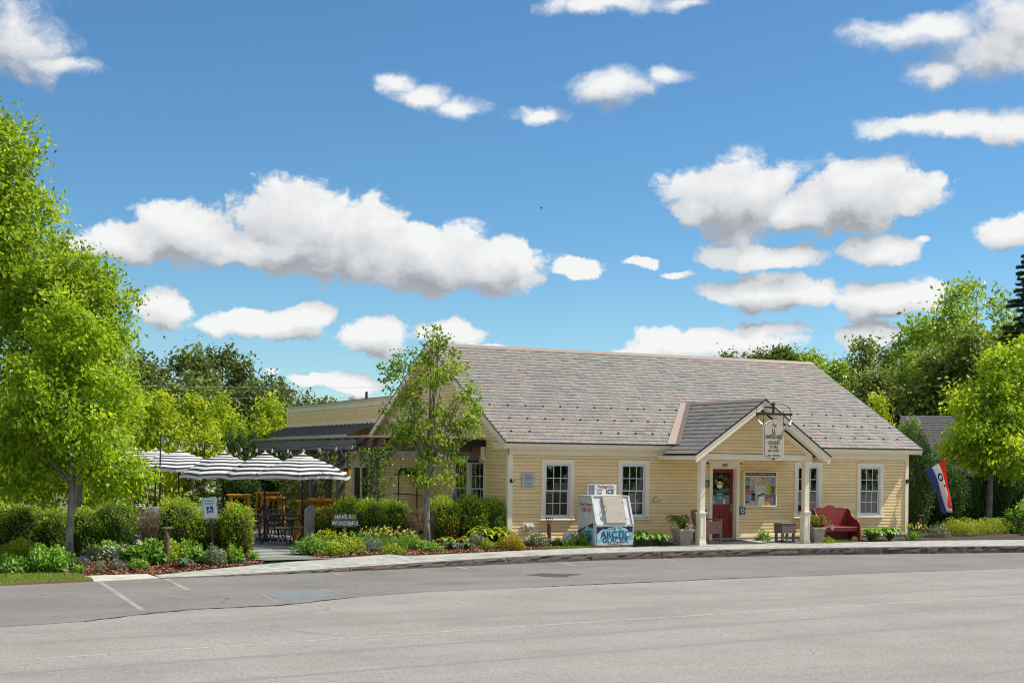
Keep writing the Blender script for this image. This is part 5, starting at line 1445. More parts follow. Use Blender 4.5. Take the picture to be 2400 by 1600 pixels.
# ---- arborvitae, boxwood hedge, dead shrubs
def shrub(name, label, base, shape, n, lf, lm, seed, core=True, group=None, cat='shrub', out_w=.9, up=.25, rust=0.0, aspect=.6, rust_at=None):
    """shape: function(u,v)->local radius vector; here a superellipsoid (rx,ry,rz,zc,p)"""
    rx, ry, rz, zc, pw = shape
    rng = np.random.default_rng(seed)
    t = thing(name, label, cat, base, 0, group)
    u = unit(rng.normal(0, 1, (n, 3)))
    q = 1 / (np.abs(u[:, 0]) ** pw + np.abs(u[:, 1]) ** pw + np.abs(u[:, 2]) ** pw) ** (1 / pw)
    bump = 1 + .11 * np.sin(u[:, 0] * 5 + seed) * np.cos(u[:, 2] * 4.3 + seed) + .07 * np.sin(11 * u[:, 1] + 7 * u[:, 2] + seed) + .06 * np.sin(19 * u[:, 0] + 13 * u[:, 2] + 2 * seed)
    r = (.80 + .20 * rng.random(n) ** 1.4 + .16 * (rng.random(n) < .05) * rng.random(n)) * bump
    P = u * (q * r)[:, None] * np.array([rx, ry, rz]) + np.array([0, 0, zc])
    P = P[P[:, 2] > .01]; u = u[:len(P)] if len(P) == n else unit((P - np.array([0, 0, zc])) / np.array([rx, ry, rz]))
    n = len(P)
    V, F = leaf_soup(P, lf * rng.uniform(.6, 1.35, n), rng, up, -.35, aspect, u, out_w)
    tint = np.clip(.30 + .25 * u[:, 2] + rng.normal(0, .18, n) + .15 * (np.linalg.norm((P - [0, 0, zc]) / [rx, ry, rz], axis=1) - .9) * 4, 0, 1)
    mi = np.zeros(n, int)
    if rust:
        c0 = np.array(rust_at if rust_at else (.3 * rx, -.7 * ry, zc - .3 * rz))
        f = np.exp(-np.sum(((P - c0) / np.array([rx, ry, rz])) ** 2, 1) * 3.2)
        mi = (rng.random(n) < f * rust).astype(int)
    mats_ = [lm, LM_RUST]
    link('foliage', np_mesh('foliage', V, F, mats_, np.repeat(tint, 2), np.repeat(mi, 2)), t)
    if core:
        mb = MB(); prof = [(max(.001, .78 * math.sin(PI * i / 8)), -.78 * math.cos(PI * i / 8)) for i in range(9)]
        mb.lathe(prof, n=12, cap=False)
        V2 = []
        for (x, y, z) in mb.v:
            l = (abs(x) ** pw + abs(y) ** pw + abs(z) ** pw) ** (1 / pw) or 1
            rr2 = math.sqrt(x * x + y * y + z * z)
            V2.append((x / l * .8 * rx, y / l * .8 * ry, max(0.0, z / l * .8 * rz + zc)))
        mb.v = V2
        mb.build('shade_core', LM_BLACKC, t, smooth=True)  # dark solid core, stands in for shade inside the foliage and blocks light
    return t
G_HL = 'clipped boxwoods of the patio hedge'
HEDGE = [(-13.3, -1.8, .75, 1.06, 'clipped boxwood at the far left end of the hedge', 0, LM_BOX), (-12.63, -1.8, .80, 1.08, 'dark clipped boxwood just left of the street tree trunk', 0, LM_BOX), (-11.95, -1.75, .66, .97, 'dark clipped boxwood right behind the street tree trunk', 0, LM_BOX), (-11.25, -1.75, .64, .97, 'dark clipped boxwood just right of the street tree trunk', 0, LM_BOX),
         (-10.6, -1.8, .84, 1.18, 'tall clipped boxwood left of the dead brown shrub', 0, LM_BOX), (-9.23, -1.85, .80, 1.21, 'tall clipped boxwood between dead brown shrub and parking sign', .25, LM_BOXY), (-8.58, -1.8, .70, .92, 'low browning boxwood behind the parking sign', .9, LM_BOX), (-7.98, -2.3, .64, 1.08, 'upright boxwood at the left of the patio entrance', .75, LM_BOXY),
         (-5.08, .25, .60, .90, 'boxwood with a scorched top beside the stone post', .9, LM_BOXY), (-4.37, .3, .78, 1.15, 'bright boxwood behind the painted wooden sign', .05, LM_BOXY), (-3.72, .35, .62, 1.10, 'dark boxwood right of the painted wooden sign', 0, LM_BOX), (-3.12, .35, .66, 1.09, 'boxwood left of the dead shrubs near the middle tree', .35, LM_BOX),
         (-1.78, .3, .74, 1.16, 'half-browned boxwood right of the slender tree trunk', .85, LM_BOXY), (-.96, .3, .78, 1.21, 'full green boxwood below the side windows', 0, LM_BOXY), (-.34, .35, .58, 1.15, 'full green boxwood against the corner of the store', 0, LM_BOX)]
for i, (x, y, w, zt, lab, rust, lm) in enumerate(HEDGE):
    zb_ = gz(y) - .05; H_ = zt - zb_
    ra = (0, -.3 * w, H_ * .9) if i == 8 else (.15 * w, -.35 * w, H_ * .33)
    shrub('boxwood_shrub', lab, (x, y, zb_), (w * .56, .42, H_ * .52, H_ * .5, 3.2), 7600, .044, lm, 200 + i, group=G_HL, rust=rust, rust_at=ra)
def dead_shrub(label, base, w, h, seed):
    rng = np.random.default_rng(seed); t = thing('dead_shrub', label, 'shrub', base, 0, 'dead brown shrubs in the hedge')
    mb = MB(); tips = []
    for k in range(130):
        a = rng.uniform(0, 2 * PI); rr_ = math.sqrt(rng.random()); L_ = h * rng.uniform(.6, 1.0)
        p = [(0.06 * math.cos(a) * rr_, .06 * math.sin(a) * rr_, 0)]
        for s_ in (.35, .7, 1.0):
            p.append((math.cos(a) * w * .5 * rr_ * s_ ** .8 + rng.normal(0, .015), math.sin(a) * w * .45 * rr_ * s_ ** .8 + rng.normal(0, .015), L_ * s_))
        mb.tube(p, [.008, .005, .004, .002], 3, cap=False); tips += p[1:]
    mb.build('twigs', mat('dead_wood', (.25, .18, .115), var=.35, rough=.9, scale=20), t)
    T = np.array(tips); k = rng.integers(0, len(T), 5200); P = T[k] + rng.normal(0, .035, (5200, 3)); P = P[P[:, 2] > 0]
    V, F = leaf_soup(P, .05 * rng.uniform(.5, 1.4, len(P)), rng, .0, -.9, .16)
    link('twig_ends', np_mesh('twig_ends', V, F, LM_DEAD, np.repeat(random_tint(rng, len(P), .5, .25), 2)), t)
    return t
dead_shrub('dead straw brown shrub in the hedge behind the left bollard lamp', (-9.9, -1.95, -.13), .68, 1.12, 1)
dead_shrub('dead brown shrub in the hedge left of the slender tree trunk', (-2.72, .05, -.05), .5, .92, 2)
dead_shrub('dead straw brown shrub in the hedge right of the slender tree trunk', (-2.2, .15, -.05), .5, .98, 3)

ARB = [(-3.1, 17.1, .55, 3.3, 'dark cedar column behind the third umbrella, left of its pair'), (-2.35, 17.9, .5, 3.25, 'dark cedar column behind the third umbrella, right of its pair'), (-1.65, 18.6, .5, 3.35, 'dark cedar column left of the pergola beam end'), (-1.2, 17.2, .45, 2.8, 'short dark cedar tucked under the pergola beam end'), (-4.2, 15.2, .7, 2.0, 'low dark cedar behind the yellow table'), (-3.2, 14.6, .7, 1.9, 'low dark cedar behind the tall yellow table by the pergola')]
for i, (x, y, w, h, lab) in enumerate(ARB):
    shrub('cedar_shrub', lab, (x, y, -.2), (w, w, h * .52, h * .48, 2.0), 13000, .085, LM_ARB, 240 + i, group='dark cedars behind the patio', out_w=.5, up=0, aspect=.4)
ARBR = [(15.2, 1.5, .75, 3.6, 'tall dark cedar against the right corner of the store'), (16.3, 2.4, .6, 3.15, 'second dark cedar right of the store corner'), (17.0, 2.2, .85, 2.35, 'broad dark cedar behind the open flag'), (18.7, 3.6, .75, 2.2, 'dark cedar just right of the open flag'), (20.2, 4.6, .75, 2.1, 'dark cedar left of the right street tree trunk'), (22.3, 5.4, .9, 2.1, 'dark cedar right of the right street tree trunk'), (24.2, 6.2, 1.0, 2.2, 'dark cedar at the right edge behind the leafy bush'), (26, 6.6, 1.1, 2.2, 'dark cedar partly past the right edge')]
for i, (x, y, w, h, lab) in enumerate(ARBR):
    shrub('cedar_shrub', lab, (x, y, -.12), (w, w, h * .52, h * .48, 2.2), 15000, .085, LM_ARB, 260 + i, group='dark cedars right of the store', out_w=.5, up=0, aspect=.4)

def viburnum(label, base, w, h, seed):
    rng = np.random.default_rng(seed); t = thing('viburnum_shrub', label, 'shrub', base, 0, 'white flowering shrubs behind the patio')
    P = []; Fl = []
    for k in range(46):
        a = rng.uniform(0, 2 * PI); z = h * rng.uniform(.15, 1); R_ = w * math.sqrt(max(.1, 1 - (z / h) ** 2)) * rng.uniform(.5, 1)
        m = 90
        s_ = rng.random(m) ** .6
        q = np.column_stack([np.cos(a) * R_ * s_ + rng.normal(0, .06, m), np.sin(a) * R_ * s_ + rng.normal(0, .06, m), z - .12 * s_ * R_ + rng.normal(0, .05, m) - .06])
        P.append(q); f = q[rng.random(m) < .42].copy(); f[:, 2] += .09; Fl.append(f)
    P = np.concatenate(P); Fl = np.concatenate(Fl)
    V, F = leaf_soup(P, .10 * rng.uniform(.7, 1.3, len(P)), rng, .6, .2, .6); link('foliage', np_mesh('foliage', V, F, LM_VINE, np.repeat(random_tint(rng, len(P)), 2)), t)
    V, F = leaf_soup(Fl, .085 * rng.uniform(.6, 1.3, len(Fl)), rng, 1.6, 0, .9); link('blossom', np_mesh('blossom', V, F, LM_FLW, np.repeat(random_tint(rng, len(Fl), .6), 2)), t)
    MB().tube([(0, 0, 0), (0, 0, h * .7)], [.04, .02], 6).build('stem', M_BARKD, t)
viburnum('white flowering tiered shrub below the striped umbrellas, right of its twin', (-5.4, 11.9, -.1), 1.25, 1.95, 1)
viburnum('white flowering tiered shrub behind the left street tree', (-7.1, 13.2, -.1), 1.3, 1.75, 2)

# ---- bed perennials
def mound(name, label, base, w, h, n, lf, lm, seed, flowers=None, group=None, aspect=.6, up=.8, nf=30, fl=.03, fup=.05, cat='plant'):
    w *= 1.22; h *= 1.15; n = int(n * 1.5); lf *= 1.1
    rng = np.random.default_rng(seed); t = thing(name, label, cat, base, 0, group)
    u = unit(rng.normal(0, 1, (n, 3))); u[:, 2] = np.abs(u[:, 2])
    r = (.35 + .65 * rng.random(n) ** .6) * (1 + .12 * np.sin(6 * u[:, 0] + seed) + .1 * np.sin(5 * u[:, 1]))
    P = u * r[:, None] * np.array([w / 2, w / 2.4, h]); P[:, 2] += .01
    V, F = leaf_soup(P, lf * rng.uniform(.6, 1.3, n), rng, up, .0, aspect, u, .6)
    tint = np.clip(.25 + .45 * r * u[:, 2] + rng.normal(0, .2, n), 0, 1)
    link('foliage', np_mesh('foliage', V, F, lm, np.repeat(tint, 2)), t)
    if flowers is not None:
        k = rng.integers(0, n, nf); Q = P[k] + np.array([0, 0, fup]) + rng.normal(0, .02, (nf, 3))
        Q = np.repeat(Q, 4, 0) + rng.normal(0, fl * .35, (nf * 4, 3))
        V, F = leaf_soup(Q, fl * rng.uniform(.7, 1.2, len(Q)), rng, .5, 0, .9); link('flowers', np_mesh('flowers', V, F, flowers, np.repeat(random_tint(rng, len(Q)), 2)), t)['kind'] = 'stuff'
    return t
def blades(name, label, base, w, h, n, lm, seed, bw=.014, flowers=None, nf=0, group=None, arch=.6, fl=.05):
    """a tuft of arching strap leaves"""
    rng = np.random.default_rng(seed); t = thing(name, label, 'plant', base, 0, group)
    V = []; F = []; tips = []
    for k in range(n):
        a = rng.uniform(0, 2 * PI); R_ = w * .5 * rng.uniform(.3, 1); H_ = h * rng.uniform(.65, 1.1); ox, oy = rng.normal(0, w * .14, 2)
        d = np.array([math.cos(a), math.sin(a), 0]); e = np.array([-math.sin(a), math.cos(a), 0]); m = 4; b0 = len(V)
        for i in range(m + 1):
            s_ = i / m; p = np.array([ox, oy, 0]) + d * R_ * s_ ** 1.5 + np.array([0, 0, H_ * (s_ - arch * .55 * s_ ** 3)])
            ww_ = bw * (1 - s_ ** 2 * .95) * .5
            V += [p - e * ww_, p + e * ww_]
            if i: F.append([b0 + 2 * i - 2, b0 + 2 * i - 1, b0 + 2 * i + 1, b0 + 2 * i])
        tips.append(p)
    link('foliage', np_mesh('foliage', np.array(V), np.array(F), lm, np.repeat(random_tint(rng, n, .5, .22), 4)), t)
    if flowers is not None:
        T = np.column_stack([rng.normal(0, w * .3, nf), rng.normal(0, w * .25, nf), h * rng.uniform(.8, 1.15, nf)])
        Q = np.repeat(T, 5, 0) + rng.normal(0, fl * .3, (nf * 5, 3))
        V, F = leaf_soup(Q, fl * rng.uniform(.6, 1.2, len(Q)), rng, .3, 0, .7); link('flowers', np_mesh('flowers', V, F, flowers, np.repeat(random_tint(rng, len(Q)), 2)), t)['kind'] = 'stuff'
        mb = MB()
        for q in T: mb.tube([(q[0] * .4, q[1] * .4, 0), tuple(q)], .003, 3, cap=False)
        mb.build('stalks', LM_PERG, t)
    return t
def hosta(label, base, w, h, n, lm, seed, lw=.16, edge=None, group=None):
    """broad cupped leaves on arching stalks"""
    rng = np.random.default_rng(seed); t = thing('hosta_plant', label, 'plant', base, 0, group)
    V = []; F = []; mi = []; st_ = MB()
    for k in range(n):
        a = 2 * PI * k / n * 2.618 + rng.normal(0, .2); f = .35 + .65 * rng.random(); R_ = w * .5 * f; H_ = h * (1.05 - .45 * f) * rng.uniform(.85, 1.1)
        d = np.array([math.cos(a), math.sin(a), 0]); e = np.array([-math.sin(a), math.cos(a), 0])
        L_ = lw * 1.5 * rng.uniform(.8, 1.2); W_ = lw * rng.uniform(.8, 1.15)
        p0 = d * max(0, R_ - L_ * .6) + np.array([0, 0, H_ * .85]); b0 = len(V); m = 4
        st_.tube([(d[0] * .02, d[1] * .02, 0), tuple(d * R_ * .4 + np.array([0, 0, H_ * .6])), tuple(p0)], .007, 4, cap=False)
        for i in range(m + 1):
            s_ = i / m; c = p0 + d * L_ * s_ * .85 + np.array([0, 0, .10 * h * math.sin(s_ * PI) - .32 * L_ * s_ ** 2])
            ww_ = W_ * .5 * math.sin(PI * (.08 + .92 * s_) ** .75) * (0 if i == m else 1)
            V += [c - e * ww_ + np.array([0, 0, .22 * ww_]), c - e * ww_ * .55 + np.array([0, 0, .05 * ww_]), c, c + e * ww_ * .55 + np.array([0, 0, .05 * ww_]), c + e * ww_ + np.array([0, 0, .22 * ww_])]
            if i:
                for q in range(4):
                    F.append([b0 + 5 * (i - 1) + q, b0 + 5 * (i - 1) + q + 1, b0 + 5 * i + q + 1, b0 + 5 * i + q]); mi.append(1 if (edge and q in edge[0]) else 0)
    nfa = len(F)
    link('leaves', np_mesh('leaves', np.array(V), np.array(F), [lm, edge[1] if edge else lm], np.repeat(random_tint(rng, n, .5, .2), 16), mi, smooth=True), t)
    st_.build('stalks', LM_PERY if edge else LM_PERG, t)
    return t
ZB = lambda x, y: zb(x, y) + .012
def at(x, y): return (x, y, ZB(x, y))
# left bed
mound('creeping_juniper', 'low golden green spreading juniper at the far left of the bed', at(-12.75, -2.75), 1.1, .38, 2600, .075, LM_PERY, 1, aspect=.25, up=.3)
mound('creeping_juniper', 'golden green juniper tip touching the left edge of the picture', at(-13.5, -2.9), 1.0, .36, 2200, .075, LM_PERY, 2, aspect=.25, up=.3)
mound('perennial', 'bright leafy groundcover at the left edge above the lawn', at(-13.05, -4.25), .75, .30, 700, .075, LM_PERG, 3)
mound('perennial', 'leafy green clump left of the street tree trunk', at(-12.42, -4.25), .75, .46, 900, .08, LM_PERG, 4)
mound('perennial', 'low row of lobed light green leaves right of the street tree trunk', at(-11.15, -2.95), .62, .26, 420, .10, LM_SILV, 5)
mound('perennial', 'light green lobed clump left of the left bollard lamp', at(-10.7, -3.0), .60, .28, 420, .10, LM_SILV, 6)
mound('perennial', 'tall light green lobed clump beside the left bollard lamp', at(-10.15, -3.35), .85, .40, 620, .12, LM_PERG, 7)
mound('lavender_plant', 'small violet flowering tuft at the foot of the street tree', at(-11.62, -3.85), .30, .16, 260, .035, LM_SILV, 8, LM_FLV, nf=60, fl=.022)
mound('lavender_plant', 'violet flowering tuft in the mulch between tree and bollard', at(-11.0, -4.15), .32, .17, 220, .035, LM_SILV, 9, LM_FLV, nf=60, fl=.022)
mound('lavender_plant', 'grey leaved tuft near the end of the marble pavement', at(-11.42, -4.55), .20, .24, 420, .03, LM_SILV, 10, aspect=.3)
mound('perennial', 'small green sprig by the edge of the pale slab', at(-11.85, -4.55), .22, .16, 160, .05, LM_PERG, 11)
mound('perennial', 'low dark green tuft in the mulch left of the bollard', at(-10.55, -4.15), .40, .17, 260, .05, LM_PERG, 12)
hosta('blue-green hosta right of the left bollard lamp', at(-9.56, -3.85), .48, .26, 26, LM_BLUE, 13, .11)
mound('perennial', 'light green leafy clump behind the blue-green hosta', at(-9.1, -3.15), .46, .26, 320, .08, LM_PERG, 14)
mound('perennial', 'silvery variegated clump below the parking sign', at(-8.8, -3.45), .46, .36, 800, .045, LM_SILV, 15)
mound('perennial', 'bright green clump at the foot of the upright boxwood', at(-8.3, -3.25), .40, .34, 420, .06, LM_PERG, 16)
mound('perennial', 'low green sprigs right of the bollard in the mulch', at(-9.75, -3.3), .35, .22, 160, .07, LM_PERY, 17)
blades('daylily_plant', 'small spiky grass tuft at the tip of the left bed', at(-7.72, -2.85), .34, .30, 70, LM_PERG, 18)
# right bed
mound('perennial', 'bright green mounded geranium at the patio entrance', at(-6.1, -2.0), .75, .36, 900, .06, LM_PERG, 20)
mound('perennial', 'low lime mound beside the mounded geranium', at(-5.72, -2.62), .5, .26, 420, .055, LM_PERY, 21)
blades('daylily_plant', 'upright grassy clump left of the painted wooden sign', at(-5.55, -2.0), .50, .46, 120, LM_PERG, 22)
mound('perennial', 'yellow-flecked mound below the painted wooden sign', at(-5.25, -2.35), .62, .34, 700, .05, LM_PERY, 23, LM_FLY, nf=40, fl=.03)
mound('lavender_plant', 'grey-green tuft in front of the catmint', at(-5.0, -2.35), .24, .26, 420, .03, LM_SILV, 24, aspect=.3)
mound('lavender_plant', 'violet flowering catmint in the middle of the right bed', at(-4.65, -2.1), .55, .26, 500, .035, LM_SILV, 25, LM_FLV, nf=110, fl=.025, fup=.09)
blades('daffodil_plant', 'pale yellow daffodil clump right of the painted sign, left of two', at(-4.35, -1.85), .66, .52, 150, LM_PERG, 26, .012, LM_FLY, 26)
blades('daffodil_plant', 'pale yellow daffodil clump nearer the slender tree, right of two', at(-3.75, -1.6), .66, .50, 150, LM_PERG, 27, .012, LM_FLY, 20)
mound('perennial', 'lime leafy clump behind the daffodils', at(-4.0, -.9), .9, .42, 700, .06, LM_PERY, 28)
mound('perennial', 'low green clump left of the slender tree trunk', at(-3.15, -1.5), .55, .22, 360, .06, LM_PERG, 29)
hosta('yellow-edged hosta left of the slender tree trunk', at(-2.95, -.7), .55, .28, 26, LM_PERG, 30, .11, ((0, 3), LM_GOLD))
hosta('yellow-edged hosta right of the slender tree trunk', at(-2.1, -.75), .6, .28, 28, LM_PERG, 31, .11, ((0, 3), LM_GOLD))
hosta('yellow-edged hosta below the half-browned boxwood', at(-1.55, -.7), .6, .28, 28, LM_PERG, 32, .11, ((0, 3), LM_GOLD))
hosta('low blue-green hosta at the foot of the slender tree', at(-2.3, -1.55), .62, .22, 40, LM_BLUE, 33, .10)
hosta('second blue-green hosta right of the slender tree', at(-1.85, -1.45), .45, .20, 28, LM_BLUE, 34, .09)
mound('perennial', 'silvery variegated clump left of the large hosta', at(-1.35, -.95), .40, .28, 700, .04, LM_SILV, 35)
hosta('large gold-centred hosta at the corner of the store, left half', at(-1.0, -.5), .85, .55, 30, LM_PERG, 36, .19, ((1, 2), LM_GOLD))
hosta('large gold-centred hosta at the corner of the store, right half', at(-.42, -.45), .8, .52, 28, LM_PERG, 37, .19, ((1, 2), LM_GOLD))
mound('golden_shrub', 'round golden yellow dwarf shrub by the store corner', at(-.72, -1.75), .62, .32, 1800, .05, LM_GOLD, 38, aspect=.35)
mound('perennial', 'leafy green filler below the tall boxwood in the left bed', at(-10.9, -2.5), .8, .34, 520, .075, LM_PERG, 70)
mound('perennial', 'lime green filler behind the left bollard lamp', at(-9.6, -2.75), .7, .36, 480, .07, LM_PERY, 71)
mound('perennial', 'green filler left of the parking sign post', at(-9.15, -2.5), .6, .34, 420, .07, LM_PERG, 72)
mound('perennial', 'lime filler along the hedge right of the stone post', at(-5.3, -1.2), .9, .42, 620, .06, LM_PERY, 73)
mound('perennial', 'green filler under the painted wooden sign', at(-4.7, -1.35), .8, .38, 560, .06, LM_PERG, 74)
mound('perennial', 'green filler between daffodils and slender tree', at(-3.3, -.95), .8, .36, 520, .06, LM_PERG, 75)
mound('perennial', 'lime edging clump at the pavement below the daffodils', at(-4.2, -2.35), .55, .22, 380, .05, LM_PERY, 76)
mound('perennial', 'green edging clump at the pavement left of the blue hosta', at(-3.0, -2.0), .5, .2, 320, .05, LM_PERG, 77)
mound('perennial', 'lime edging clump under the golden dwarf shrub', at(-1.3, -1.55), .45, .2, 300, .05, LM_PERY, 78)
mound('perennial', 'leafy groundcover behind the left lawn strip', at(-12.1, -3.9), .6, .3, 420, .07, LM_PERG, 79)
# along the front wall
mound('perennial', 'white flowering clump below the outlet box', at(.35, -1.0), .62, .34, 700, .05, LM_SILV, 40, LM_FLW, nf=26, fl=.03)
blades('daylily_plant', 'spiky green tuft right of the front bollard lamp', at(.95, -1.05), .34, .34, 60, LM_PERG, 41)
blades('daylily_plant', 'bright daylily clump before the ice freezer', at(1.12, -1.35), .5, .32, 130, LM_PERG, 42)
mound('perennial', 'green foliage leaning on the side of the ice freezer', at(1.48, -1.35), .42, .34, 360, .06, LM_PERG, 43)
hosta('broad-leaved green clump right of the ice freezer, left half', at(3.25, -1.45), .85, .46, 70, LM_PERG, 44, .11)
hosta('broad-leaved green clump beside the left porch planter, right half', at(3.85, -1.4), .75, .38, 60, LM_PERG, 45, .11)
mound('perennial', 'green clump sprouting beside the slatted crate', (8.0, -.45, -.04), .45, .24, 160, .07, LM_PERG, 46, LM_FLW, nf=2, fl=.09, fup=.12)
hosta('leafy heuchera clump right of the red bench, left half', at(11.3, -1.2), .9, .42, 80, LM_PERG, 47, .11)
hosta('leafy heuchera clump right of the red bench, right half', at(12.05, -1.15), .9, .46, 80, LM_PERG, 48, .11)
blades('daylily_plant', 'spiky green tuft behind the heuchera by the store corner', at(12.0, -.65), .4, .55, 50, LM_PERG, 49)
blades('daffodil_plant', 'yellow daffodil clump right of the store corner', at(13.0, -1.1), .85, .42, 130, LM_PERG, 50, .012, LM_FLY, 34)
mound('perennial', 'tangled dry green clump right of the daffodils', at(14.6, -.4), .8, .36, 500, .05, LM_SILV, 51)
blades('daylily_plant', 'upright grey-green grass clump below the open flag', at(14.9, -.2), .45, .5, 80, LM_SILV, 52)
for i, (x, y, w, lab) in enumerate(((15.9, .1, 1.2, 'low lime shrub below the open flag'), (17.0, .5, 1.3, 'low lime shrub left of the right street tree'), (18.3, .9, 1.2, 'low lime shrub at the foot of the right street tree'))):
    mound('lime_shrub', lab, at(x, y), w, .42, 1700, .06, LM_PERY, 53 + i, aspect=.4)
mound('leafy_bush', 'glossy green bush at the right edge of the picture', at(19.6, .6), 1.5, 1.0, 2200, .10, LM_PERG, 57, cat='shrub')
mound('leafy_bush', 'low green bush below the glossy bush at the right edge', at(18.6, -.6), .9, .42, 900, .07, LM_PERG, 58, cat='shrub')
mound('perennial', 'small weeds around the right porch planter', (9.35, -1.6, -.08), .5, .18, 130, .05, LM_PERY, 59)
# woods across the road, seen only as reflections in the panes
rng = np.random.default_rng(77); n = 26000
P = np.column_stack([rng.uniform(-70, 70, n), -66 + rng.normal(0, 2.5, n), rng.random(n) ** .8 * (9 + 3 * np.sin(np.arange(n)))]); P[:, 2] *= 1 + .25 * np.sin(P[:, 0] * .6)
V, F = leaf_soup(P, rng.uniform(.5, 1.2, n), rng)
tag(link('woods', np_mesh('woods', V, F, LM_WOOD, np.repeat(rng.random(n), 2))), 'band of woods across the road', 'woods', kind='stuff')

# ================================================================== THINGS ON AND AROUND THE STORE
M_SIGNB = mat('sign_cream', (0.56, 0.49, 0.37), var=.04, rough=.5)
M_SIGNW = mat('sign_white', (0.74, 0.72, 0.66), var=.04, rough=.5)
M_INK = flat('dark_ink', (0.012, 0.012, 0.014), rough=.5)
M_CHROME = flat('lamp_metal', (0.55, 0.55, 0.55), rough=.35, metal=.7)

# ---- hanging shop sign on an iron bracket
sg_ = thing('hanging_sign', 'cream shield-shaped shop sign hanging from black iron bracket above the porch', 'sign', (6.86, -2.40, 0))
br = MB()
br.b2((-.57, -.025, 3.50), (.62, .025, 3.56)); br.b2((-.03, -.02, 3.56), (.02, .025, 3.84)); br.bar((-.005, 0, 3.70), (.045, .50, 3.74), .04, .04); br.bar((-.005, 0, 3.53), (.045, .80, 3.53), .03, .03)
for s_ in (-1, 1):
    br.tube([(-.005 + s_ * (.02 + .54 * (1 - math.cos(t)) / 2 * 1.0), 0, 3.78 + .06 * math.sin(t) + (-.10) * ((1 - math.cos(t)) / 2) ** 2) for t in np.linspace(0, PI * .95, 9)] + [(s_ * .56 + .01, 0, 3.5), (s_ * .56 + .01, -.02, 3.36)], .011, 6)
for xx in (-.33, .34): br.tube([(xx, 0, 3.52), (xx, 0, 3.27)], .008, 5); br.tube([(xx, 0, 3.62), (xx, 0, 3.52)], .008, 5)
br.b2((-.41, -.028, 3.22), (-.34, .028, 3.28)); br.b2((.33, -.028, 3.22), (.40, .028, 3.28))
br.build('bracket', M_BLACK, sg_)
def shield(k, x0=0.0):
    P = []
    half = [(.355 * k, 3.215), (.355 * k, 3.10), (.335 * k, 3.06), (.335 * k, 2.44), (.31 * k, 2.37), (.16 * k, 2.30), (0, 2.265 - (k - 1) * .4)]
    topc = [(.0, 3.375 + (k - 1) * .3), (.10 * k, 3.365), (.18 * k, 3.335), (.26 * k, 3.275), (.355 * k, 3.235)]
    r_ = topc + half
    return [(x, z) for x, z in r_] + [(-x, z) for x, z in reversed(r_[1:-1])]
MB().prism([(x, .02, z) for x, z in shield(1.0)], (0, -.04, 0)).build('board', M_SIGNW, sg_)
MB().prism([(x * .925, -.0205, 2.80 + (z - 2.80) * .945) for x, z in shield(1.0)], (0, -.003, 0)).build('ink_border', M_INK, sg_)
MB().prism([(x * .89, -.0235, 2.80 + (z - 2.80) * .922) for x, z in shield(1.0)], (0, -.003, 0)).build('board_face', M_SIGNB, sg_)
for tx_, sz, zz, xs_, sh_, of_ in (('The', .14, 3.215, .75, .35, 0), ('J.J.', .17, 3.055, .85, 0, .003), ('HAPGOOD.', .145, 2.905, .74, 0, .003), ('GENERAL', .125, 2.745, .78, 0, 0), ('STORE', .125, 2.63, .78, 0, 0), ('AND EATERY', .082, 2.525, .82, 0, .0), ('PERU \u2022 VERMONT', .062, 2.40, .80, 0, 0), ('Since', .045, 2.335, .9, .3, 0), ('1827', .06, 2.292, .85, 0, 0)):
    text(sg_, tx_, sz, (0, -.0275, zz), FRONT, M_INK, xs=xs_, shear=sh_, off=of_)
for s_ in (-1, 1):
    lm_ = MB()
    p0 = Vector((s_ * .56 + .01, -.02, 3.36)); d_ = Vector((-s_ * .55, -.25, -.8)).normalized()
    lm_.tube([p0, p0 + d_ * .04, p0 + d_ * .10, p0 + d_ * .17], [.024, .03, .04, .066], 12, cap=False); lm_.tube([p0 + d_ * .08, p0 + d_ * .15], [.028, .04], 10)
    lm_.build('spot_lamp', M_CHROME, sg_, smooth=True)

# ---- notice board
nb = thing('notice_board', 'framed glass notice case full of posters beside the red door', 'notice board', (7.53, 0, 0))
q = MB(); q.b2((0, -.12, .92), (1.16, -.014, 1.94)); q.build('case', M_TRIM, nb)
q = MB(); q.b2((0, -.135, .92), (.035, -.12, 1.94)); q.b2((1.125, -.135, .92), (1.16, -.12, 1.94)); q.b2((.035, -.1345, .92), (1.125, -.12, .955)); q.b2((.035, -.1345, 1.915), (1.125, -.12, 1.94)); q.b2((.035, -.134, 1.795), (1.125, -.12, 1.82)); q.b2((-.02, -.16, 1.94), (1.18, -.0, 1.955))
q.build('frame', M_TRIM, nb)
MB().b2((.036, -.1295, 1.821), (1.124, -.1205, 1.914)).build('header', flat('green_black', (.02, .035, .028)), nb)
text(nb, 'J.J. HAPGOOD COMMUNITY NOTICES', .062, (.58, -.1315, 1.868), FRONT, M_PAPER, xs=.93)
PC = [(.70, .70, .66), (.45, .55, .47), (.55, .30, .12), (.20, .24, .20), (.62, .52, .06), (.10, .10, .13), (.42, .14, .12), (.68, .64, .55), (.30, .38, .42), (.78, .78, .76)]
MB().b2((.036, -.1225, .956), (1.124, -.1205, 1.794)).build('backing', flat('cork_grey', (.40, .42, .38)), nb)
rp = random.Random(9)
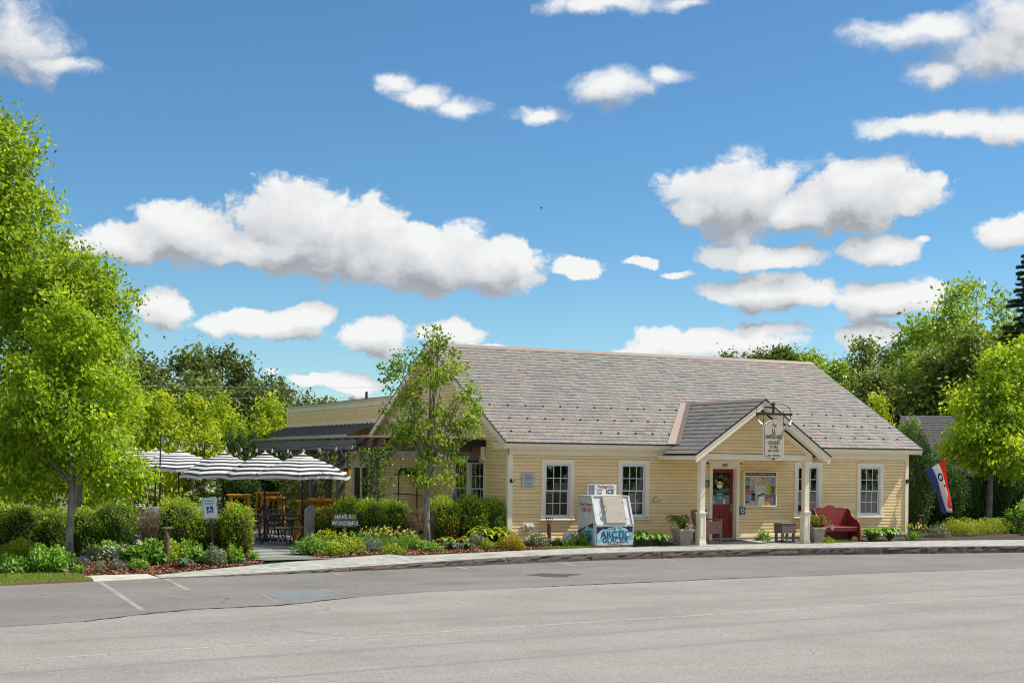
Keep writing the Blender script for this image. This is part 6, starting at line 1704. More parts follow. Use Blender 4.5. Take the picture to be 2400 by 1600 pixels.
spots = [(.12, 1.68, .15, .19), (.30, 1.67, .14, .22), (.49, 1.67, .19, .22), (.68, 1.68, .13, .20), (.84, 1.69, .11, .17), (1.02, 1.67, .16, .21), (.12, 1.50, .15, .10), (.29, 1.48, .12, .14), (.48, 1.53, .17, .06), (.13, 1.36, .16, .16), (.30, 1.33, .13, .14), (.50, 1.36, .19, .28), (.69, 1.40, .18, .28), (.86, 1.45, .09, .28), (1.00, 1.43, .22, .28), (.12, 1.15, .16, .22), (.33, 1.20, .14, .22), (.55, 1.20, .12, .14), (.66, 1.17, .17, .26), (.84, 1.15, .19, .24), (1.02, 1.14, .19, .30), (.11, 1.02, .10, .12), (.28, 1.03, .17, .14), (.80, 1.01, .16, .09), (1.02, 1.00, .17, .05)]
for k, (x_, z_, w, h_) in enumerate(spots):
    c = PC[(k * 7 + 3) % len(PC)]
    if k in (14,): c = (.62, .50, .05)
    lay = -.1228 - .0007 * (k % 6)
    MB().box((x_, lay, z_), (w, .0005, h_), rot=(0, rp.gauss(0, .03), 0)).build('poster', mat('poster_%d' % k, c, c2=tuple(v * rp.uniform(.25, .85) for v in c), scale=rp.uniform(10, 26), rough=.6), nb)
    for ln in range(rp.randrange(0, 3)):
        MB().box((x_ + rp.uniform(-.02, .02), -.1285, z_ + h_ * rp.uniform(-.35, .4)), (w * rp.uniform(.3, .7), .0005, rp.choice((.006, .01, .016)))).build('print_line', M_INK if sum(c) > 1 else M_PAPER, nb)
MB().box((1.02, -.1288, 1.42), (.07, .0005, .20)).build('print_shape', flat('print_blue', (.05, .06, .25)), nb)
MB().box((.60, -.1297, 1.08), (.20, .0006, .27), rot=(0, .25, 0)).build('poster', M_PAPER, nb)

# ---- small wall fittings
def plaque(name, label, cat, x0, x1, z0, z1, m, lines, ink, y=-.014, th=.02, bars=()):
    t = thing(name, label, cat, ((x0 + x1) / 2, y, (z0 + z1) / 2))
    MB().b2((-(x1 - x0) / 2, -th, -(z1 - z0) / 2), ((x1 - x0) / 2, 0, (z1 - z0) / 2)).build('plate', m, t, bevel=.003)
    for (s_, sz, dz, xs_) in lines: text(t, s_, sz, (0, -th - .0015, dz), FRONT, ink, xs=xs_)
    rb_ = random.Random(len(label))
    for (w_, dz, hh) in bars:                       # lines too small to read in the photograph
        q_ = MB(); x_ = -w_ / 2
        while x_ < w_ / 2:
            l_ = rb_.uniform(.008, .02); q_.b2((x_, -th - .002, dz - hh / 2), (min(x_ + l_, w_ / 2), -th, dz + hh / 2 * rb_.uniform(.4, 1))); x_ += l_ + .006
        q_.build('fine_print', ink, t)
    return t
plaque('marble_plaque', 'pale grey marble plaque on the wall left of the first window', 'plaque', .385, .77, 1.47, 1.86, flat('grey_marble', (.50, .51, .52)), [('Historic', .07, .13, .9), ('Crystal Stratus', .068, .065, .85), ('Marble', .068, .01, .9), ], flat('engraving', (.14, .14, .15)), bars=[(.22, -.075, .022), (.09, -.115, .02), (.24, -.16, .014)])
tr_ = thing('triangle_sign', 'small white triangular sign with a red border on the wall', 'sign', (4.62, -.014, 1.07))
MB().prism([(-.135, -.012, 0), (.135, -.012, 0), (0, -.012, .15)], (0, .012, 0)).build('border', flat('red_print', (.42, .06, .05)), tr_)
MB().prism([(-.108, -.015, .013), (.108, -.015, .013), (0, -.015, .132)], (0, .003, 0)).build('plate', M_SIGNW, tr_); text(tr_, 'R', .06, (0, -.0165, .052), FRONT, flat('red_print', (.42, .06, .05)))
plaque('green_sign', 'small dark green sign left of the red door', 'sign', 6.20, 6.385, 1.49, 1.69, flat('dark_green', (.012, .06, .04)), [], M_PAPER, bars=[(.10, .06, .022), (.12, .01, .028), (.13, -.045, .028)])
bs = plaque('blue_sign', 'small blue-green sign with a white emblem right of the red door', 'sign', 7.45, 7.65, .69, .92, flat('deep_teal', (.03, .10, .15)), [], M_PAPER, bars=[(.14, .092, .018), (.12, -.095, .012)])
q = MB(); ring = [(math.cos(t), math.sin(t)) for t in np.linspace(0, 2 * PI, 17)[:-1]]
q.lathe([(.04, 0), (.066, 0), (.066, .002), (.04, .002)], n=18, cap=False); o = q.build('emblem', M_PAPER, bs, loc=(0, -.0205, 0), rot=FRONT)
ob = thing('outlet_box', 'grey twin weatherproof outlet box low on the wall', 'outlet', (.585, -.014, .41))
MB().b2((-.145, -.012, -.10), (.145, 0, .10)).build('mounting_plate', M_TRIM, ob)
for s_ in (-.03, .085): MB().prism([(s_ - .05, -.012, .075), (s_ - .05, -.08, .055), (s_ - .05, -.11, .0), (s_ - .05, -.105, -.07), (s_ - .05, -.012, -.075)], (.095, 0, 0)).build('cover', flat('grey_plastic', (.33, .35, .37)), ob)
MB().tube([(.09, -.10, -.06), (.14, -.12, -.12), (.2, -.14, -.22), (.3, -.2, -.36)], .008, 5).build('cord', M_BLACK, ob)
hk = thing('wall_hook', 'small black iron hook on the left corner board', 'hook', (.06, -.03, 1.64))
MB().b2((-.03, -.02, -.05), (.03, 0, .05)).build('plate', M_BLACK, hk); MB().tube([(0, -.01, 0), (0, -.07, -.03), (.03, -.11, -.02), (.045, -.12, .03)], .012, 6).build('arm', M_BLACK, hk)

# ---- ice freezer with slanted door
ICE = mat('enamel_white', (.64, .66, .68), c2=(.50, .51, .50), scale=2.5, rough=.4, spec=.5, stretch=(3, 3, .6)); M_NAVY = flat('ice_navy', (.018, .035, .105)); M_CYAN = mat('ice_cyan', (.10, .42, .56), c2=(.22, .52, .62), scale=3, rough=.4); M_PALEICE = mat('ice_pale', (.44, .62, .66), c2=(.32, .56, .62), scale=4, rough=.4); M_SNOW = flat('ice_snow', (.62, .66, .68)); M_REDP = flat('ice_red', (.45, .05, .04))
ic = thing('ice_freezer', 'white outdoor ice freezer with slanted steel door and blue glacier picture', 'freezer', (1.74, -1.66, gz(-1.66) + .0))
IW, ID, IH, IZ = 1.16, .96, 1.335, .60
body = MB()
prof = [(0, .03), (0, IZ), (.27, IH), (ID, IH), (ID, .03)]
body.prism([(0, y_, z_) for y_, z_ in prof], (IW, 0, 0)); body.b2((.05, .06, 0), (IW - .05, ID - .05, .03))
body.build('cabinet', ICE, ic, bevel=.008)
sl = Vector((0, .27, IH - IZ)).normalized(); nn_ = Vector((0, -sl.z, sl.y)); a0 = Vector((0, 0, IZ))
def on_slope(x, s, o=.004): return a0 + Vector((x, 0, 0)) + sl * s + nn_ * o
SLn = math.hypot(.27, IH - IZ)
rim = MB()
for x_ in (.0, IW - .05): rim.add([on_slope(x_, 0, .001), on_slope(x_ + .05, 0, .001), on_slope(x_ + .05, SLn, .001), on_slope(x_, SLn, .001), on_slope(x_, 0, .03), on_slope(x_ + .05, 0, .03), on_slope(x_ + .05, SLn, .03), on_slope(x_, SLn, .03)], [(0, 1, 2, 3), (4, 7, 6, 5), (0, 4, 5, 1), (1, 5, 6, 2), (2, 6, 7, 3), (3, 7, 4, 0)])
rim.b2((-.012, .24, IH - .015), (IW + .012, ID, IH + .02)); rim.b2((-.012, -.02, IZ - .05), (.17, .02, IZ - .005)); rim.b2((IW - .15, -.02, IZ - .05), (IW + .012, .02, IZ - .005))
rim.build('rim', mat('dented_white', (.60, .61, .60), c2=(.40, .40, .37), scale=12, rough=.5), ic)
dd_ = MB(); dx0, dx1 = .31, .93
V = [on_slope(dx0, .02, .004), on_slope(dx1, .02, .004), on_slope(dx1, SLn - .03, .004), on_slope(dx0, SLn - .03, .004)]; dd_.prism(V, nn_ * .05)
ddo = dd_.build('door', mat('galvanised_door', (.42, .37, .31), c2=(.32, .285, .24), scale=5, rough=.5, metal=.15), ic, bevel=.006)
for s_h in (.12, .58):
    MB().prism([on_slope(dx1 - .02, s_h, .052), on_slope(dx1 + .05, s_h, .052), on_slope(dx1 + .05, s_h + .05, .052), on_slope(dx1 - .02, s_h + .05, .052)], nn_ * .012).build('hinge', M_CHROME, ic)
hd = MB(); h0, h1 = on_slope(dx0 + .04, .34, .05), on_slope(dx0 + .04, .50, .05); hd.tube([h0, h0 + nn_ * .06, h1 + nn_ * .06, h1], .012, 8); hd.build('handle', M_CHROME, ddo)
MB().tube([on_slope(dx0 - .02, .25, .01), on_slope(dx0 - .04, .22, .04), on_slope(dx0 - .03, .15, .03)], .016, 6).build('padlock', M_CHROME, ic)
MB().b2((.03, -.006, .055), (IW - .03, -.001, IZ - .06)).build('front_picture', M_NAVY, ic)
def mtn(m, pts, y0, y1, nm, z_low=.058):
    MB().prism([(x_, y0, z_low + .0) for x_ in (IW - .035, .035)] + [(x_, y0, z_) for x_, z_ in pts], (0, y1 - y0, 0)).build(nm, m, ic)
mtn(M_SNOW, [(.035, .33), (.14, .42), (.22, .485), (.32, .47), (.42, .53), (.48, .51), (.55, .55), (.63, .575), (.72, .55), (.80, .53), (.92, .49), (1.02, .42), (1.125, .36)], -.008, -.004, 'snow_outline')
mtn(M_CYAN, [(.035, .30), (.14, .385), (.22, .455), (.32, .45), (.42, .505), (.48, .49), (.55, .53), (.63, .55), (.72, .525), (.80, .505), (.92, .46), (1.02, .39), (1.125, .33)], -.010, -.0065, 'mountain')
for poly in ([(.60, .545), (.66, .545), (.68, .44), (.72, .40), (.66, .36), (.64, .42), (.60, .47)], [(.35, .44), (.42, .45), (.40, .35), (.34, .28), (.30, .36)], [(.10, .33), (.16, .36), (.14, .24), (.07, .18), (.06, .26)], [(.92, .44), (1.0, .40), (1.02, .28), (.95, .22), (.94, .34)]):
    MB().prism([(x_, -.0115, z_) for x_, z_ in poly], (0, .003, 0)).build('snow_patch', M_SNOW, ic)
MB().prism([(.035, -.0118, .06), (1.125, -.0118, .06), (1.125, -.0118, .17), (.85, -.0118, .21), (.5, -.0118, .20), (.2, -.0118, .16), (.035, -.0118, .10)], (0, .003, 0)).build('ice_field', M_PALEICE, ic)
MB().b2((.0, -.012, .028), (IW, -.002, .05)).build('red_band', M_REDP, ic)
text(ic, 'ARCTIC', .245, (.60, -.0145, .335), FRONT, M_NAVY, xs=1.02, off=.002); text(ic, 'GLACIER', .205, (.60, -.0145, .185), FRONT, M_NAVY, xs=.98, off=.002); text(ic, 'P R E M I U M   I C E', .05, (.60, -.0145, .09), FRONT, M_NAVY)
MB().lathe([(.001, 0), (.022, 0), (.022, .003), (.001, .003)], n=12).build('red_dot', M_REDP, ic, loc=(.585, -.0125, .49), rot=FRONT)
# left side of the freezer
LEFT = (PI / 2, 0, -PI / 2)
MB().prism([(-.003, .93, .16), (-.003, .13, .16), (-.003, .13, .64), (-.003, .30, .59), (-.003, .55, .53), (-.003, .93, .42)], (.003, 0, 0)).build('side_picture', M_NAVY, ic)
MB().prism([(-.0055, .93, .16), (-.0055, .13, .16), (-.0055, .13, .50), (-.0055, .30, .52), (-.0055, .46, .56), (-.0055, .58, .48), (-.0055, .75, .42), (-.0055, .93, .32)], (.003, 0, 0)).build('side_mountain', M_CYAN, ic)
MB().prism([(-.008, .46, .55), (-.008, .40, .44), (-.008, .47, .38), (-.008, .53, .45)], (.003, 0, 0)).build('snow_patch', M_SNOW, ic)
text(ic, "Don't Forget", .125, (-.003, .52, 1.12), LEFT, M_REDP, xs=.95, off=.001); text(ic, 'THE ICE!', .15, (-.003, .50, .965), LEFT, M_REDP, xs=.98, off=.003)
text(ic, 'ARCTIC', .20, (-.009, .50, .345), LEFT, M_NAVY, xs=.98, off=.001); text(ic, 'GLACIER', .165, (-.009, .50, .215), LEFT, M_NAVY, xs=.98, off=.001)
MB().b2((-.004, .12, .13), (0, .5, .145)).build('red_band', M_REDP, ic)
# sign box standing on the freezer
isg = thing('ice_sign', 'white packaged ice sign box standing on the ice freezer', 'sign', (1.90, -.98, gz(-1.66) + IH + .02))
MB().b2((0, 0, 0), (.86, .09, .29)).build('box', M_SIGNW, isg)
MB().b2((.01, -.004, .012), (.19, -.0005, .278)).build('checker_panel', flat('grey_check', (.34, .36, .38)), isg)
q = MB()
for i in range(4):
    for j in range(5): q.b2((.018 + i * .043, -.0065, .018 + j * .052), (.046 + i * .043, -.003, .052 + j * .052))
q.build('checks', flat('blue_check', (.05, .09, .16)), isg)
M_INKB = flat('navy_ink', (.02, .02, .09)); M_INKR = flat('maroon_ink', (.16, .03, .05))
text(isg, 'Packaged Ice', .105, (.53, -.003, .235), FRONT, M_INKR, xs=.92); MB().b2((.215, -.0035, .176), (.85, -.001, .180)).build('rule', M_INKB, isg)
text(isg, 'crystal', .062, (.335, -.003, .135), FRONT, M_INKB); text(isg, 'clear', .105, (.335, -.003, .062), FRONT, M_INKB, xs=.9); text(isg, 'ICE', .165, (.66, -.003, .088), FRONT, M_INKB, off=.005)

# ---- bollard lamps
def bollard(label, base, h):
    t = thing('bollard_lamp', label, 'lamp', base, 0, 'bronze bollard lamps along the pavement')
    mm = mat('bronze_brown', (.115, .080, .062), var=.08, rough=.5)
    MB().lathe([(.058, 0), (.058, h - .20), (.052, h - .185)], n=14).build('post', mm, t, smooth=False)
    MB().lathe([(.02, h - .185), (.028, h - .14), (.02, h - .09)], n=10).build('lens', flat('lamp_glass', (.35, .34, .3)), t)
    q = MB()
    for k in range(4):
        a = PI / 4 + k * PI / 2; q.bar((.045 * math.cos(a), .045 * math.sin(a), h - .19), (.09 * math.cos(a), .09 * math.sin(a), h - .03), .014, .014)
    q.build('struts', mm, t)
    MB().lathe([(.118, h - .034), (.12, h - .02), (.09, h - .005), (.03, h)], n=18).build('cap', mm, t)
bollard('bronze bollard lamp in the left bed before the dead shrub', (-9.85, -3.55, -.13), .80)
bollard('bronze bollard lamp by the front wall left of the ice freezer', (1.06, -.35, -.06), .74)
bollard('bronze bollard lamp right of the store before the cedars', (15.0, .8, -.05), .66)

# ---- planters with ferns and small flags
M_STONE = mat('cast_stone', (.36, .33, .27), c2=(.25, .225, .18), scale=8, rough=.85)
def planter(label, base, w, h, rz):
    t = thing('fern_planter', label, 'planter', base, rz, 'cast stone planters beside the porch posts')
    b = w / 2; a = w / 2 * .78
    q = MB(); q.lathe([(a * 1.2, 0), (a * 1.2, .03), (a * 1.12, .05), (b * 1.25, h - .07), (b * 1.42, h - .06), (b * 1.42, h - .02), (b * 1.3, h), (b * 1.15, h), (b * 1.1, h - .05)], n=4)
    k = math.cos(PI / 4); q.v = [(x * k - y * k, x * k + y * k, z) for x, y, z in q.v]; q.build('pot', M_STONE, t)
    lat = MB()
    for fy in (-1, 1):
        for ax in (0, 1):
            for i in range(-3, 4):
                for s_ in (-1, 1):
                    u0 = i * w * .16; z0, z1 = .08, h - .10
                    u1 = u0 + s_ * (z1 - z0) * .9
                    f = lambda z: (a * .8 + (b * .885 - a * .8) * z / h)
                    lim = w * .36
                    if abs(u0) > lim: continue
                    tt = 1.0
                    if abs(u1) > lim: tt = (lim - abs(u0)) / abs(u1 - u0) if (u1 - u0) * u0 >= 0 else (lim + abs(u0)) / abs(u1 - u0)
                    tt = min(1, tt); ze = z0 + (z1 - z0) * tt; ue = u0 + (u1 - u0) * tt
                    P0 = (u0, fy * f(z0)); P1 = (ue, fy * f(ze))
                    if ax: P0 = P0[::-1]; P1 = P1[::-1]
                    lat.bar((*P0, z0), (*P1, ze), .012, .012)
    lat.build('lattice', M_STONE, t)
    MB().b2((-b * .8, -b * .8, h - .06), (b * .8, b * .8, h - .04)).build('potting_soil', M_SOIL, t)
    return t
def fern(label, base, w, h, seed):
    rng = np.random.default_rng(seed); t = thing('fern_plant', label, 'plant', base, 0, 'ferns in the porch planters')
    P = []; O = []; rb = MB()
    for k in range(46):
        a = rng.uniform(0, 2 * PI); R_ = w * .5 * rng.uniform(.45, 1.05); H_ = h * rng.uniform(.5, 1.05)
        pts = [(math.cos(a) * R_ * s_, math.sin(a) * R_ * s_, H_ * math.sin(s_ * PI * .62) - .12 * s_ ** 3) for s_ in np.linspace(0.03, 1, 7)]
        rb.tube(pts, .003, 3, cap=False)
        for s_ in np.linspace(.12, 1, 26):
            c = np.array([math.cos(a) * R_ * s_, math.sin(a) * R_ * s_, H_ * math.sin(s_ * PI * .62) - .12 * s_ ** 3])
            for sd in (-1, 1):
                e = np.array([-math.sin(a), math.cos(a), -.15]) * sd; P.append(c + e * .02 * (1.2 - s_)); O.append(e)
    P = np.array(P); O = np.array(O); V, F = leaf_soup(P, .05 * rng.uniform(.7, 1.2, len(P)), rng, .5, 0, .4, O, 1.6)
    link('fronds', np_mesh('fronds', V, F, LM_FERN, np.repeat(random_tint(rng, len(P), .5, .22), 2)), t); rb.build('stems', LM_FERN, t)
def stick_flag(label, base, tilt, seed):
    t = thing('hand_flag', label, 'flag', base, R(-20), 'small flags stuck in the planters')
    st = MB(); d = Vector((math.sin(tilt), 0, math.cos(tilt))); st.tube([(0, 0, 0), d * .42], .005, 5); st.build('stick', flat('pale_wood', (.5, .4, .25)), t)
    e = Vector((math.cos(tilt), .15, -math.sin(tilt) - .5)).normalized(); p0 = d * .41
    for i in range(7):
        m = flat('flag_red', (.45, .04, .05)) if i % 2 == 0 else flat('flag_white', (.7, .7, .7))
        V = []
        for s_ in np.linspace(0, 1, 6): V += [p0 - d * (.022 * i) + e * .21 * s_ + Vector((0, .02 * math.sin(s_ * 6), 0)), p0 - d * (.022 * (i + 1)) + e * .21 * s_ + Vector((0, .02 * math.sin(s_ * 6), 0))]
        MB().add(V, [(2 * j, 2 * j + 1, 2 * j + 3, 2 * j + 2) for j in range(5)]).build('stripe', m, t)
    V = []
    for s_ in np.linspace(0, .42, 4): V += [p0 + e * .21 * s_ + Vector((0, .02 * math.sin(s_ * 6) - .002, 0)), p0 - d * .085 + e * .21 * s_ + Vector((0, .02 * math.sin(s_ * 6) - .002, 0))]
    MB().add(V, [(2 * j, 2 * j + 1, 2 * j + 3, 2 * j + 2) for j in range(3)]).build('canton', flat('flag_blue', (.03, .05, .22)), t)
planter('cast stone lattice planter left of the porch', (4.66, -1.32, gz(-1.3)), .50, .44, 0); fern('arching yellow-green fern in the left porch planter', (4.66, -1.32, .30), .95, .48, 4); stick_flag('small striped flag in the left planter', (4.55, -1.55, .25), .25, 1)
planter('cast stone lattice planter right of the porch', (9.06, -1.5, gz(-1.5)), .42, .45, 0); fern('arching yellow-green fern in the right porch planter', (9.06, -1.5, .33), .8, .44, 5); stick_flag('small striped flag leaning from the right planter', (9.18, -1.68, .22), .55, 2)

# ---- furniture by the door
def door_chair(label, base, rz):
    t = thing('wooden_chair', label, 'chair', base, rz); m = mat('weathered_mauve_wood', (.27, .155, .125), c2=(.18, .11, .09), scale=10, rough=.8); m2 = mat('grey_board', (.24, .19, .15), c2=(.15, .12, .10), scale=12, rough=.85)
    for sx_ in (-1, 1):
        MB().b2((sx_ * .27 - .035, -.30, 0), (sx_ * .27 + .035, -.24, .64)).build('leg', m, t); MB().bar((sx_ * .25, .22, 0), (sx_ * .25, .34, .90), .05, .05).build('leg', m, t)
        MB().b2((sx_ * .27 - .05, -.33, .64), (sx_ * .27 + .05, .30, .67)).build('arm', m, t)
    MB().b2((-.235, -.30, .27), (.235, -.275, .62)).build('front_panel', m, t); MB().b2((-.24, -.28, .38), (.24, .25, .41)).build('seat', m, t)
    for k in range(4): MB().box((-.18 + k * .12, .30, .65), (.11, .02, .54), rot=(-.13, 0, 0)).build('back_slat', m2, t)
    return t
door_chair('weathered mauve wooden chair turned beside the red door', (5.72, -.92, gz(-.9)), R(8))
# slatted crate stood on end
ct = thing('slatted_crate', 'grey weathered slatted crate stool beside the right porch post', 'crate', (8.30, -1.05, gz(-1.1))); mw = mat('grey_crate_wood', (.25, .215, .175), c2=(.15, .13, .105), scale=12, rough=.9)
for k in range(4): MB().b2((-.24, -.20, .26 + k * .068), (.24, -.18, .315 + k * .068)).build('slat', mw, ct); MB().b2((-.24, -.18, .26 + k * .068), (-.22, .18, .315 + k * .068)).build('slat', mw, ct); MB().b2((-.24, .18, .26 + k * .068), (.24, .20, .315 + k * .068)).build('slat', mw, ct); MB().b2((.22, -.18, .26 + k * .068), (.24, .18, .315 + k * .068)).build('slat', mw, ct)
MB().b2((-.25, -.21, .532), (.25, .21, .55)).build('top_board', mw, ct)
for sx_ in (-1, 1):
    for sy_ in (-1, 1): MB().b2((sx_ * .19 - .03, sy_ * .15 - .03, 0), (sx_ * .19 + .03, sy_ * .15 + .03, .53)).build('leg', mw, ct)
MB().b2((-.22, -.18, .02), (.22, .18, .05)).build('base_board', mw, ct)
mt = thing('door_mat', 'brown door mat in front of the red door', 'mat', (6.92, -.30, gz(-.3) + .005)); MB().b2((-.42, -.24, 0), (.42, .24, .012)).build('pad', mat('coir', (.18, .115, .065), var=.3, rough=.95, scale=40), mt); MB().b2((-.44, -.26, 0), (.44, .26, .006)).build('border', M_INK, mt)

# ---- red settle bench with scalloped back
bn = thing('settle_bench', 'barn red wooden settle bench with scalloped high back', 'bench', (10.0, -1.05, gz(-1.2)), R(2))
BW = .66
for s_ in (-1, 1):
    side = [(-.46, 0), (-.46, .30), (-.44, .46), (-.41, .56), (-.34, .62), (-.22, .66), (-.12, .72), (-.05, .81), (-.01, .90), (.06, .955), (.12, .95), (.14, .90), (.10, 0), (-.06, 0), (-.10, .12), (-.24, .17), (-.34, .12), (-.37, 0)]
    MB().prism([(s_ * BW - .018, y_, z_) for y_, z_ in side], (.036, 0, 0)).build('side_panel', M_RED, bn, bevel=.004)
back = []
for i in range(33):
    u = -1 + 2 * i / 32; au = abs(u)
    z_ = .955 + .10 * math.cos(min(1, au / .42) * PI / 2) ** 1.3 + .028 * math.exp(-((au - .62) / .14) ** 2) - .04 * max(0, au - .7)
    back.append((u * (BW - .02), z_))
q = MB(); n_ = len(back)
q.add([(x_, .06, .34) for x_, z_ in back] + [(x_, .11, z_) for x_, z_ in back] + [(x_, .085, .34) for x_, z_ in back] + [(x_, .135, z_) for x_, z_ in back],
      [(i, i + 1, n_ + i + 1, n_ + i) for i in range(n_ - 1)] + [(2 * n_ + i, 3 * n_ + i, 3 * n_ + i + 1, 2 * n_ + i + 1) for i in range(n_ - 1)] + [(n_ + i, n_ + i + 1, 3 * n_ + i + 1, 3 * n_ + i) for i in range(n_ - 1)])
q.build('backrest', M_RED, bn)
gr_ = MB()
for zz in (.52, .66, .80, .93): gr_.box((0, .0595 + (zz - .34) * .05 / .66 + .0005, zz), (2 * BW - .06, .002, .006), rot=(-.075, 0, 0))
gr_.build('plank_joints', flat('joint_dark', (.09, .012, .01)), bn)
MB().b2((-BW + .02, -.40, .40), (BW - .02, .10, .435)).build('seat', M_RED, bn, bevel=.004); MB().b2((-BW + .02, -.36, .31), (BW - .02, -.335, .40)).build('apron', M_RED, bn); MB().b2((-BW + .02, .04, .02), (BW - .02, .06, .36)).build('rear_skirt', M_RED, bn)

# ---- three-stripe OPEN flag on an angled pole
fl_ = thing('open_flag', 'red white and blue vertical flag hanging folded from an angled black pole', 'flag', (13.70, -.03, 1.68))
tip = Vector((1.16, -.42, .80))
q = MB(); q.tube([(0, 0, 0), tip], .012, 8); q.sphere(tip, .022, 6); q.build('pole', M_BLACK, fl_); MB().b2((-.05, -.05, -.06), (.03, .002, .06)).build('bracket', M_BLACK, fl_)
def flag_pt(s_, t_):
    top_ = tip * (.47 + .50 * s_) + Vector((0, 0, -.03 - .05 * math.sin(s_ * PI)))
    bx = [(0, 1.16, .06), (.33, 1.36, .10), (.6, 1.55, .02), (.75, 1.44, -.10), (1.0, 1.20, -.16)]
    for a_, b_ in zip(bx, bx[1:]):
        if a_[0] <= s_ <= b_[0]:
            k_ = (s_ - a_[0]) / (b_[0] - a_[0]); x_ = a_[1] + (b_[1] - a_[1]) * k_; y_ = a_[2] + (b_[2] - a_[2]) * k_
    zb_ = -.86 - .10 * math.sin(s_ * 3.0) + (.10 if s_ > .7 else 0) - (.10 if s_ < .3 else 0)
    bot = Vector((x_, -.34 + y_, zb_))
    f = t_ ** .80
    p = top_.lerp(bot, t_)
    p.x = top_.x + (bot.x - top_.x) * f; p.y = top_.y + (bot.y - top_.y) * min(1, t_ * 1.8) + .012 * math.sin(9 * t_ + 5 * s_)
    return p
for nm, s0, s1, m in (('blue_stripe', 0, .34, leaf_mat('flag_blue2', *[(.07, .10, .34)] * 3, trans=.5, tcol=(1.2, 1.2, 1.2))), ('white_stripe', .34, .67, leaf_mat('flag_white2', *[(.72, .72, .74)] * 3, trans=.5, tcol=(1.1, 1.1, 1.1))), ('red_stripe', .67, 1.0, leaf_mat('flag_red2', *[(.75, .06, .02)] * 3, trans=.5, tcol=(1.2, 1.2, 1.2)))):
    V = []; ns, nt = 7, 18
    for i in range(ns + 1):
        for j in range(nt + 1): V.append(flag_pt(s0 + (s1 - s0) * i / ns, j / nt))
    q = MB().add(V, [(i * (nt + 1) + j, (i + 1) * (nt + 1) + j, (i + 1) * (nt + 1) + j + 1, i * (nt + 1) + j + 1) for i in range(ns) for j in range(nt)])
    o = q.build(nm, m, fl_, smooth=True); sm = o.modifiers.new('thick', 'SOLIDIFY'); sm.thickness = .003
# the letters follow the cloth: O, then the start of P
def cloth_ring(s0, t0, rs_, rt_, w_, a0, a1):
    q = MB(); V = []; n_ = 20
    for i in range(n_ + 1):
        a = a0 + (a1 - a0) * i / n_
        for k_ in (1.0, 1 - w_):
            p = flag_pt(s0 + rs_ * k_ * math.cos(a), t0 + rt_ * k_ * math.sin(a)); V.append(p + Vector((-.006, -.012, .002)))
    return q.add(V, [(2 * i, 2 * i + 1, 2 * i + 3, 2 * i + 2) for i in range(n_)])
cloth_ring(.51, .25, .115, .085, .42, 0, 2 * PI).build('letter_o', M_INK, fl_)
MB().add([flag_pt(s_, t_) + Vector((-.006, -.012, .002)) for t_ in (.42, .47) for s_ in (.56, .60, .64)], [(0, 1, 4, 3), (1, 2, 5, 4)]).build('letter_p', M_INK, fl_)

# ---- signs in the beds
rsn = thing('parking_sign', 'leaning reserved parking sign with wheelchair symbol on a metal post', 'sign', (-8.55, -2.5, -.13), R(-12)); tl = Matrix.Rotation(R(-5.5), 4, 'Y')
ps = MB(); ps.bar((0, .012, 0), (0, .012, 1.3), .045, .03); o = ps.build('post', mat('rusty_post', (.075, .055, .045), var=.3, rough=.8), rsn); o.matrix_local = tl
def rrect(w, h, r, n=5):
    P = []
    for cx, cz, a0 in ((w / 2 - r, h / 2 - r, 0), (-w / 2 + r, h / 2 - r, PI / 2), (-w / 2 + r, -h / 2 + r, PI), (w / 2 - r, -h / 2 + r, 1.5 * PI)):
        for i in range(n + 1): a = a0 + PI / 2 * i / n; P.append((cx + r * math.cos(a), cz + r * math.sin(a)))
    return P
M_SGR = flat('sign_green', (.03, .30, .25)); M_SWH = flat('sign_face_white', (.66, .69, .70), rough=.4); M_SBL = flat('sign_blue', (.015, .085, .33))
def tilted(o): o.matrix_local = tl; return o
ZC = 1.17
tilted(MB().prism([(x_, -.003, ZC + z_) for x_, z_ in rrect(.335, .485, .035)], (0, -.004, 0)).build('plate', M_SWH, rsn))
tilted(MB().prism([(x_, -.0073, ZC + z_) for x_, z_ in rrect(.315, .465, .03)], (0, -.002, 0)).build('green_border', M_SGR, rsn))
tilted(MB().prism([(x_, -.0095, ZC + z_) for x_, z_ in rrect(.29, .44, .025)], (0, -.002, 0)).build('sign_face', M_SWH, rsn))
tilted(MB().b2((-.075, -.0135, ZC - .115), (.075, -.0117, ZC + .04)).build('blue_square', M_SBL, rsn))
for s_, dz, sz in (('RESERVED', .165, .062), ('PARKING', .10, .062)):
    o = text(rsn, s_, sz, (0, 0, 0), None, M_SGR, xs=.86, off=.001); o.matrix_local = tl @ Matrix.Translation((0, -.0135, ZC + dz)) @ Matrix.Rotation(PI / 2, 4, 'X') @ Matrix.Diagonal((.86, 1, 1, 1))
wh = MB()
def stroke(mb, pts, w, y):
    for a_, b_ in zip(pts, pts[1:]): mb.bar((a_[0], y, a_[1]), (b_[0], y, b_[1]), .003, w, up=(0, 0, 1)) if abs(a_[0] - b_[0]) > 1e-6 or True else None
def ribbon(pts, w, y, z0):
    V = []
    for i, p in enumerate(pts):
        a_ = pts[max(0, i - 1)]; b_ = pts[min(len(pts) - 1, i + 1)]; dx, dz = b_[0] - a_[0], b_[1] - a_[1]; l = math.hypot(dx, dz) or 1
        V += [(p[0] - dz / l * w / 2, y, z0 + p[1] + dx / l * w / 2), (p[0] + dz / l * w / 2, y, z0 + p[1] - dx / l * w / 2)]
    return V, [(2 * i, 2 * i + 1, 2 * i + 3, 2 * i + 2) for i in range(len(pts) - 1)]
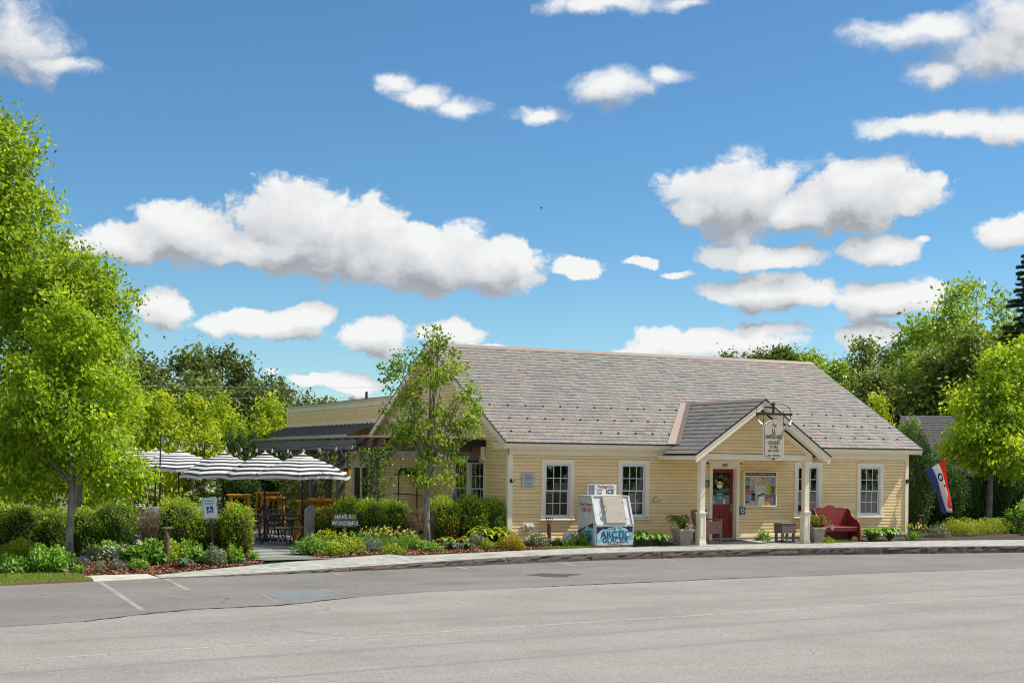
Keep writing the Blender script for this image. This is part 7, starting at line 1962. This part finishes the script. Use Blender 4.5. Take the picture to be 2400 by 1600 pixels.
for pts in ([(-.012, .045), (-.010, -.005), (.028, -.008), (.045, -.05), (.058, -.046)], [(-.010, .018), (.025, .015)], [(-.005 + .042 * math.cos(t), -.03 + .042 * math.sin(t)) for t in np.linspace(1.9, 5.9, 14)]):
    wh.add(*ribbon(pts, .012, -.0142, ZC - .04))
wh.prism([(-.014 + .011 * math.cos(t), -.0140, ZC + .018 + .011 * math.sin(t)) for t in np.linspace(0, 2 * PI, 11)[:-1]], (0, .002, 0))
tilted(wh.build('wheelchair_symbol', M_PAPER, rsn))

ws = thing('wooden_sign', 'grey wooden board hand-lettered HAVE A WONDERFUL on a stake', 'sign', (-4.80, -.62, -.06), R(4)); M_OLDW = mat('grey_driftwood', (.17, .155, .135), c2=(.10, .09, .08), scale=4, rough=.9, stretch=(1, 1, 8))
MB().b2((-.03, .0, 0), (.03, .03, .88)).build('stake', mat('pale_stake', (.33, .29, .24), var=.2), ws)
for k in range(2): MB().b2((-.30, -.025, .545 + k * .165), (.30, 0, .705 + k * .165)).build('board', M_OLDW, ws)
text(ws, 'HAVE A', .145, (-.065, -.0275, .795), (PI / 2, -.02, 0), M_PAPER, xs=.92, off=.003); text(ws, 'WONDERFUL', .15, (.0, -.0275, .635), (PI / 2, .015, 0), M_PAPER, xs=.80, off=.003)
for k in range(4):
    a = PI / 4 + k * PI / 2; c = (.225 + .035 * math.cos(a), .795 + .035 * math.sin(a))
    MB().prism([(c[0] + .045 * math.cos(a) * math.cos(t) - .018 * math.sin(a) * math.sin(t), -.0275, c[1] + .045 * math.sin(a) * math.cos(t) + .018 * math.cos(a) * math.sin(t)) for t in np.linspace(0, 2 * PI, 11)[:-1]], (0, .002, 0)).build('petal', flat('petal_yellow', (.55, .42, .06)), ws)

sp_ = thing('stone_post', 'upright grey stone hitching post at the right of the patio entrance', 'post', (-5.52, .0, -.04), R(10))
MB().prism([(-.125, -.06, 0), (.125, -.06, 0), (.125, -.06, .99), (.09, -.06, 1.05), (.03, -.06, 1.045), (-.10, -.06, .97), (-.125, -.06, .92)], (0, .12, 0)).build('stone', mat('streaked_stone', (.30, .285, .26), c2=(.15, .14, .125), scale=5, rough=.9, stretch=(3, 3, .5), bump=.5), sp_, bevel=.012)

# ================================================================== PATIO
M_TIMBER = mat('weathered_timber', (0.20, 0.165, 0.135), c2=(0.105, 0.085, 0.07), scale=5, rough=.9, stretch=(2, 2, .6), bump=.4)
M_BEAMD = mat('dark_brown_beam', (0.12, 0.075, 0.05), c2=(0.06, 0.04, 0.03), scale=4, rough=.85)
M_SLATEG = mat('grey_painted_beam', (0.135, 0.145, 0.158), var=.08, rough=.6)
M_PLANK = mat('bleached_plank', (0.42, 0.36, 0.29), c2=(0.25, 0.21, 0.17), scale=6, rough=.9)

pgl = thing('pergola', 'timber pergola with grey painted side beam attached to the gable wall', 'pergola', (-3.5, 1.5, -.04))
PX, PY0, PY1 = -3.4, 1.5, 11.2          # world
def pb(nm, a, b, m, **k): return MB().b2([a[0] + 3.5, a[1] - 1.5, a[2] + .04], [b[0] + 3.5, b[1] - 1.5, b[2] + .04]).build(nm, m, pgl, **k)
for (x, y) in ((-3.2, 1.62), (-3.3, 4.05), (-3.3, 6.5), (-3.3, 9.1), (-2.0, 8.9), (-2.0, 11.3)):
    pb('post', (x - .10, y - .10, -.04), (x + .10, y + .10, 2.40), M_TIMBER, bevel=.008)
pb('front_beam', (-3.46, 1.50, 2.40), (-.42, 1.72, 2.62), M_BEAMD); pb('front_beam', (-3.7, 1.44, 2.20), (-.2, 1.495, 2.41), M_TIMBER)
pb('beam_end', (-.41, 1.46, 2.33), (-.16, 1.74, 2.57), mat('red_brown_wood', (.19, .055, .03), var=.2)); pb('hanger', (-.15, 1.45, 2.2), (-.03, 1.75, 2.62), M_TRIM)
pb('side_beam', (-3.42, 1.75, 2.40), (-3.18, 11.4, 2.60), M_BEAMD)
mb_ = MB(); mb_.prism([(0, 0.55, 2.55), (0, .62, 2.50), (0, .80, 2.47), (0, 9.6, 2.47), (0, 10.0, 2.55), (0, 10.2, 2.68), (0, 10.2, 2.78), (0, 0.5, 2.74)], (-.06, 0, 0)); mb_.build('grey_fascia', M_SLATEG, pgl, loc=(-.02, 0, .0))
for y in (2.9, 4.6, 6.4, 8.2): 
    q = MB(); q.tube([(.05, y - 1.5, 1.95), (-.02, y - 1.5 + .05, 2.2), (-.12, y - 1.5 + .1, 2.38), (-.15, y - 1.5 + .12, 2.5)], .045, 4); q.build('bracket', M_SLATEG, pgl)
for k in range(12):
    y = 1.7 + k * .82; pb('rafter', (-3.55, y, 2.62), (-.03, y + .09, 2.76), M_BEAMD)
for k in range(13):
    x = -3.70 + k * .29; q = MB().b2([x + 3.5, .0 - .10, 2.80 + .0], [x + 3.5 + .11, 10.4, 2.845]); q.build('roof_plank', M_PLANK, pgl)
pb('gutter', (-3.66, 1.38, 2.765), (-.1, 1.44, 2.81), M_PLANK); pb('speaker', (-.62, 1.42, 2.56), (-.02, 1.6, 2.74), M_BLACK); pb('floodlight', (-.52, 1.40, 2.12), (-.22, 1.52, 2.19), M_BLACK)
# vines on the posts
def vine(label, base, h, seed, n=900, spread=.26, hang=0):
    rng = np.random.default_rng(seed); t = thing('climbing_vine', label, 'vine', base, 0, 'vines climbing the pergola posts')
    s_ = rng.random(n) ** .8; a = rng.uniform(0, 2 * PI, n); r = spread * (.45 + .9 * rng.random(n)) * (.7 + .6 * np.sin(s_ * 9 + seed) ** 2)
    P = np.column_stack([r * np.cos(a), r * np.sin(a), s_ * h])
    if hang:
        m = n // 2; Q = np.column_stack([rng.uniform(-hang, hang, m), rng.normal(0, .12, m), h - np.abs(rng.normal(0, .22, m))]); P = np.vstack([P, Q])
    V, F = leaf_soup(P, .085 * rng.uniform(.6, 1.3, len(P)), rng, .4, .5, .65); link('foliage', np_mesh('foliage', V, F, LM_VINE, np.repeat(random_tint(rng, len(P)), 2)), t)
    MB().tube([(.12 * math.cos(k * .9), .12 * math.sin(k * .9), h * k / 14) for k in range(15)], .012, 5).build('stem', M_BARKD, t)
vine('leafy vine hanging on the front corner post of the pergola', (-3.2, 1.5, .9), 1.6, 1, 620, .30, .5)
vine('dense vine wrapped round the far left pergola post', (-3.3, 9.1, 0), 2.3, 2, 1500, .30)
vine('thin vine on the second pergola post', (-3.3, 4.05, .4), 2.0, 3, 240, .24, .6)
vine('thin vine on the third pergola post', (-3.3, 6.5, .5), 1.9, 4, 300, .26)
vine('vine on the inner pergola post', (-2.0, 8.9, .5), 1.8, 5, 380, .28)

# ---- striped umbrellas
M_STW = mat('canvas_white', (.58, .58, .58), var=.05, rough=.8); M_STB = mat('canvas_black', (.020, .020, .024), var=.1, rough=.8)
def umbrella(label, base, r, zr, za, rz, seed):
    t = thing('patio_umbrella', label, 'umbrella', base, rz, 'black and white striped patio umbrellas')
    rng = random.Random(seed)
    zr -= base[2]; za -= base[2]
    nb = 28; na = 24; ns = 6
    def pt(f, k):
        a = 2 * PI * k / na; m = (k % (na // ns)) / (na // ns); 
        edge = math.cos(PI / ns) / math.cos((m - .5) * 2 * PI / ns)
        sag = math.sin(m * PI)
        rr2 = r * f * (edge * .55 + .45)
        z = za - (za - zr) * (.45 * f + .55 * f ** 2.0) + .04 * sag * f * f - .02
        return (rr2 * math.cos(a), rr2 * math.sin(a), z)
    q = MB(); q.v = [pt(max(.012, i / nb), k) for i in range(nb + 1) for k in range(na)]
    for i in range(nb):
        for k in range(na):
            k2 = (k + 1) % na; q.f.append((i * na + k, i * na + k2, (i + 1) * na + k2, (i + 1) * na + k)); q.m.append(1 if (i % 4 >= 2) else 0)
    # drop valance
    b0 = len(q.v); q.v += [(x, y, z - .07) for x, y, z in q.v[nb * na:(nb + 1) * na]]
    for k in range(na):
        k2 = (k + 1) % na; q.f.append((nb * na + k, nb * na + k2, b0 + k2, b0 + k)); q.m.append(0)
    q.build('canopy', [M_STW, M_STB], t)
    v = MB(); v.v = [(x * .26, y * .26, za + (z - za) * .26 + .03) for x, y, z in [pt(f, k) for f in (.03, .35, .7, 1) for k in range(na)]]
    for i in range(3):
        for k in range(na):
            k2 = (k + 1) % na; v.f.append((i * na + k, i * na + k2, (i + 1) * na + k2, (i + 1) * na + k)); v.m.append(i % 2)
    v.build('vent_cap', [M_STW, M_STB], t)
    MB().lathe([(.02, za + .0), (.03, za + .03), (.02, za + .05), (.004, za + .08)], n=8).build('finial', M_STW, t)
    MB().tube([(0, 0, .03), (0, 0, za)], .022, 8).build('pole', M_BLACK, t)
    rb = MB()
    for k in range(ns):
        a = pt(.98, k * (na // ns)); MB().bar((0, 0, za - .06), (a[0], a[1], a[2] - .02), .014, .02).build('rib', M_BLACK, t); MB().bar((0, 0, za - .55), (a[0] * .5, a[1] * .5, za - (za - a[2]) * .5 - .03), .010, .012).build('strut', M_BLACK, t)
    MB().b2((-.24, -.24, 0), (.24, .24, .07)).build('base', M_BLACK, t)
    return t
umbrella('striped umbrella nearest the pergola, rightmost of the row', (-5.25, 1.45, -.04), 1.34, 1.72, 2.28, .15, 1)
umbrella('striped umbrella second from the pergola over the black table', (-5.80, 3.0, -.04), 1.18, 1.68, 2.31, .42, 2)
umbrella('striped umbrella third from the pergola', (-6.5, 4.6, -.04), 1.2, 1.68, 2.31, .70, 3)
umbrella('wide striped umbrella fourth from the pergola', (-6.95, 8.0, -.04), 1.5, 1.84, 2.36, .25, 4)
umbrella('striped umbrella behind the tall thin light pole', (-7.45, 8.9, -.04), 1.3, 1.90, 2.40, .5, 5)
umbrella('striped umbrella half hidden by the left street tree', (-7.95, 9.4, -.04), 1.3, 1.90, 2.40, .1, 6)

# ---- metal tables and chairs
def round_table(label, base, r, h=.74):
    t = thing('patio_table', label, 'table', base, 0, 'black metal patio tables')
    MB().lathe([(.03, h - .025), (r - .01, h - .025), (r, h - .012), (r - .005, h)], n=28).build('table_top', mat('table_metal', (.03, .033, .038), rough=.28, spec=.6, var=.1), t)
    for k in range(4):
        a = PI / 4 + k * PI / 2; c, s_ = math.cos(a), math.sin(a)
        MB().tube([(c * r * .55, s_ * r * .55, h - .02), (c * r * .28, s_ * r * .28, .42), (c * r * .42, s_ * r * .42, .15), (c * r * .72, s_ * r * .72, 0)], .016, 6).build('leg', M_BLACK, t)
    return t
def metal_chair_parts():
    t = thing('metal_chair', 'black metal chair', 'chair'); w, d = .25, .24
    MB().b2((-w, -d, .415), (w, d, .44)).build('seat', M_BLACK, t); MB().b2((-w + .02, -d + .02, .44), (w - .02, d - .02, .475)).build('cushion', mat('tan_cushion', (.36, .28, .20), var=.1, rough=.9), t)
    for sx_ in (-1, 1):
        MB().tube([(sx_ * w, -d, .42), (sx_ * w * 1.04, -d * 1.06, .2), (sx_ * w * 1.12, -d * 1.25, 0)], .013, 5).build('leg', M_BLACK, t)
        MB().tube([(sx_ * w, d, .42), (sx_ * w * 1.04, d * 1.15, .2), (sx_ * w * 1.1, d * 1.6, 0)], .013, 5).build('leg', M_BLACK, t)
        MB().tube([(sx_ * w, d, .44), (sx_ * w * 1.02, d * 1.12, .66), (sx_ * w, d * 1.25, .64), (sx_ * w * 1.08, 0, .66), (sx_ * w * 1.06, -d * .85, .63), (sx_ * w, -d * .9, .44)], .012, 5).build('arm', M_BLACK, t)
    q = MB(); q.tube([(-w, d, .42), (-w * .98, d * 1.25, .72), (-w * .8, d * 1.42, .88), (0, d * 1.48, .92), (w * .8, d * 1.42, .88), (w * .98, d * 1.25, .72), (w, d, .42)], .014, 5); q.build('back_frame', M_BLACK, t)
    for k in range(5):
        x = -.16 + k * .08; MB().bar((x, d * 1.02, .46), (x, d * 1.46, .90), .028, .008).build('back_slat', M_BLACK, t)
    return t
chair0 = metal_chair_parts(); used = []
def chair(label, x, y, rz):
    o = chair0 if not used else copy_tree(chair0)
    used.append(1); o.location = (x, y, -.035); o.rotation_euler = (0, 0, R(rz)); tag(o, label, 'chair', 'black metal chairs on the patio')
    return o
round_table('round black table under the second umbrella from the pergola', (-5.75, 2.2, -.035), .52)
round_table('black table beside the stone post', (-5.12, 1.45, -.035), .42)
round_table('black table behind the parking sign', (-6.25, 4.6, -.035), .50)
round_table('black table under the wide fourth umbrella', (-6.95, 8.0, -.035), .5)
round_table('black table between the yellow high tables', (-4.75, 5.9, -.035), .42)
chair('black chair with tan cushion nearest the patio entrance', -6.05, .75, 95)
chair('black chair left of the table under the second umbrella', -6.55, 1.75, 70)
chair('black chair behind the table under the second umbrella', -5.55, 3.1, 0)
chair('black chair right of the entrance chair near the stone post', -5.35, .85, 200)
chair('black chair at the right of the third umbrella', -5.6, 4.7, -80)
chair('black chair left of the third umbrella pole', -7.1, 4.0, 80)
chair('black chair beyond the third umbrella table', -6.3, 5.3, 10)
chair('black chair in front of the pergola post with the dense vine', -4.1, 6.0, -70)
chair('black chair under the pergola beside the orange counter', -3.9, 3.3, -60)
chair('black chair beside the table under the fourth umbrella', -6.2, 7.9, -85)

# ---- yellow wooden high tables
M_YEL = mat('varnished_yellow_wood', (.62, .31, .015), c2=(.46, .20, .012), scale=6, rough=.4, stretch=(1, 1, .4))
M_ORG = mat('orange_wood', (.36, .14, .02), c2=(.25, .09, .015), scale=6, rough=.45)
def high_table(label, base, w, d, h, rz):
    t = thing('high_table', label, 'table', base, rz, 'yellow wooden high tables on the patio')
    for k in range(3): MB().b2((-w / 2, -d / 2 + k * d / 3 + .003, h - .05), (w / 2, -d / 2 + (k + 1) * d / 3 - .003, h)).build('top_plank', M_YEL, t)
    for sx_ in (-1, 1):
        for sy_ in (-1, 1): MB().bar((sx_ * w * .36, sy_ * d * .3, h - .05), (sx_ * w * .50, sy_ * d * .46, 0), .075, .055, up=(0, 1, 0)).build('leg', M_YEL, t)
        MB().b2((sx_ * w * .42 - .02, -d * .4, .30), (sx_ * w * .42 + .02, d * .4, .36)).build('stretcher', M_YEL, t)
    MB().b2((-w * .36, -.03, h - .13), (w * .36, .03, h - .05)).build('apron', M_YEL, t)
high_table('yellow high table behind the third umbrella, leftmost', (-5.1, 8.1, -.035), .70, .55, 1.12, R(-5))
high_table('tall yellow high table left of the vine-wrapped post', (-3.85, 9.3, -.035), .70, .6, 1.16, R(5)); high_table('lower yellow high table before the tall one', (-3.95, 8.3, -.035), .62, .5, 1.04, R(0))
high_table('yellow high table behind the stone post', (-4.6, 2.95, -.035), .62, .5, 1.08, R(-5)); high_table('yellow high table left of the corner pergola post', (-3.95, 3.1, -.035), .52, .5, 1.09, R(8))
ctr = thing('bar_counter', 'orange wooden counter under the pergola', 'counter', (-2.9, 5.6, -.035)); MB().b2((-.75, -.3, 1.02), (.75, .3, 1.07)).build('counter_top', M_YEL, ctr)
for k in range(8): MB().b2((-.7 + k * .175, -.25, 0), (-.7 + k * .175 + .165, -.22, 1.02)).build('front_board', M_ORG, ctr)
MB().b2((-.7, -.22, 0), (.7, .25, 1.01)).build('carcass', M_ORG, ctr)
# black metal shelf and ladder by the wall
sh_ = thing('metal_rack', 'black metal rack against the gable wall under the pergola', 'rack', (-.35, 6.3, -.035))
for y in (-.75, .75): MB().tube([(0, y, 0), (0, y, 1.85)], .018, 6).build('upright', M_BLACK, sh_)
for z in (.55, 1.15, 1.75): MB().b2((-.14, -.8, z), (.14, .8, z + .025)).build('shelf', M_BLACK, sh_)
for k, y in enumerate((-.5, -.15, .25, .55)): MB().lathe([(.07, 1.775), (.11, 1.80), (.11, 1.95), (.09, 1.96)], (0, y, 0), 10).build('pot', M_BLACK, sh_)
ld = thing('ladder', 'thin black ladder leaning on the wing wall under the pergola', 'ladder', (-.4, 14.6, -.035))
for y in (-.2, .2): MB().bar((-.25, y, 0), (.30, y, 1.95), .035, .03).build('rail', M_BLACK, ld)
for k in range(7): MB().bar((-.25 + .55 * (k + 1) / 8, -.2, 1.95 * (k + 1) / 8), (-.25 + .55 * (k + 1) / 8, .2, 1.95 * (k + 1) / 8), .02, .02).build('rung', M_BLACK, ld)
# lit wall lamps under the pergola
for lab, (x, y, z) in (('lit amber wall lamp beside the french door', (-.10, 12.75, 1.75)), ('lit amber wall lamp on the gable wall behind the slender tree', (-.10, 6.95, 1.72))):
    t = thing('wall_lamp', lab, 'lamp', (x, y, z), 0, 'lit wall lamps under the pergola'); MB().b2((.03, -.06, -.1), (.085, .06, .12)).build('back_plate', M_BLACK, t); MB().lathe([(.05, .10), (.11, .06), (.12, .04)], n=12).build('hood', M_BLACK, t); MB().sphere((0, 0, 0), .055, 8).build('bulb', mat('amber_bulb', (1, .55, .12), emit=((1, .42, .05), 9.0)), t)

# ---- tiki torches, light poles, strings of bulbs
M_BAMB = mat('bamboo_brown', (.17, .12, .08), var=.3, scale=30, rough=.8)
for lab, (x, y, z) in (('tiki torch over the hedge left of the umbrellas', (-9.3, -1.0, 1.16)), ('tiki torch right of the parking sign', (-7.75, .6, 1.17)), ('tall tiki torch among the white blossom', (-6.84, 6.7, 1.62)), ('tiki torch above the painted wooden sign', (-4.45, .75, 1.24)), ('tiki torch below the side windows', (-1.25, .75, 1.24)), ('tiki torch beside the vine-wrapped post', (-4.2, 6.6, 1.28))):
    t = thing('tiki_torch', lab, 'torch', (x, y, -.04), 0, 'tiki torches around the patio'); MB().tube([(0, 0, 0), (0, 0, z - .16)], .013, 6).build('pole', M_BLACK, t); MB().lathe([(.03, z - .18), (.05, z - .14), (.052, z - .02), (.04, z + .02)], n=10).build('canister', M_BAMB, t); MB().lathe([(.02, z + .02), (.022, z + .05), (.008, z + .09)], n=8).build('snuffer', M_BLACK, t)
for lab, (x, y, h) in (('tall thin black light pole before the umbrellas', (-7.72, 7.0, 2.85)), ('thin black light pole between two striped umbrellas', (-5.95, 9.0, 2.6))):
    t = thing('light_pole', lab, 'pole', (x, y, -.04), 0, 'poles carrying the string lights'); MB().tube([(0, 0, 0), (0, 0, h)], .022, 7).build('shaft', M_BLACK, t); MB().tube([(0, 0, h), (.05, 0, h + .05), (.09, 0, h + .02)], .008, 5).build('hook', M_BLACK, t)
M_BULB = mat('clear_bulb', (.42, .41, .38), rough=.2, spec=.6)
bulb_mesh = MB().lathe([(.012, 0), (.016, -.03), (.034, -.075), (.036, -.095), (.02, -.12), (.004, -.125)], n=8).mesh('bulb', M_BULB, True); sock_mesh = MB().lathe([(.014, .035), (.016, 0)], n=7).mesh('socket', M_BLACK)
def string(label, pts, n, sag):
    a, b = Vector(pts[0]), Vector(pts[1]); t = thing('string_lights', label, 'string lights', a, 0, 'strings of clear bulbs over the patio')
    f = lambda s_: (b - a) * s_ + Vector((0, 0, -4 * sag * s_ * (1 - s_)))
    MB().tube([f(i / 16) for i in range(17)], .007, 4).build('cable', M_BLACK, t)
    for k in range(n):
        p = f((k + .5) / n); s_ = link('socket', sock_mesh, t, p - Vector((0, 0, .035))); link('bulb', bulb_mesh, t, p - Vector((0, 0, .035)))
string('bulb string from the pergola corner to the tall light pole', [(-3.6, 1.6, 2.60), (-7.72, 7.0, 2.80)], 13, .22)
string('bulb string from the pergola side beam to the middle light pole', [(-3.55, 4.6, 2.60), (-5.95, 9.0, 2.55)], 9, .20)
string('bulb string along the grey pergola beam', [(-3.62, 1.55, 2.50), (-3.62, 9.8, 2.55)], 11, .25)
string('bulb string from the light pole to the middle pole', [(-7.72, 7.0, 2.78), (-5.95, 9.0, 2.56)], 6, .12)
string('bulb string hanging under the pergola front beam', [(-3.4, 1.46, 2.42), (-.4, 1.46, 2.30)], 8, .10)
# pale stone planter boxes behind the hedge
for lab, (x, y, w) in (('pale stone planter box behind the hedge at left', (-8.95, .6, .7)), ('pale stone planter box behind the parking sign', (-8.05, 1.0, .6))):
    t = thing('planter_box', lab, 'planter', (x, y, -.04), 0, 'pale planter boxes on the patio'); MB().b2((-w / 2, -.2, 0), (w / 2, .2, 1.0)).build('box', mat('pale_stone', (.42, .41, .38), var=.12, rough=.85), t, bevel=.01); MB().b2((-w / 2 + .04, -.16, 1.0), (w / 2 - .04, .16, 1.01)).build('soil', M_SOIL, t)
# bag of white netting by the freezer
bg = thing('white_bag', 'crumpled white bag on the ground left of the ice freezer', 'bag', (1.42, -.75, -.03)); rng = np.random.default_rng(5); q = MB(); q.sphere((0, 0, .16), .17, 10, 1.15); q.v = [(x * rng.uniform(.8, 1.15), y * rng.uniform(.8, 1.15), max(0, z * rng.uniform(.9, 1.1))) for x, y, z in q.v]; q.build('sack', mat('white_plastic', (.62, .62, .60), var=.1, rough=.5), bg)

# ================================================================== BEYOND
nh = thing('neighbour_house', 'house with dark shingled gable roof behind the right-hand cedars', 'house', (36.8, 19.6, -.3), R(-48))
MB().b2((-4.2, -3, 0), (4.2, 3, 2.9)).build('wall', flat('pale_siding', (.42, .41, .38)), nh)
rm = mat('dark_shingle', (.085, .08, .088), var=.25, scale=5, rough=.9); q = MB(); q.prism([(-4.6, -3.4, 2.75), (-4.6, 0, 5.0), (-4.6, 3.4, 2.75), (-4.6, 3.4, 2.6), (-4.6, 0, 4.85), (-4.6, -3.4, 2.6)], (9.2, 0, 0)); hr = q.build('roof', rm, nh)
rs = random.Random(2)
for r_ in range(18):
    s0 = r_ / 18; yy = -3.42 + 3.42 * s0; zz = 2.77 + 2.25 * s0; MB().box((0, yy + .1, zz + .09), (9.2, .26, .02), rot=(math.atan2(2.25, 3.4) - .06, 0, 0)).build('shingle_course', rm, hr)
for x_ in (-2.2, 1.6):
    wn = MB().b2((x_ - .5, -3.04, 1.0), (x_ + .5, -2.99, 2.2)).build('window', M_WHITE, nh); MB().b2((x_ - .42, -3.05, 1.08), (x_ + .42, -3.04, 2.12)).build('pane', M_GLASS, wn)
for lab, a, b in (('upper overhead wire crossing behind the right end of the roof', (20, 40, 6.2), (60, 24, 7.0)), ('lower overhead wire crossing behind the right end of the roof', (20, 40, 5.6), (60, 24, 6.2)), ('upper overhead wire behind the patio trees', (-30, 42, 6.4), (14, 42, 6.4)), ('lower overhead wire behind the patio trees', (-30, 42, 5.8), (14, 42, 5.8))):
    w_ = MB().tube([Vector(a).lerp(Vector(b), s_) - Vector((0, 0, .5 * 4 * s_ * (1 - s_))) for s_ in np.linspace(0, 1, 13)], .009, 4).build('overhead_wire', flat('wire_grey', (.25, .25, .25))); tag(w_, lab, 'wire', 'overhead wires')
bd = thing('bird', 'tiny dark bird gliding in the open sky', 'bird', (10.77, 19.23, 12.85), R(30))
q = MB(); q.tube([(-.09, 0, 0), (-.05, 0, .005), (.02, 0, .008), (.07, 0, .0), (.11, 0, 0)], [.006, .02, .025, .016, .004], 8); q.build('body', flat('dark_plumage', (.02, .02, .02)), bd)
for s_ in (-1, 1): MB().add([(.03, 0, .01), (-.03, 0, .01), (-.05, s_ * .13, .05), (-.01, s_ * .13, .055), (-.06, s_ * .24, .035)], [(0, 1, 2, 3), (3, 2, 4)]).build('wing', flat('dark_plumage', (.02, .02, .02)), bd)
